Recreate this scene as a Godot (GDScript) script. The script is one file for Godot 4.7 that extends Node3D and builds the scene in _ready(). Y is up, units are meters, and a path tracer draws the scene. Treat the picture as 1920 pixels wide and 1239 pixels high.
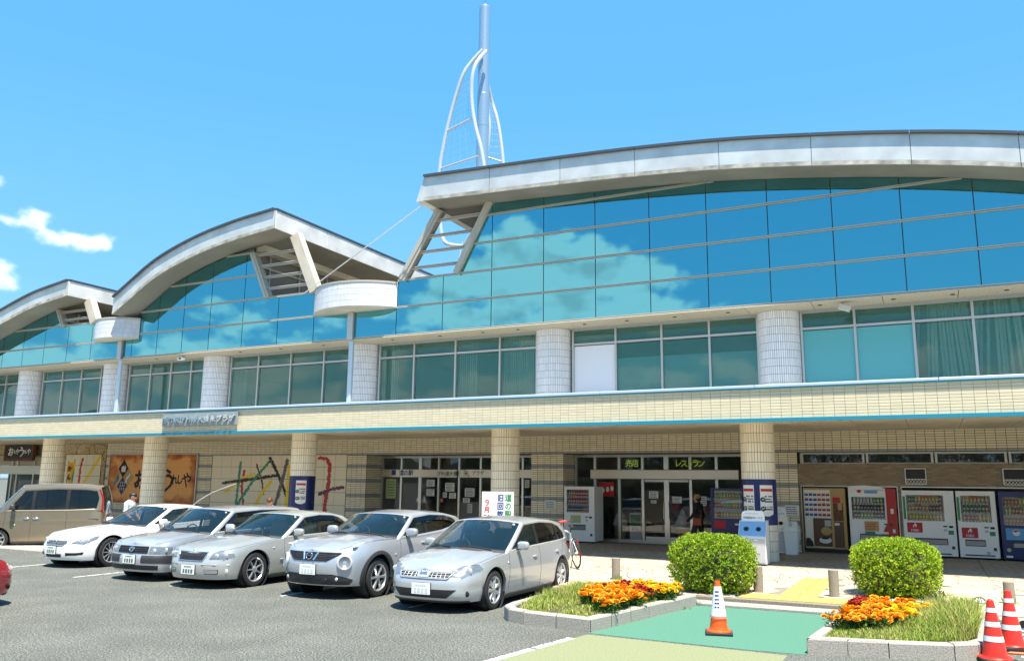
extends Node3D
# A roadside station hall seen across its car park on a bright summer noon.

const WALL := -26.0      # lower wall and upper window plane
const UPW := -26.4       # upper windows
const GLASS := -25.1     # curtain wall plane
const FASC := -24.0      # front of the arched roofs
const EDGE := -20.2      # front of the canopy
const FLOOR := 0.12      # pavement level
const SOFFIT := 3.6
const COL_X := [-32.55, -26.53, -19.27, -11.48, -4.04, 3.5]
const UP_X := [-45.6, -39.65, -33.45, -27.1, -19.4, -11.35, -3.85, 3.6]

var M := {}
var used := {}
var rng := RandomNumberGenerator.new()

# ---------------------------------------------------------------- mesh builder
class Mb:
	var v := PackedVector3Array()
	var n := PackedVector3Array()
	var c := PackedColorArray()
	var uv := PackedVector2Array()
	var col := Color.WHITE
	func tri(a: Vector3, b: Vector3, d: Vector3) -> void:
		var q := (d - a).cross(b - a).normalized()
		v.append(a); v.append(b); v.append(d)
		for i in 3:
			n.append(q); c.append(col); uv.append(Vector2.ZERO)
	func quad(a: Vector3, b: Vector3, d: Vector3, e: Vector3) -> void:   # clockwise seen from the front
		tri(a, b, d); tri(a, d, e)
	func quad_uv(a: Vector3, b: Vector3, d: Vector3, e: Vector3, u0: Vector2, u1: Vector2) -> void: # a = lower left, b = upper left, d = upper right, e = lower right
		quad(a, b, d, e)
		var k := uv.size() - 6
		uv[k] = Vector2(u0.x, u1.y); uv[k + 1] = Vector2(u0.x, u0.y); uv[k + 2] = Vector2(u1.x, u0.y)
		uv[k + 3] = Vector2(u0.x, u1.y); uv[k + 4] = Vector2(u1.x, u0.y); uv[k + 5] = Vector2(u1.x, u1.y)
	func hexa(p: Array) -> void:   # 0-3 bottom ring, 4-7 top ring, both anticlockwise seen from above
		quad(p[4], p[7], p[6], p[5]); quad(p[0], p[1], p[2], p[3])
		for i in 4:
			var j := (i + 1) % 4
			quad(p[i], p[i + 4], p[j + 4], p[j])
	func box(m: Vector3, s: Vector3, b := Basis.IDENTITY) -> void:
		var h := s * 0.5
		var p := []
		for y in [-1, 1]:
			for q in [[-1, 1], [1, 1], [1, -1], [-1, -1]]:
				p.append(m + b * Vector3(q[0] * h.x, y * h.y, q[1] * h.z))
		hexa(p)
	func bev(m: Vector3, s: Vector3, r: float, b := Basis.IDENTITY) -> void:   # box with chamfered edges
		var h := s * 0.5
		var i := h - Vector3(r, r, r)
		for ax in 3:
			var a1 := (ax + 1) % 3
			var a2 := (ax + 2) % 3
			for sg in [-1.0, 1.0]:
				var q := []
				for k in [[-1, -1], [1, -1], [1, 1], [-1, 1]]:
					var t := Vector3.ZERO
					t[ax] = sg * h[ax]; t[a1] = k[0] * i[a1]; t[a2] = k[1] * i[a2]
					q.append(m + b * t)
				if sg > 0: quad(q[3], q[2], q[1], q[0])
				else: quad(q[0], q[1], q[2], q[3])
			for s1 in [-1.0, 1.0]:
				for s2 in [-1.0, 1.0]:
					var q := []
					for k in [[0, -1], [1, -1], [1, 1], [0, 1]]:
						var t := Vector3.ZERO
						t[ax] = k[1] * i[ax]
						t[a1] = s1 * (h[a1] if k[0] == 0 else i[a1])
						t[a2] = s2 * (i[a2] if k[0] == 0 else h[a2])
						q.append(m + b * t)
					if s1 * s2 < 0: quad(q[3], q[2], q[1], q[0])
					else: quad(q[0], q[1], q[2], q[3])
		for s1 in [-1.0, 1.0]:
			for s2 in [-1.0, 1.0]:
				for s3 in [-1.0, 1.0]:
					var x := m + b * Vector3(s1 * h.x, s2 * i.y, s3 * i.z)
					var y := m + b * Vector3(s1 * i.x, s2 * h.y, s3 * i.z)
					var z := m + b * Vector3(s1 * i.x, s2 * i.y, s3 * h.z)
					if s1 * s2 * s3 > 0: tri(x, z, y)
					else: tri(x, y, z)
	func prism(poly: PackedVector2Array, z0: float, z1: float, at := Transform3D.IDENTITY) -> void:  # xy polygon pushed along z
		var p := poly.duplicate()
		if not Geometry2D.is_polygon_clockwise(p): p.reverse()
		var t := Geometry2D.triangulate_polygon(p)
		for k in range(0, t.size(), 3):
			var a: Vector2 = p[t[k]]
			var b: Vector2 = p[t[k + 1]]
			var d: Vector2 = p[t[k + 2]]
			if (b - a).cross(d - a) > 0:
				var w := b
				b = d; d = w
			tri(at * Vector3(a.x, a.y, z1), at * Vector3(b.x, b.y, z1), at * Vector3(d.x, d.y, z1))
			tri(at * Vector3(a.x, a.y, z0), at * Vector3(d.x, d.y, z0), at * Vector3(b.x, b.y, z0))
		# the flag is_polygon_clockwise runs in a y-down frame; walls are wound by signed area instead
		var area := 0.0
		for k in p.size(): area += p[k].cross(p[(k + 1) % p.size()])
		for k in p.size():
			var a: Vector2 = p[k]
			var b: Vector2 = p[(k + 1) % p.size()]
			if area < 0:
				var w := a
				a = b; b = w
			quad(at * Vector3(a.x, a.y, z0), at * Vector3(a.x, a.y, z1), at * Vector3(b.x, b.y, z1), at * Vector3(b.x, b.y, z0))
	func slab(poly: PackedVector2Array, y0: float, y1: float) -> void:   # xz polygon pushed along y
		prism(poly, y0, y1, Transform3D(Basis(Vector3(1, 0, 0), Vector3(0, 0, 1), Vector3(0, 1, 0)), Vector3.ZERO))
	func lathe(prof: Array, seg: int, at := Transform3D.IDENTITY, a0 := 0.0, a1 := TAU) -> void:  # [radius, y] from bottom to top, smooth
		for j in prof.size() - 1:
			var p: Vector2 = Vector2(prof[j][0], prof[j][1])
			var q: Vector2 = Vector2(prof[j + 1][0], prof[j + 1][1])
			var d := (q - p).normalized()
			for i in seg:
				var t0 := a0 + (a1 - a0) * i / seg
				var t1 := a0 + (a1 - a0) * (i + 1) / seg
				var e0 := Vector3(sin(t0), 0, cos(t0))
				var e1 := Vector3(sin(t1), 0, cos(t1))
				var k := v.size()
				quad(at * (e0 * p.x + Vector3.UP * p.y), at * (e0 * q.x + Vector3.UP * q.y), at * (e1 * q.x + Vector3.UP * q.y), at * (e1 * p.x + Vector3.UP * p.y))
				var n0 := (at.basis * (e0 * d.y + Vector3.DOWN * d.x)).normalized()
				var n1 := (at.basis * (e1 * d.y + Vector3.DOWN * d.x)).normalized()
				n[k] = n0; n[k + 1] = n0; n[k + 2] = n1; n[k + 3] = n0; n[k + 4] = n1; n[k + 5] = n1
	func tube(pts: Array, r: float, seg := 8, r_end := -1.0) -> void:
		var side := Vector3.ZERO
		var rings := []
		for i in pts.size():
			var d: Vector3 = (pts[mini(i + 1, pts.size() - 1)] - pts[maxi(i - 1, 0)]).normalized()
			if side == Vector3.ZERO: side = d.cross(Vector3.UP if absf(d.y) < 0.9 else Vector3.RIGHT).normalized()
			side = (side - d * side.dot(d)).normalized()
			var up := side.cross(d)
			var rr := r if r_end < 0 else lerpf(r, r_end, float(i) / (pts.size() - 1))
			var ring := []
			for k in seg:
				var a := TAU * k / seg
				ring.append([pts[i], side * cos(a) + up * sin(a), rr])
			rings.append(ring)
		for i in pts.size() - 1:
			for k in seg:
				var j := (k + 1) % seg
				var q := [rings[i][k], rings[i][j], rings[i + 1][j], rings[i + 1][k]]
				var o := v.size()
				quad(q[0][0] + q[0][1] * q[0][2], q[1][0] + q[1][1] * q[1][2], q[2][0] + q[2][1] * q[2][2], q[3][0] + q[3][1] * q[3][2])
				for w in [[0, 0], [1, 1], [2, 2], [3, 0], [4, 2], [5, 3]]: n[o + w[0]] = q[w[1]][1]
		for e in [0, pts.size() - 1]:
			for k in range(1, seg - 1):
				var q: Array = rings[e]
				var a: Vector3 = q[0][0] + q[0][1] * q[0][2]
				var b: Vector3 = q[k][0] + q[k][1] * q[k][2]
				var d: Vector3 = q[k + 1][0] + q[k + 1][1] * q[k + 1][2]
				if e == 0: tri(a, d, b)
				else: tri(a, b, d)
	func grid(g: Array, flip := false) -> void:   # rows of points, smooth
		var R := g.size()
		var C: int = g[0].size()
		var nn := []
		for i in R:
			var row := PackedVector3Array()
			for j in C:
				var du: Vector3 = g[i][mini(j + 1, C - 1)] - g[i][maxi(j - 1, 0)]
				var dv: Vector3 = g[mini(i + 1, R - 1)][j] - g[maxi(i - 1, 0)][j]
				var q := du.cross(dv)
				if q.length() < 1e-9:
					du = g[i][mini(j + 1, C - 1)] - g[i][maxi(j - 1, 0)] + Vector3(1e-5, 0, 0)
					q = (g[mini(i + 1, R - 1)][mini(j + 1, C - 1)] - g[maxi(i - 1, 0)][maxi(j - 1, 0)]).cross(g[mini(i + 1, R - 1)][maxi(j - 1, 0)] - g[maxi(i - 1, 0)][mini(j + 1, C - 1)])
				row.append(q.normalized() * (-1.0 if flip else 1.0))
			nn.append(row)
		for i in R - 1:
			for j in C - 1:
				var k := v.size()
				if flip:
					quad(g[i][j], g[i][j + 1], g[i + 1][j + 1], g[i + 1][j])
					for w in [[0, i, j], [1, i, j + 1], [2, i + 1, j + 1], [3, i, j], [4, i + 1, j + 1], [5, i + 1, j]]: n[k + w[0]] = nn[w[1]][w[2]]
				else:
					quad(g[i][j], g[i + 1][j], g[i + 1][j + 1], g[i][j + 1])
					for w in [[0, i, j], [1, i + 1, j], [2, i + 1, j + 1], [3, i, j], [4, i + 1, j + 1], [5, i, j + 1]]: n[k + w[0]] = nn[w[1]][w[2]]
				for w in [[0, j, i], [1, j + (1 if flip else 0), i + (0 if flip else 1)], [2, j + 1, i + 1], [3, j, i], [4, j + 1, i + 1], [5, j + (0 if flip else 1), i + (1 if flip else 0)]]:
					uv[k + w[0]] = Vector2(float(w[1]) / (C - 1), float(w[2]) / (R - 1))
	func ball(m: Vector3, r: Vector3, seg := 12, rows := 8, b := Basis.IDENTITY, sq := 1.0) -> void:   # sq below 1 squares the ellipsoid off
		var g := []
		var pw := func(x: float) -> float: return signf(x) * pow(absf(x), sq)
		for i in rows + 1:
			var a := PI * i / rows
			var row := PackedVector3Array()
			for j in seg + 1:
				var t := TAU * j / seg
				row.append(m + b * Vector3(pw.call(sin(a)) * pw.call(sin(t)) * r.x, pw.call(cos(a)) * r.y, pw.call(sin(a)) * pw.call(cos(t)) * r.z))
			g.append(row)
		var k := v.size()
		grid(g, true)
		var inv := b.inverse()
		for q in range(k, v.size()):
			var d := inv * (v[q] - m)
			var e := 2.0 / sq - 1.0
			n[q] = (b * Vector3(signf(d.x) * pow(absf(d.x / r.x), e) / r.x, signf(d.y) * pow(absf(d.y / r.y), e) / r.y, signf(d.z) * pow(absf(d.z / r.z), e) / r.z)).normalized()
	func add(o: Mb, t := Transform3D.IDENTITY) -> void:
		for i in o.v.size():
			v.append(t * o.v[i]); n.append((t.basis * o.n[i]).normalized()); c.append(o.c[i]); uv.append(o.uv[i])
	func mesh() -> ArrayMesh:
		var a := []
		a.resize(Mesh.ARRAY_MAX)
		a[Mesh.ARRAY_VERTEX] = v; a[Mesh.ARRAY_NORMAL] = n; a[Mesh.ARRAY_COLOR] = c; a[Mesh.ARRAY_TEX_UV] = uv
		var m := ArrayMesh.new()
		if v.size() > 0: m.add_surface_from_arrays(Mesh.PRIMITIVE_TRIANGLES, a)
		return m

# ---------------------------------------------------------------- scene helpers
func numbered(s: String) -> String:
	var k: int = used.get(s, -1) + 1
	used[s] = k
	return s if k == 0 else "%s_%03d" % [s, k]

func tag(o: Node, label: String, category: String, group := "", kind := "") -> Node:
	if label: o.set_meta("label", label)
	if category: o.set_meta("category", category)
	if group: o.set_meta("group", group)
	if kind: o.set_meta("kind", kind)
	return o

func thing(called: String, label: String, category: String, at := Vector3.ZERO, turn := 0.0, group := "") -> Node3D:
	var o := Node3D.new()
	o.name = numbered(called)
	add_child(o)
	o.position = at
	o.rotation.y = turn
	tag(o, label, category, group)
	return o

func part(parent: Node, called: String, mb, m, label := "", kind := "") -> MeshInstance3D:
	var o := MeshInstance3D.new()
	o.name = called
	o.mesh = mb.mesh() if mb is Mb else mb
	o.material_override = M[m] if m is String else m
	if label: o.set_meta("label", label)
	if kind: o.set_meta("kind", kind)
	parent.add_child(o, true)
	return o

func solo(called: String, mb, m, label: String, category: String, group := "", kind := "") -> MeshInstance3D:
	var o := part(self, numbered(called), mb, m)
	tag(o, label, category, group, kind)
	return o

func struct(called: String, mb, m) -> MeshInstance3D:
	var o := part(self, numbered(called), mb, m)
	o.set_meta("kind", "structure")
	return o

func boxm(c: Vector3, s: Vector3, r := 0.0) -> Mb:
	var b := Mb.new()
	if r > 0: b.bev(c, s, r)
	else: b.box(c, s)
	return b

func V(x: float, y: float, z: float) -> Vector3: return Vector3(x, y, z)

# ---------------------------------------------------------------- materials
func sm(called: String, r: float, g: float, b: float, rough := 0.6, metal := 0.0, spec := 0.5) -> StandardMaterial3D:  # linear base colour
	var m := StandardMaterial3D.new()
	m.albedo_color = Color(r, g, b).linear_to_srgb()
	m.roughness = rough
	m.metallic = metal
	m.metallic_specular = spec
	M[called] = m
	return m

func glassy(called: String, r: float, g: float, b: float, a: float, metal := 0.0, rough := 0.02) -> StandardMaterial3D:
	var m := sm(called, r, g, b, rough, metal)
	m.transparency = BaseMaterial3D.TRANSPARENCY_ALPHA
	m.albedo_color.a = a
	return m

func noise_img(seed_: int, freq: float, size: int, lo: float, hi: float, oct := 4, kind := FastNoiseLite.TYPE_SIMPLEX_SMOOTH) -> Image:
	var f := FastNoiseLite.new()
	f.seed = seed_
	f.frequency = freq
	f.noise_type = kind
	f.fractal_octaves = oct
	var im := f.get_seamless_image(size, size)
	im.convert(Image.FORMAT_RGB8)
	var d := im.get_data()
	for i in d.size(): d[i] = int(clampf(lo + (hi - lo) * d[i] / 255.0, 0, 1) * 255.0)
	return Image.create_from_data(size, size, false, Image.FORMAT_RGB8, d)

func grain(m: StandardMaterial3D, im: Image, scale: float, rel: Image = null, cm := 0.0, world := true) -> void:
	m.albedo_texture = ImageTexture.create_from_image(im)
	m.uv1_triplanar = true
	m.uv1_world_triplanar = world
	m.uv1_scale = Vector3.ONE * scale
	if rel:
		m.heightmap_enabled = true
		m.heightmap_texture = ImageTexture.create_from_image(rel)
		m.heightmap_scale = cm

func asphalt_img(size: int) -> Image:      # aggregate of light and dark chips
	var d := PackedByteArray()
	d.resize(size * size * 3)
	var r := RandomNumberGenerator.new()
	r.seed = 5
	var f := FastNoiseLite.new()
	f.seed = 2
	f.frequency = 0.22
	f.fractal_octaves = 2
	var im := f.get_seamless_image(size, size)
	var q := im.get_data()
	for i in size * size:
		var k := 0.30 + 0.74 * q[i] / 255.0 + r.randf_range(-0.16, 0.16)
		if r.randf() > 0.93: k += 0.2
		var w := r.randf_range(-0.02, 0.02)
		d[i * 3] = int(clampf(k + w, 0, 1) * 255); d[i * 3 + 1] = int(clampf(k + 0.005, 0, 1) * 255); d[i * 3 + 2] = int(clampf(k - w - 0.015, 0, 1) * 255)
	return Image.create_from_data(size, size, false, Image.FORMAT_RGB8, d)

func make_materials() -> void:
	var cloudy := noise_img(3, 0.012, 256, 0.84, 1.0)
	var fine := noise_img(8, 0.09, 256, 0.78, 1.0, 3)
	var rough := noise_img(11, 0.2, 256, 0.0, 1.0, 2)
	var asp := asphalt_img(768)
	var m := sm("asphalt", 0.32, 0.33, 0.305, 0.92, 0.0, 0.3)
	grain(m, asp, 0.19, asp, 0.5)
	m.detail_enabled = true
	m.detail_blend_mode = BaseMaterial3D.BLEND_MODE_MUL
	m.detail_albedo = ImageTexture.create_from_image(noise_img(21, 0.012, 256, 0.87, 1.0, 5))
	m = sm("green_paint", 0.105, 0.265, 0.185, 0.85, 0.0, 0.3); grain(m, noise_img(31, 0.3, 256, 0.80, 1.0, 3), 0.45, asp, 0.2)
	m = sm("olive_paint", 0.30, 0.33, 0.18, 0.9, 0.0, 0.3); grain(m, noise_img(33, 0.3, 256, 0.74, 1.0, 4), 0.45, asp, 0.2)
	m = sm("road_paint", 0.72, 0.73, 0.72, 0.8); grain(m, fine, 0.8)
	m = sm("kerb", 0.62, 0.58, 0.51, 0.9, 0.0, 0.3); grain(m, noise_img(41, 0.16, 256, 0.55, 1.0, 4), 1.1, rough, 0.25)
	m = sm("flag", 1, 1, 1, 0.85, 0.0, 0.3); m.vertex_color_use_as_albedo = true; grain(m, noise_img(43, 0.03, 256, 0.72, 1.0, 5), 0.7, rough, 0.15)
	m = sm("joint", 0.30, 0.27, 0.21, 0.95); grain(m, fine, 1.0)
	m = sm("tactile", 0.70, 0.50, 0.13, 0.8); grain(m, fine, 1.3)
	m = sm("granite", 0.62, 0.54, 0.43, 0.9); grain(m, noise_img(47, 0.25, 256, 0.4, 1.0, 3), 2.4, rough, 0.5)
	m = sm("tile", 1, 1, 1, 0.38); m.vertex_color_use_as_albedo = true
	m = sm("grout", 0.10, 0.085, 0.06, 0.95)
	m = sm("grout_light", 0.30, 0.29, 0.25, 0.95)
	m = sm("beige", 0.62, 0.56, 0.42, 0.7); grain(m, fine, 0.6)
	m = sm("soffit", 0.76, 0.69, 0.53, 0.45); grain(m, cloudy, 0.13)
	m = sm("cream_metal", 0.62, 0.57, 0.47, 0.5); grain(m, cloudy, 0.2)
	m = sm("end_white", 0.80, 0.80, 0.77, 0.5); grain(m, cloudy, 0.2)
	m = sm("roofing", 0.50, 0.50, 0.48, 0.9); grain(m, cloudy, 0.2)
	m = sm("teal", 0.015, 0.22, 0.33, 0.45)
	m = sm("coping", 0.50, 0.60, 0.68, 0.4, 0.25)
	m = sm("fascia", 0.74, 0.76, 0.73, 0.42, 0.4); grain(m, noise_img(51, 0.02, 256, 0.86, 1.0, 5), 0.16)
	m = sm("flashing", 0.05, 0.07, 0.09, 0.45)
	m = sm("drip", 0.62, 0.60, 0.52, 0.5); grain(m, noise_img(53, 0.02, 256, 0.62, 1.0, 4), 0.35)
	m = sm("roof_under", 0.25, 0.24, 0.195, 0.7); grain(m, cloudy, 0.15)
	m = sm("mirror_glass", 0.14, 0.425, 0.485, 0.012, 1.0)
	m = sm("mull", 0.50, 0.46, 0.38, 0.4, 0.3)
	m = sm("mull_dark", 0.02, 0.025, 0.03, 0.4)
	glassy("win_glass", 0.07, 0.25, 0.20, 0.22, 0.14, 0.01)
	glassy("door_glass", 0.015, 0.025, 0.02, 0.12, 0.0, 0.01)
	sm("frost", 0.10, 0.40, 0.45, 0.4)
	sm("white_board", 0.72, 0.76, 0.84, 0.5)
	sm("dark_room", 0.22, 0.21, 0.19, 0.9)
	sm("room_wall", 0.34, 0.35, 0.32, 0.9)
	sm("blind", 0.34, 0.52, 0.42, 0.8)
	sm("alu", 0.52, 0.52, 0.50, 0.35, 0.6)
	sm("steel", 0.60, 0.58, 0.53, 0.28, 0.9)
	m = sm("steel_band", 0.62, 0.56, 0.46, 0.3, 0.7)
	sm("chrome", 0.8, 0.82, 0.84, 0.08, 1.0)
	sm("white_pipe", 0.70, 0.72, 0.74, 0.22, 0.45)
	sm("mast", 0.36, 0.50, 0.60, 0.3, 0.55)
	sm("black", 0.012, 0.012, 0.013, 0.5)
	sm("rubber", 0.02, 0.02, 0.021, 0.8)
	sm("dark_plastic", 0.03, 0.031, 0.034, 0.6)
	sm("white", 0.78, 0.78, 0.77, 0.45)
	sm("paper", 0.74, 0.74, 0.70, 0.8)
	sm("grey_paint", 0.44, 0.46, 0.47, 0.5)
	sm("ink", 0.015, 0.015, 0.02, 0.7)
	sm("ink_blue", 0.02, 0.05, 0.25, 0.6)
	sm("ink_red", 0.45, 0.02, 0.03, 0.6)
	sm("ink_green", 0.03, 0.24, 0.09, 0.6)
	sm("lime", 0.62, 0.85, 0.10, 0.5)
	sm("navy", 0.010, 0.018, 0.115, 0.35)
	sm("red_paint", 0.40, 0.008, 0.012, 0.25)
	sm("blue_bin", 0.22, 0.45, 0.72, 0.45)
	sm("gold", 0.45, 0.29, 0.10, 0.4)
	m = sm("brown_brick", 1, 1, 1, 0.85); m.vertex_color_use_as_albedo = true; grain(m, fine, 1.4)
	m = sm("rough_stone", 1, 1, 1, 0.9); m.vertex_color_use_as_albedo = true; grain(m, noise_img(61, 0.05, 256, 0.6, 1.0, 5), 0.7, rough, 0.4)
	m = sm("wood", 0.20, 0.08, 0.025, 0.6); grain(m, noise_img(63, 0.03, 256, 0.55, 1.0, 4), 1.2)
	m = sm("leaf", 1, 1, 1, 0.55, 0.0, 0.35); m.vertex_color_use_as_albedo = true; m.backlight_enabled = true; m.backlight = Color(0.35, 0.45, 0.08)
	m = sm("petal", 1, 1, 1, 0.75); m.vertex_color_use_as_albedo = true; m.backlight_enabled = true; m.backlight = Color(0.4, 0.25, 0.04)
	m = sm("any", 1, 1, 1, 0.5); m.vertex_color_use_as_albedo = true
	m = sm("any_gloss", 1, 1, 1, 0.18); m.vertex_color_use_as_albedo = true
	m = sm("soil", 0.10, 0.075, 0.045, 0.95); grain(m, noise_img(67, 0.1, 256, 0.5, 1.0, 4), 1.0)
	m = sm("bark", 0.11, 0.08, 0.05, 0.9); grain(m, fine, 3.0)
	m = sm("hill", 0.035, 0.06, 0.03, 1.0); grain(m, noise_img(69, 0.03, 256, 0.4, 1.0, 5), 0.01)
	m = sm("skin", 0.50, 0.26, 0.17, 0.5); m.subsurf_scatter_enabled = true; m.subsurf_scatter_strength = 0.15
	sm("hair", 0.012, 0.009, 0.008, 0.5)
	sm("hair_brown", 0.09, 0.035, 0.018, 0.5)
	m = sm("cloth", 1, 1, 1, 0.9); m.vertex_color_use_as_albedo = true
	sm("cone_orange", 0.75, 0.10, 0.012, 0.4)
	sm("cone_red", 0.66, 0.032, 0.018, 0.35)
	sm("cone_white", 0.72, 0.78, 0.78, 0.4)
	glassy("lens", 0.02, 0.02, 0.02, 0.10, 0.0, 0.02)
	sm("lamp_silver", 0.66, 0.67, 0.66, 0.3, 0.35)
	sm("tail_red", 0.35, 0.006, 0.01, 0.12)
	glassy("car_glass", 0.012, 0.03, 0.03, 0.42, 0.0, 0.01)
	glassy("tint_glass", 0.004, 0.005, 0.005, 0.86, 0.0, 0.01)
	sm("seat", 0.08, 0.085, 0.085, 0.9)
	sm("seat_light", 0.30, 0.30, 0.28, 0.9)
	sm("dash", 0.045, 0.05, 0.055, 0.7)
	for p in [["paint_silver", 0.50, 0.52, 0.52], ["paint_silver_warm", 0.49, 0.50, 0.47], ["paint_silver_cool", 0.46, 0.48, 0.50], ["paint_grey_silver", 0.44, 0.47, 0.50], ["paint_white", 0.80, 0.80, 0.76], ["paint_taupe", 0.22, 0.185, 0.13], ["paint_red", 0.36, 0.006, 0.015]]:
		m = sm(p[0], p[1], p[2], p[3], 0.35, 0.0 if p[0] in ["paint_white", "paint_red"] else 0.45)
		m.clearcoat_enabled = true
		m.clearcoat = 1.0
		m.clearcoat_roughness = 0.03

# ---------------------------------------------------------------- brush lettering, strokes on a 100 by 100 field
const GLYPH := {
	"の": "52,18 42,62 28,82 14,70 16,44 36,22 62,18 84,34 86,60 70,84 54,90", "び": "14,22 44,16 28,40 22,66 36,86 58,80 66,54 66,24 84,50/76,12 82,24/88,8 94,20",
	"わ": "28,8 28,92/8,32 42,28 12,72/30,60 56,38 80,42 86,66 64,88", "大": "10,36 90,36/50,8 48,44 12,92/50,44 90,92", "米": "50,8 50,94/8,48 92,48/22,16 36,38/78,16 64,38/46,52 10,84/54,52 90,84",
	"プ": "14,24 74,24 66,60 30,90/84,8 94,16 86,26 76,18 84,8", "ラ": "22,14 76,14/14,36 84,36 74,66 36,92", "ザ": "8,34 78,34/28,12 28,62/60,12 60,50 52,76 32,92/80,8 86,20/92,4 98,16",
	"売": "14,18 86,18/50,4 50,34/24,34 76,34/10,62 10,48 90,48 90,62/38,56 34,78 10,94/62,56 62,88 92,90 92,74", "店": "50,4 50,16/12,18 92,18/20,18 18,60 6,94/56,28 56,60/56,42 86,42/34,60 82,60 82,92 34,92 34,60",
	"レ": "24,10 24,86 60,70 86,40", "ス": "16,18 78,18 60,54 12,90/56,58 88,90", "ト": "36,8 36,94/38,40 76,60", "ン": "14,20 40,36/14,88 54,74 88,28",
	"旧": "18,8 18,94/38,14 88,14 88,90 38,90 38,14/38,52 88,52", "回": "10,10 90,10 90,92 10,92 10,10/34,34 66,34 66,66 34,66 34,34", "月": "26,8 26,60 10,94/26,8 80,8 80,94 68,90/26,34 80,34/26,58 80,58",
	"9": "76,40 60,52 36,50 24,34 36,14 60,10 78,26 78,56 66,84 34,90", "3": "22,18 50,8 74,22 68,42 44,48 74,56 78,78 50,92 20,82", "0": "50,8 26,28 26,72 50,92 74,72 74,28 50,8",
	"道": "52,4 58,14/80,2 74,14/38,16 96,16/66,16 62,28/48,28 86,28 86,76 48,76 48,28/48,44 86,44/48,60 86,60/10,8 22,20/6,38 24,38 24,72 8,86/24,76 44,90 96,90",
	"駅": "10,8 10,60/10,8 46,8/10,26 44,26/10,42 44,42/28,8 28,60/10,60 48,60 44,94/8,72 4,90/18,72 18,88/30,72 32,86/58,10 92,10 92,44 58,44/58,10 58,60 48,94/74,44 96,94",
	"湖": "6,12 18,22/4,38 16,46/4,92 20,60/28,28 58,28/43,8 43,52/30,52 56,52 56,82 30,82 30,52/66,12 66,66 58,94/66,12 92,12 92,94/66,38 92,38/66,62 92,62",
	"橋": "18,4 18,96/2,28 34,28/18,34 4,64/20,38 32,52/86,4 46,12/40,24 96,24/66,10 40,42/66,24 94,42/54,34 80,34 80,48 54,48 54,34/42,94 42,56 92,56 92,94/56,68 78,68 78,84 56,84 56,68",
	"数": "26,4 26,48/4,22 48,22/24,22 6,46/28,24 46,44/26,50 10,80 40,94/4,62 48,62/60,6 54,40/56,24 96,24/84,24 74,66 50,94/58,40 72,70 96,94",
	"分": "38,6 28,34 6,54/60,6 72,34 96,54/24,50 78,50 70,90 60,88/46,50 38,76 16,94", "別": "12,10 50,10 50,38 12,38 12,10/6,54 54,54 48,88/30,38 24,68 6,92/70,12 70,70/90,6 90,92 78,88",
	"収": "12,14 12,66 36,58/34,6 34,94/46,18 90,18 78,56 42,94/54,34 68,66 96,94", "ボ": "10,32 90,32/50,10 50,92 40,88/28,50 14,78/70,50 86,78/78,6 84,18/90,4 96,14", "ッ": "18,46 26,64/42,40 48,58/82,42 74,70 42,94",
	"ク": "42,8 32,34 10,54/38,24 84,24 74,60 28,94", "お": "12,30 60,26/36,8 36,80 20,88 12,74 40,54 70,54 84,70 66,90 50,90/72,18 88,34", "い": "16,20 18,60 28,80 38,66/72,24 84,60", "し": "28,8 26,66 40,88 64,84 84,62",
	"や": "8,46 60,26 84,34 82,52 62,60/50,8 60,26/26,20 52,94", "う": "34,8 62,20/18,40 56,32 78,46 70,74 40,96", "れ": "26,8 26,94/6,32 40,28 8,76 50,34 66,34 64,76 76,84 94,72",
	"か": "8,36 58,32 56,70 42,88/34,8 26,56 8,88/70,26 90,54", "ん": "48,8 12,90 36,56 50,62 54,84 68,86 90,62", "き": "18,24 76,18/14,42 82,36/42,6 66,62 40,56/24,70 34,88 70,90",
	"ら": "34,8 60,20/26,34 22,66 54,50 78,60 74,84 40,94", "ょ": "58,30 84,28/54,12 54,80 36,90 28,78 44,68 82,88",
}

func glyph(b: Mb, ch: String, at: Vector3, size: float, width: float, depth := 0.0, basis := Basis.IDENTITY) -> void:  # at = lower left corner, facing basis z
	if not GLYPH.has(ch): return
	var lift := 0.0
	for stroke in GLYPH[ch].split("/"):
		var pts := []
		for p in stroke.split(" "):
			var q: PackedStringArray = p.split(",")
			pts.append(Vector2(float(q[0]) / 100.0, 1.0 - float(q[1]) / 100.0) * size)
		for i in pts.size() - 1:
			var a: Vector2 = pts[i]
			var e: Vector2 = pts[i + 1]
			var d := (e - a).normalized() * width * 0.5
			var o := d.orthogonal()
			a -= d * 0.6; e += d * 0.6
			lift += 0.00025
			var z := Vector3(0, 0, depth + lift)
			var q := [a - o, a + o, e + o, e - o]
			var w := []
			for k in q: w.append(at + basis * (Vector3(k.x, k.y, 0) + z))
			if (q[1] - q[0]).cross(q[2] - q[1]) > 0: w.reverse()
			b.quad(w[0], w[1], w[2], w[3])
			if depth > 0:
				for k in 4:
					var x: Vector3 = w[k]
					var y: Vector3 = w[(k + 1) % 4]
					b.quad(x, x - basis.z * (depth + lift), y - basis.z * (depth + lift), y)

func text(b: Mb, s: String, at: Vector3, size: float, width: float, pitch := 1.05, depth := 0.0, basis := Basis.IDENTITY, down := false) -> void:
	for i in s.length():
		glyph(b, s[i], at + basis * (Vector3(0, -i * size * pitch, 0) if down else Vector3(i * size * pitch, 0, 0)), size, width, depth, basis)

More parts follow.
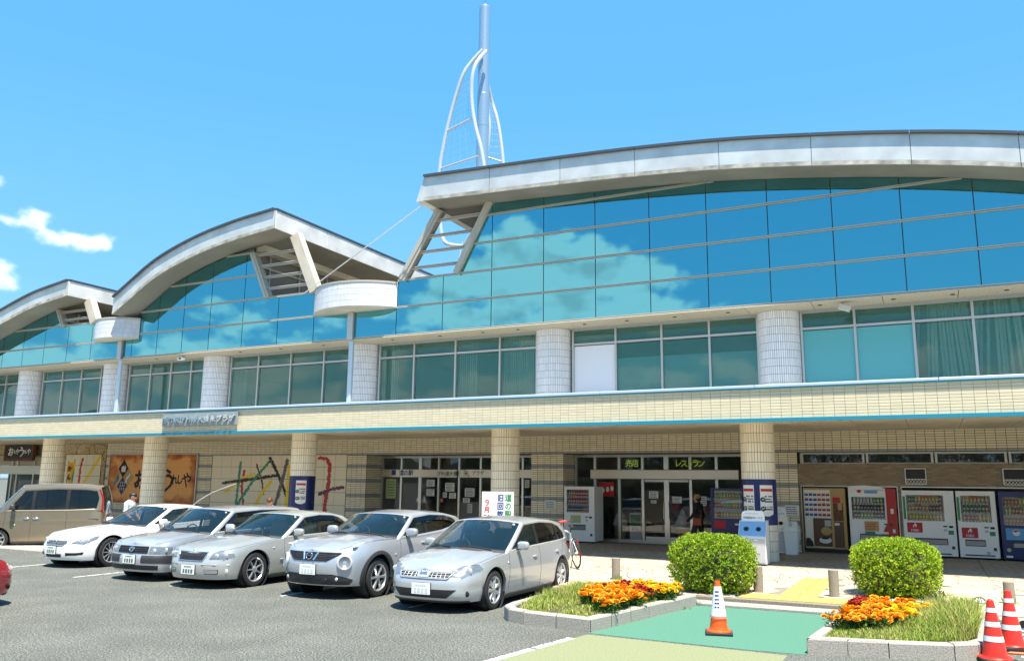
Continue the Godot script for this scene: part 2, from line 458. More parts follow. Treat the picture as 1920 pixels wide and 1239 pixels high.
func letters(parent: Node, s: String, at: Vector3, size: float, width: float, pitch: float, m, down := false) -> void:      # one part for each character
	for i in s.length():
		var b := Mb.new()
		glyph(b, s[i], at + (Vector3(0, -i * size * pitch, 0) if down else Vector3(i * size * pitch, 0, 0)), size, width)
		part(parent, "letter", b, m)

func latin(s: String, size: float, depth: float, font := "Droid Sans", bold := true) -> TextMesh:
	var f := SystemFont.new()
	f.font_names = [font]
	f.font_weight = 700 if bold else 400
	var t := TextMesh.new()
	t.font = f
	t.text = s
	t.font_size = 64
	t.pixel_size = size / 64.0
	t.depth = depth
	return t

func faint_lines(b: Mb, at: Vector3, w: float, h: float, rows: int, r: RandomNumberGenerator, basis := Basis.IDENTITY) -> void:  # print too small to read
	for i in rows:
		var x := 0.0
		while x < w * 0.9:
			var l := r.randf_range(0.08, 0.25) * w
			if x + l > w: break
			b.box(at + basis * Vector3(x + l * 0.5, h * (1.0 - (i + 0.5) / rows), 0.001), Vector3(l * 0.8, h / rows * 0.4, 0.002), basis)
			x += l

# ---------------------------------------------------------------- sky, sun, camera
func cloud_sky() -> ImageTexture:
	var W := 4096
	var H := 2048
	var im := Image.create(W, H, false, Image.FORMAT_RGB8)
	var base := []
	for y in H:
		var el := 90.0 - (y + 0.5) / H * 180.0
		var t := clampf(el / 90.0, 0.0, 1.0)
		var c := Color(0.74, 0.91, 1.0).lerp(Color(0.53, 0.81, 1.0), clampf(el / 12.0, 0, 1)).lerp(Color(0.42, 0.735, 1.0), clampf((el - 12.0) / 13.0, 0, 1)).lerp(Color(0.33, 0.62, 0.96), clampf((t - 0.28) / 0.6, 0, 1))
		if el < 0: c = Color(0.50, 0.52, 0.52)
		c = c.srgb_to_linear()
		c = Color(c.r / 1.45, c.g / 1.45, c.b / 1.45).linear_to_srgb()      # leaves room for clouds brighter than the blue
		base.append(c)
		im.fill_rect(Rect2i(0, y, W, 1), c)
	var f := FastNoiseLite.new()
	f.seed = 12
	f.frequency = 1.0
	f.fractal_octaves = 6
	f.fractal_gain = 0.52
	var g := FastNoiseLite.new()
	g.seed = 77
	g.frequency = 1.0
	g.fractal_octaves = 4
	# azimuth, elevation, half widths, weight: clouds in view on the left and those mirrored in the glass
	var blobs := [[-154.4, 15.2, 2.6, 1.9, 1.3], [-151.2, 13.9, 3.0, 1.6, 1.1], [-158.5, 14.4, 3.0, 1.6, 1.25], [-161.6, 14.2, 1.9, 1.6, 1.2], [-156.0, 12.4, 6.5, 1.9, 1.0], [-163.5, 11.6, 3.6, 1.2, 0.7], [-148.0, 11.8, 4.5, 1.4, 0.75],
		[-150.0, 9.0, 9.0, 1.5, 0.5], [-136.0, 10.2, 7.0, 1.6, 0.58], [-128.0, 8.2, 8.0, 1.8, 0.8], [-121.5, 7.8, 4.0, 1.7, 0.85], [-140.0, 6.4, 14.0, 1.7, 0.8], [-150.0, 5.0, 34.0, 2.6, 0.85], [172.0, 5.0, 26.0, 2.6, 0.9], [130.0, 5.0, 26.0, 2.6, 0.85], [150.0, 7.0, 9.0, 2.0, 0.7],
		[-58.6, 15.2, 1.6, 0.7, 0.72], [-55.8, 14.5, 1.9, 0.55, 0.8], [-60.5, 16.6, 1.6, 1.0, 0.72], [-59.8, 11.6, 1.2, 1.0, 0.75], [-62.0, 13.0, 2.5, 2.2, 0.5], [-72.0, 12.0, 5.0, 2.5, 0.9], [-90.0, 9.0, 8.0, 2.5, 0.8], [40.0, 10.0, 7.0, 2.2, 0.9], [70.0, 14.0, 6.0, 2.4, 0.9], [110.0, 11.0, 8.0, 2.6, 0.9]]
	for y in range(int((90.0 - 21.0) / 180.0 * H), int((90.0 - 0.5) / 180.0 * H)):
		var el := 90.0 - (y + 0.5) / H * 180.0
		var near := []
		for b in blobs:
			if absf(el - b[1]) < b[3] * 2.0: near.append(b)
		if near.is_empty(): continue
		var hit := PackedByteArray()
		hit.resize(W)
		for b in near:
			for xx in range(int((b[0] - b[2] * 2.0 + 180.0) / 360.0 * W), int((b[0] + b[2] * 2.0 + 180.0) / 360.0 * W) + 1): hit[posmod(xx, W)] = 1
		for xx in W:
			if hit[xx] == 0: continue
			var az := (xx + 0.5) / W * 360.0 - 180.0
			var w := 0.0
			for b in near:
				var dx: float = wrapf(az - b[0], -180.0, 180.0) / b[2]
				var dy: float = (el - b[1]) / b[3]
				if dy < 0: dy *= 0.8
				var q := dx * dx + dy * dy
				if q < 4.0: w = maxf(w, b[4] * (1.0 - q * 0.25))
			if w <= 0.0: continue
			var nz := f.get_noise_2d(az * 0.20, el * 0.34)
			var d := smoothstep(0.42, 0.70, w * 0.86 + nz * 0.62)
			if d <= 0.0: continue
			var shade := clampf(0.93 + 0.2 * g.get_noise_2d(az * 0.22 + 9.0, el * 0.4) + 0.15 * nz, 0.80, 0.93)
			im.set_pixel((xx + W / 2) % W, y, base[y].lerp(Color(0.97 * shade, 0.985 * shade, shade), d * 0.93))
	return ImageTexture.create_from_image(im)

func set_view() -> void:
	var cam := Camera3D.new()
	cam.name = "camera"
	cam.position = Vector3(0, 2.0, 0)
	cam.rotation_degrees = Vector3(10.47, 26.67, 0.61)
	cam.fov = 43.57
	cam.near = 0.1
	cam.far = 6000.0
	add_child(cam)
	cam.current = true
	var e := Environment.new()
	e.background_mode = Environment.BG_SKY
	var s := PanoramaSkyMaterial.new()
	s.panorama = cloud_sky()
	s.energy_multiplier = 0.754
	e.sky = Sky.new()
	e.sky.sky_material = s
	e.tonemap_mode = Environment.TONE_MAPPER_LINEAR
	e.tonemap_exposure = 2.2
	e.sdfgi_enabled = true
	e.ssao_enabled = true
	e.ssil_enabled = true
	var we := WorldEnvironment.new()
	we.name = "world_environment"
	we.environment = e
	add_child(we)
	var sun := DirectionalLight3D.new()
	sun.name = "sun"
	sun.light_energy = 1.6
	sun.light_color = Color(1.0, 0.965, 0.90)
	sun.light_angular_distance = 0.5
	sun.shadow_enabled = true
	add_child(sun)
	sun.look_at_from_position(Vector3(0.26, 1.0, 0.28) * 50.0, Vector3.ZERO, Vector3.FORWARD)

# ---------------------------------------------------------------- shapes for walls and paving
func tiles(b: Mb, x0: float, x1: float, y0: float, y1: float, z: float, tw: float, th: float, gap: float, pick: Callable) -> void:
	var nx := maxi(1, int(round((x1 - x0) / tw)))
	var ny := maxi(1, int(round((y1 - y0) / th)))
	var w := (x1 - x0) / nx
	var h := (y1 - y0) / ny
	for j in ny:
		for i in nx:
			var k = pick.call(i, j)
			if k == null: continue
			b.col = k
			var a := V(x0 + i * w + gap * 0.5, y0 + j * h + gap * 0.5, z)
			var d := V(w - gap, 0, 0)
			var u := V(0, h - gap, 0)
			var o := V(0, 0, 0.010 + rng.randf() * 0.002)
			b.quad(a + o, a + u + o, a + u + d + o, a + d + o)
			b.quad(a, a + o, a + d + o, a + d); b.quad(a + u + o, a + u, a + u + d, a + u + d + o)
			b.quad(a, a + u, a + u + o, a + o); b.quad(a + d + o, a + d + u + o, a + d + u, a + d)
	b.col = Color.WHITE

func ring_tiles(b: Mb, cx: float, cz: float, r: float, y0: float, y1: float, th: float, tw: float, gap: float, base: Color, a0 := 0.0, a1 := TAU) -> void:
	var n := int(round(r * (a1 - a0) / tw))
	var ny := int(round((y1 - y0) / th))
	var h := (y1 - y0) / ny
	var g := gap / r * 0.5
	for j in ny:
		for i in n:
			var t0 := a0 + (a1 - a0) * i / n + g
			var t1 := a0 + (a1 - a0) * (i + 1) / n - g
			var p := V(sin(t0), 0, cos(t0))
			var q := V(sin(t1), 0, cos(t1))
			var lo := y0 + j * h + gap * 0.5
			var hi := y0 + (j + 1) * h - gap * 0.5
			var c := V(cx, 0, cz)
			var ro := r + 0.009 + rng.randf() * 0.002
			b.col = base * rng.randf_range(0.9, 1.04)
			b.quad(c + p * ro + V(0, lo, 0), c + p * ro + V(0, hi, 0), c + q * ro + V(0, hi, 0), c + q * ro + V(0, lo, 0))
			b.quad(c + p * r + V(0, lo, 0), c + p * r + V(0, hi, 0), c + p * ro + V(0, hi, 0), c + p * ro + V(0, lo, 0))
			b.quad(c + q * ro + V(0, lo, 0), c + q * ro + V(0, hi, 0), c + q * r + V(0, hi, 0), c + q * r + V(0, lo, 0))
			b.quad(c + p * r + V(0, lo, 0), c + p * ro + V(0, lo, 0), c + q * ro + V(0, lo, 0), c + q * r + V(0, lo, 0))
			b.quad(c + p * ro + V(0, hi, 0), c + p * r + V(0, hi, 0), c + q * r + V(0, hi, 0), c + q * ro + V(0, hi, 0))
	b.col = Color.WHITE

func cells(r: Rect2, size: float, gap: float, seed_: int, jitter := 0.42) -> Array:   # irregular stones that fill a rectangle
	var rg := RandomNumberGenerator.new()
	rg.seed = seed_
	var nx := int(ceil(r.size.x / size)) + 2
	var ny := int(ceil(r.size.y / size)) + 2
	var pts := {}
	for j in range(-1, ny):
		for i in range(-1, nx):
			pts[Vector2i(i, j)] = r.position + Vector2(i + 0.5 + rg.randf_range(-jitter, jitter) + (0.5 if j % 2 else 0.0), j + 0.5 + rg.randf_range(-jitter, jitter)) * size
	var out := []
	var box := PackedVector2Array([r.position, r.position + Vector2(r.size.x, 0), r.end, r.position + Vector2(0, r.size.y)])
	for k in pts:
		var p: Vector2 = pts[k]
		var poly := box
		for dj in range(-2, 3):
			for di in range(-2, 3):
				var o := Vector2i(k.x + di, k.y + dj)
				if o == k or not pts.has(o): continue
				var q: Vector2 = pts[o]
				var mid := (p + q) * 0.5
				var d := (q - p).normalized()
				var res := PackedVector2Array()
				for s in poly.size():
					var a := poly[s]
					var b := poly[(s + 1) % poly.size()]
					var da := (a - mid).dot(d)
					var db := (b - mid).dot(d)
					if da <= 0: res.append(a)
					if (da < 0) != (db < 0): res.append(a.lerp(b, da / (da - db)))
				poly = res
				if poly.size() < 3: break
			if poly.size() < 3: break
		if poly.size() < 3: continue
		for s in Geometry2D.offset_polygon(poly, -gap * 0.5, Geometry2D.JOIN_MITER):
			if s.size() >= 3: out.append(s)
	return out

# ---------------------------------------------------------------- ground, kerbs, paving
func ribbon(b: Mb, a: Vector2, c: Vector2, w: float, y: float, worn := 0.0) -> void:   # painted line with ragged edges
	var d := (c - a)
	var n := int(d.length() / 0.03)
	var o := d.normalized().orthogonal() * w * 0.5
	for i in n:
		if worn > 0 and rng.randf() < worn: continue
		var p := a + d * (float(i) / n)
		var q := a + d * (float(i + 1) / n)
		var l := rng.randf_range(0.7, 1.0)
		var r := rng.randf_range(0.7, 1.0)
		b.quad(V(p.x + o.x * l, y, p.y + o.y * l), V(q.x + o.x * l, y, q.y + o.y * l), V(q.x - o.x * r, y, q.y - o.y * r), V(p.x - o.x * r, y, p.y - o.y * r))

func kerb_run(parent: Node, pts: Array, h: float, w: float, r := 0.03) -> void:   # stones laid one by one along a line, w to the left of travel
	for i in pts.size() - 1:
		var a: Vector2 = pts[i]
		var c: Vector2 = pts[i + 1]
		var l := (c - a).length()
		var n := maxi(1, int(round(l / 0.62)))
		for k in n:
			var p := a.lerp(c, (k + 0.5) / n)
			var d := (c - a).normalized()
			var b := Mb.new()
			var bas := Basis(V(d.x, 0, d.y), Vector3.UP, V(d.x, 0, d.y).cross(Vector3.UP))
			b.bev(Vector3.ZERO, V(l / n - 0.012, h + 0.1, w), r)
			var o := part(parent, "kerb_stone", b, "kerb")
			o.transform = Transform3D(bas, V(p.x, (h - 0.1) * 0.5 + rng.randf_range(-0.004, 0.004), p.y))

func grounds() -> void:
	var b := Mb.new()
	b.quad(V(-900, 0, 1500), V(-900, 0, -900), V(900, 0, -900), V(900, 0, 1500))
	struct("ground", b, "asphalt")
	# green walkway between the beds and the olive strip before it
	b = Mb.new()
	b.slab(PackedVector2Array([Vector2(-4.36, -11.05), Vector2(-3.70, -14.45), Vector2(-1.35, -14.45), Vector2(-1.50, -11.0), Vector2(-2.2, -10.95)]), -0.02, 0.006)
	struct("green_walkway", b, "green_paint")
	b = Mb.new()
	b.slab(PackedVector2Array([Vector2(-4.32, -10.95), Vector2(-1.7, -10.85), Vector2(-1.7, -6.0), Vector2(-5.0, -6.0)]), -0.02, 0.004)
	struct("olive_walkway", b, "olive_paint")
	b = Mb.new()
	ribbon(b, Vector2(-4.40, -10.6), Vector2(-5.05, -6.2), 0.13, 0.005, 0.06)
	for x in [-7.72, -10.4, -13.15, -15.95, -18.9]:
		ribbon(b, Vector2(x, -11.75), Vector2(x, -14.2), 0.11, 0.005, 0.12)
	for i in 9:
		ribbon(b, Vector2(0.82 + i * 0.01, -12.2 - i * 0.36), Vector2(3.6, -12.2 - i * 0.36), 0.15, 0.005, 0.02)
	ribbon(b, Vector2(1.28, -11.0), Vector2(1.33, -15.2), 0.16, 0.009, 0.02)
	struct("road_marking", b, "road_paint")
	# pavement
	var pav := struct("pavement", boxm(V(-19, FLOOR * 0.5 - 0.06, -21.1), V(58, FLOOR + 0.10, 12.6)), "joint")
	var more := Mb.new()
	var k := 0
	for poly in cells(Rect2(-9.6, -20.9, 13.6, 6.05), 0.52, 0.030, 4):
		var c := Vector2.ZERO
		for p in poly: c += p / poly.size()
		if c.x > -2.52 and c.x < -1.95 and c.y > -18.7: continue
		if c.y > -15.55 and c.x > -3.1 and c.x < -0.6: continue
		if c.x > -0.1 and c.y > -18.6: continue
		var s := Mb.new()
		var t := rng.randf()
		s.col = Color(0.70, 0.60, 0.42).lerp(Color(0.77, 0.65, 0.48), t) * rng.randf_range(0.84, 1.04)
		if rng.randf() < 0.14: s.col = Color(0.66, 0.50, 0.38)
		s.slab(poly, FLOOR - 0.03, FLOOR + 0.006 + rng.randf() * 0.003)
		if k < 290: part(pav, "flagstone", s, "flag")
		else: more.add(s)
		k += 1
	for poly in cells(Rect2(-46, -20.9, 36.4, 6.05), 0.9, 0.02, 6):
		more.col = Color(0.74, 0.66, 0.51) * rng.randf_range(0.85, 1.05)
		more.slab(poly, FLOOR - 0.03, FLOOR + 0.006)
	more.col = Color(0.74, 0.63, 0.43)
	for i in 4: more.slab(PackedVector2Array([Vector2(0.0 + i * 2, -18.55), Vector2(1.98 + i * 2, -18.55), Vector2(1.98 + i * 2, -14.95), Vector2(0.0 + i * 2, -14.95)]), FLOOR - 0.03, FLOOR + 0.006)
	part(pav, "far_paving", more, "flag", "", "stuff")
	for i in 5:      # tactile strips
		for j in 11:
			var p := V(0, 0, 0)
			if i < 2: p = V(-2.37 + i * 0.31, FLOOR, -15.72 - j * 0.285)
			else: continue
			part(pav, "tactile_slab", tact(j % 10 == 0 or j == 10), "tactile").position = p
	for j in 8:
		for i in 2: part(pav, "tactile_slab", tact(true), "tactile").position = V(-2.96 + j * 0.30, FLOOR, -15.1 - i * 0.30)
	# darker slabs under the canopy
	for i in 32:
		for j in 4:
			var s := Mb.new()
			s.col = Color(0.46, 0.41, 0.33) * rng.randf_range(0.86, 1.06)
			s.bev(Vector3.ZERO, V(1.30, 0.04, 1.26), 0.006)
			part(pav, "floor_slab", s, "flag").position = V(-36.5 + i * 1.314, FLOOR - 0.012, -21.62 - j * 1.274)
	var low := Mb.new()
	low.bev(V(-2.5, 0.02, -14.62), V(2.7, 0.09, 0.28), 0.03)
	part(pav, "ramp_stone", low, "kerb")
	var kr := []
	kerb_run(pav, [Vector2(-45, -14.75), Vector2(-3.85, -14.75)], FLOOR + 0.004, 0.18)
	kerb_run(pav, [Vector2(-1.1, -14.75), Vector2(8, -14.75)], FLOOR + 0.004, 0.18)
	var hole := Mb.new()
	hole.lathe([[0.0, 0.0], [0.055, 0.001]], 20, Transform3D(Basis(Vector3.RIGHT, PI / 2), V(1.05, 0.055, -14.652)))
	part(pav, "drain_hole", hole, "black")

var tact_mesh := {}
func tact(dots: bool) -> ArrayMesh:
	if tact_mesh.has(dots): return tact_mesh[dots]
	var b := Mb.new()
	b.bev(V(0, -0.008, 0), V(0.296, 0.04, 0.28 if not dots else 0.292), 0.004)
	if dots:
		for i in 5:
			for j in 5: b.lathe([[0.016, 0.012], [0.011, 0.017], [0.0, 0.0172]], 6, Transform3D(Basis.IDENTITY, V((i - 2) * 0.055, 0, (j - 2) * 0.055)))
	else:
		for i in 4: b.bev(V((i - 1.5) * 0.07, 0.014, 0), V(0.03, 0.01, 0.25), 0.003)
	tact_mesh[dots] = b.mesh()
	return tact_mesh[dots]

# ---------------------------------------------------------------- the hall
func curve(tab: Array, x: float) -> float:
	var i := 0
	while i < tab.size() - 2 and x > tab[i + 1][0]: i += 1
	var p0: Array = tab[maxi(i - 1, 0)]
	var p1: Array = tab[i]
	var p2: Array = tab[i + 1]
	var p3: Array = tab[mini(i + 2, tab.size() - 1)]
	var t: float = (x - p1[0]) / (p2[0] - p1[0])
	var h: float = p2[0] - p1[0]
	var m1: float = (p2[1] - p0[1]) / (p2[0] - p0[0]) * h
	var m2: float = (p3[1] - p1[1]) / (p3[0] - p1[0]) * h
	var t2 := t * t
	var t3 := t2 * t
	return (2 * t3 - 3 * t2 + 1) * p1[1] + (t3 - 2 * t2 + t) * m1 + (-2 * t3 + 3 * t2) * p2[1] + (t3 - t2) * m2

const ROOF_R := [[-15.69, 12.89], [-10.33, 12.67], [-7.74, 12.53], [-5.08, 12.32], [-2.43, 11.99], [0.14, 11.59], [2.67, 11.08], [5.5, 10.36], [8.5, 9.4]]
const ROOF_M := [[-31.82, 9.89], [-31.18, 10.26], [-29.38, 11.27], [-27.23, 11.98], [-25.0, 12.41], [-22.73, 12.66]]
const ROOF_L := [[-48.0, 6.9], [-45.0, 8.2], [-42.4, 9.2], [-39.89, 9.96], [-37.57, 10.6], [-35.05, 10.99]]

func roof(hall: Node, tab: Array, hgt: float, joints: Array, side_x: float, side_tex: bool) -> void:
	var x0: float = tab[0][0]
	var x1: float = tab[tab.size() - 1][0]
	var n := 40
	var up := []
	var un := []
	for i in n + 1:
		var x := lerpf(x0, x1, float(i) / n)
		var y := curve(tab, x)
		up.append(PackedVector3Array([V(x, y, FASC - 0.05), V(x, y, -50)]))
		un.append(PackedVector3Array([V(x, y - hgt + 0.015, FASC - 0.03), V(x, y - hgt + 0.015, -50)]))
	var b := Mb.new()
	b.grid(up, true); b.grid(un, false)
	for i in n:
		b.quad(up[i][0] + V(0, -hgt + 0.02, 0), up[i][0], up[i + 1][0], up[i + 1][0] + V(0, -hgt + 0.02, 0))
	var shell := part(hall, "roof", b, "roof_under")
	for k in joints.size() - 1:      # one metal panel after the other
		var p := Mb.new()
		var fl := Mb.new()
		var dr := Mb.new()
		var m := 6
		for i in m:
			var xa: float = lerpf(joints[k] + 0.008, joints[k + 1] - 0.008, float(i) / m)
			var xb: float = lerpf(joints[k] + 0.008, joints[k + 1] - 0.008, float(i + 1) / m)
			var ya := curve(tab, xa)
			var yb := curve(tab, xb)
			var q := func(z: float, lo: float, hi: float, mb: Mb, zt: float, back: float):
				var s := [V(xa, ya + lo, z), V(xb, yb + lo, z), V(xb, yb + lo, back), V(xa, ya + lo, back), V(xa, ya + hi, zt), V(xb, yb + hi, zt), V(xb, yb + hi, back), V(xa, ya + hi, back)]
				mb.quad(s[0], s[4], s[5], s[1]); mb.quad(s[0], s[1], s[2], s[3]); mb.quad(s[4], s[7], s[6], s[5])
				if i == 0: mb.quad(s[3], s[7], s[4], s[0])
				if i == m - 1: mb.quad(s[1], s[5], s[6], s[2])
			q.call(FASC, -hgt + 0.13, -0.012, p, FASC, FASC - 0.04)
			q.call(FASC + 0.10, -0.01, 0.07, fl, FASC + 0.10, FASC - 0.3)
			q.call(FASC + 0.012, -hgt, -hgt + 0.122, dr, FASC + 0.012, FASC - 0.04)
		part(shell, "fascia_panel", p, "fascia")
		part(shell, "flashing", fl, "flashing")
		part(shell, "drip_strip", dr, "drip")
	if side_tex:      # the end that faces the sun, panel by panel
		var y := curve(tab, x1)
		for k in 6:
			var z0 := FASC - 0.02 - k * 3.2
			var e := boxm(V(x1 + 0.03, y - hgt * 0.5 - 0.01, z0 - 1.6), V(0.05, hgt - 0.02, 3.185), 0.008)
			part(shell, "end_panel", e, "end_white")
			part(shell, "flashing", boxm(V(x1 + 0.0, y + 0.03, z0 - 1.6), V(0.17, 0.08, 3.19)), "flashing")

func clipped(rect: Array, region: PackedVector2Array) -> Array:
	return Geometry2D.intersect_polygons(PackedVector2Array([Vector2(rect[0], rect[2]), Vector2(rect[1], rect[2]), Vector2(rect[1], rect[3]), Vector2(rect[0], rect[3])]), region)

func curtain(hall: Node, xs: Array, ys: Array, region: PackedVector2Array) -> void:
	var back := Mb.new()
	back.prism(region, GLASS - 0.12, GLASS - 0.06)
	var wall := part(hall, "curtain_wall", back, "dark_room")
	for j in ys.size() - 1:
		for i in xs.size() - 1:
			for poly in clipped([xs[i] + 0.014, xs[i + 1] - 0.014, ys[j] + 0.035, ys[j + 1] - 0.035], region):
				if poly.size() < 3: continue
				var c := Vector2.ZERO
				for p in poly: c += p / poly.size()
				var loc := PackedVector2Array()
				for p in poly: loc.append(p - c)
				var b := Mb.new()
				b.prism(loc, -0.03, 0.0)
				var o := part(wall, "pane", b, "mirror_glass")
				o.position = V(c.x, c.y, GLASS)
				o.rotation = V(rng.randf_range(-0.0016, 0.0016), rng.randf_range(-0.0016, 0.0016), 0)
	for j in ys.size():
		var lo := INF
		var hi := -INF
		for poly in clipped([-60, 20, ys[j] - 0.03, ys[j] + 0.03], region):
			for p in poly:
				lo = minf(lo, p.x); hi = maxf(hi, p.x)
		if hi - lo < 0.3: continue
		var b := Mb.new()
		b.box(V((lo + hi) * 0.5, ys[j] + 0.022, GLASS + 0.012), V(hi - lo, 0.030, 0.05))
		b.box(V((lo + hi) * 0.5, ys[j] - 0.022, GLASS + 0.012), V(hi - lo, 0.030, 0.05))
		part(wall, "rail", b, "mull")

func bar(b: Mb, a: Vector3, c: Vector3, w: float, d: float) -> void:   # beam in a plane of constant z, w across, d deep
	var u := (c - a).normalized()
	b.box((a + c) * 0.5, V((c - a).length(), w, d), Basis(u, V(0, 0, 1).cross(u), V(0, 0, 1)))

func louvre(hall: Node, lt: Vector2, lb: Vector2, rt: Vector2, rb: Vector2, wl: float, wr: float, n: int) -> void:
	var fr := Mb.new()
	bar(fr, V(lb.x, lb.y, GLASS), V(lt.x, lt.y, GLASS), wl, 0.3)
	bar(fr, V(lb.x - 0.02, lb.y, GLASS + 0.16), V(lt.x - 0.02, lt.y, GLASS + 0.16), wl * 0.35, 0.04)
	var o := part(hall, "louvre_frame", fr, "mull")
	var fr2 := Mb.new()
	bar(fr2, V(rb.x, rb.y, GLASS), V(rt.x, rt.y, GLASS), wr, 0.34)
	part(o, "raking_post", fr2, "cream_metal")
	for i in n:
		var t := (i + 0.7) / (n + 0.4)
		var a := lt.lerp(lb, t)
		var c := rt.lerp(rb, t)
		var y := (a.y + c.y) * 0.5
		var s := Mb.new()
		s.box(V((a.x + c.x) * 0.5, y + 0.03, GLASS + 0.02), V(c.x - a.x - wl * 0.7, 0.035, 0.1))
		s.box(V((a.x + c.x) * 0.5, y - 0.03, GLASS + 0.0), V(c.x - a.x - wl * 0.7, 0.035, 0.1))
		part(o, "louvre_bar", s, "mull")

func drum(hall: Node, xa: float, xb: float, y0: float, y1: float, sag: float) -> void:
	var half := (xb - xa) * 0.5
	var r := (half * half + sag * sag) / (2 * sag)
	var cx := (xa + xb) * 0.5
	var cz := GLASS + 0.02 + sag - r
	var an := asin(half / r)
	var b := Mb.new()
	b.lathe([[0.0, y0 - 0.02], [r - 0.02, y0], [r - 0.004, y0 + 0.02], [r - 0.004, y1], [r - 0.12, y1 + 0.001]], 40, Transform3D(Basis.IDENTITY, V(cx, 0, cz)), -an, an)
	var o := part(hall, "tiled_drum", b, "cream_metal")
	var t := Mb.new()
	ring_tiles(t, cx, cz, r - 0.002, y0 + 0.02, y1 - 0.05, 0.215, 0.068, 0.009, Color(0.66, 0.68, 0.72), -an, an)
	part(o, "drum_tiles", t, "tile", "", "stuff")
	var rim := Mb.new()
	rim.lathe([[r - 0.1, y1 + 0.002], [r + 0.03, y1 - 0.045], [r + 0.03, y1 + 0.03], [r - 0.1, y1 + 0.035]], 40, Transform3D(Basis.IDENTITY, V(cx, 0, cz)), -an, an)
	part(o, "rim", rim, "mull")

func window_bay(hall: Node, at: Array, kinds: Array) -> void:
	var xs := []
	for x in at: xs.append(x * 1.0154)
	var y0 := 4.9
	var ty := 6.76
	var y1 := 7.30
	var fr := Mb.new()
	fr.box(V((xs[0] + xs[-1]) * 0.5, y1 - 0.03, UPW), V(xs[-1] - xs[0], 0.06, 0.1))
	fr.box(V((xs[0] + xs[-1]) * 0.5, ty, UPW + 0.003), V(xs[-1] - xs[0] - 0.01, 0.075, 0.11))
	var win := part(hall, "window", fr, "alu")
	for x in xs:
		part(win, "mullion", boxm(V(x, (y0 + y1) * 0.5, UPW + 0.01), V(0.07, y1 - y0, 0.13)), "alu")
	for i in xs.size() - 1:
		var cx: float = (xs[i] + xs[i + 1]) * 0.5
		var w: float = xs[i + 1] - xs[i] - 0.075
		var k: String = kinds[i]
		var a := part(win, "upper_pane", boxm(Vector3.ZERO, V(w, y1 - ty - 0.1, 0.012)), "win_glass")
		a.position = V(cx, (ty + y1) * 0.5 + 0.005, UPW)
		a.rotation.y = rng.randf_range(-0.002, 0.002)
		if k == "board":
			part(win, "board", boxm(V(cx, (y0 + ty) * 0.5 - 0.02, UPW), V(w, ty - y0 - 0.085, 0.02)), "white_board")
		elif k == "frost":
			part(win, "frosted_pane", boxm(V(cx, (y0 + ty) * 0.5 - 0.02, UPW), V(w, ty - y0 - 0.085, 0.014)), "frost")
		else:
			var o := part(win, "pane", boxm(Vector3.ZERO, V(w, ty - y0 - 0.085, 0.012)), "win_glass")
			o.position = V(cx, (y0 + ty) * 0.5 - 0.02, UPW)
			o.rotation.y = rng.randf_range(-0.002, 0.002)
			if k == "halffrost":
				part(win, "frosted_film", boxm(V(cx, 5.55, UPW - 0.02), V(w, 1.3, 0.006)), "frost")
		if k in ["blind", "gather", "side"]:
			var bl := Mb.new()
			var n := int(w / 0.085)
			for s in n:
				var t := float(s) / n
				if k == "side" and t > 0.42: continue
				if k == "gather" and rng.randf() < 0.22: continue
				var x := cx - w * 0.5 + (s + 0.5) * w / n
				var lean := 0.0
				if k == "gather": lean = (t - 0.45) * 0.5 + rng.randf_range(-0.05, 0.05)
				var an := rng.randf_range(0.25, 0.7)
				var dx := 0.042 * cos(an)
				var dz := 0.042 * sin(an)
				bl.quad(V(x - dx + lean, y0, UPW - 0.2 - dz), V(x - dx, y1 - 0.05, UPW - 0.2 - dz), V(x + dx, y1 - 0.05, UPW - 0.2 + dz), V(x + dx + lean, y0, UPW - 0.2 + dz))
			part(win, "blind", bl, "blind")

func column(hall: Node, x: float, z: float, r: float, y0: float, y1: float, col: Color, tw: float) -> Node:
	var b := Mb.new()
	b.lathe([[r, y0], [r, y1]], 48, Transform3D(Basis.IDENTITY, V(x, 0, z)))
	var o := part(hall, "column", b, "grout")
	var t := Mb.new()
	ring_tiles(t, x, z, r, y0, y1, 0.243, tw, 0.010, col)
	part(o, "column_tiles", t, "tile", "", "stuff")
	return o

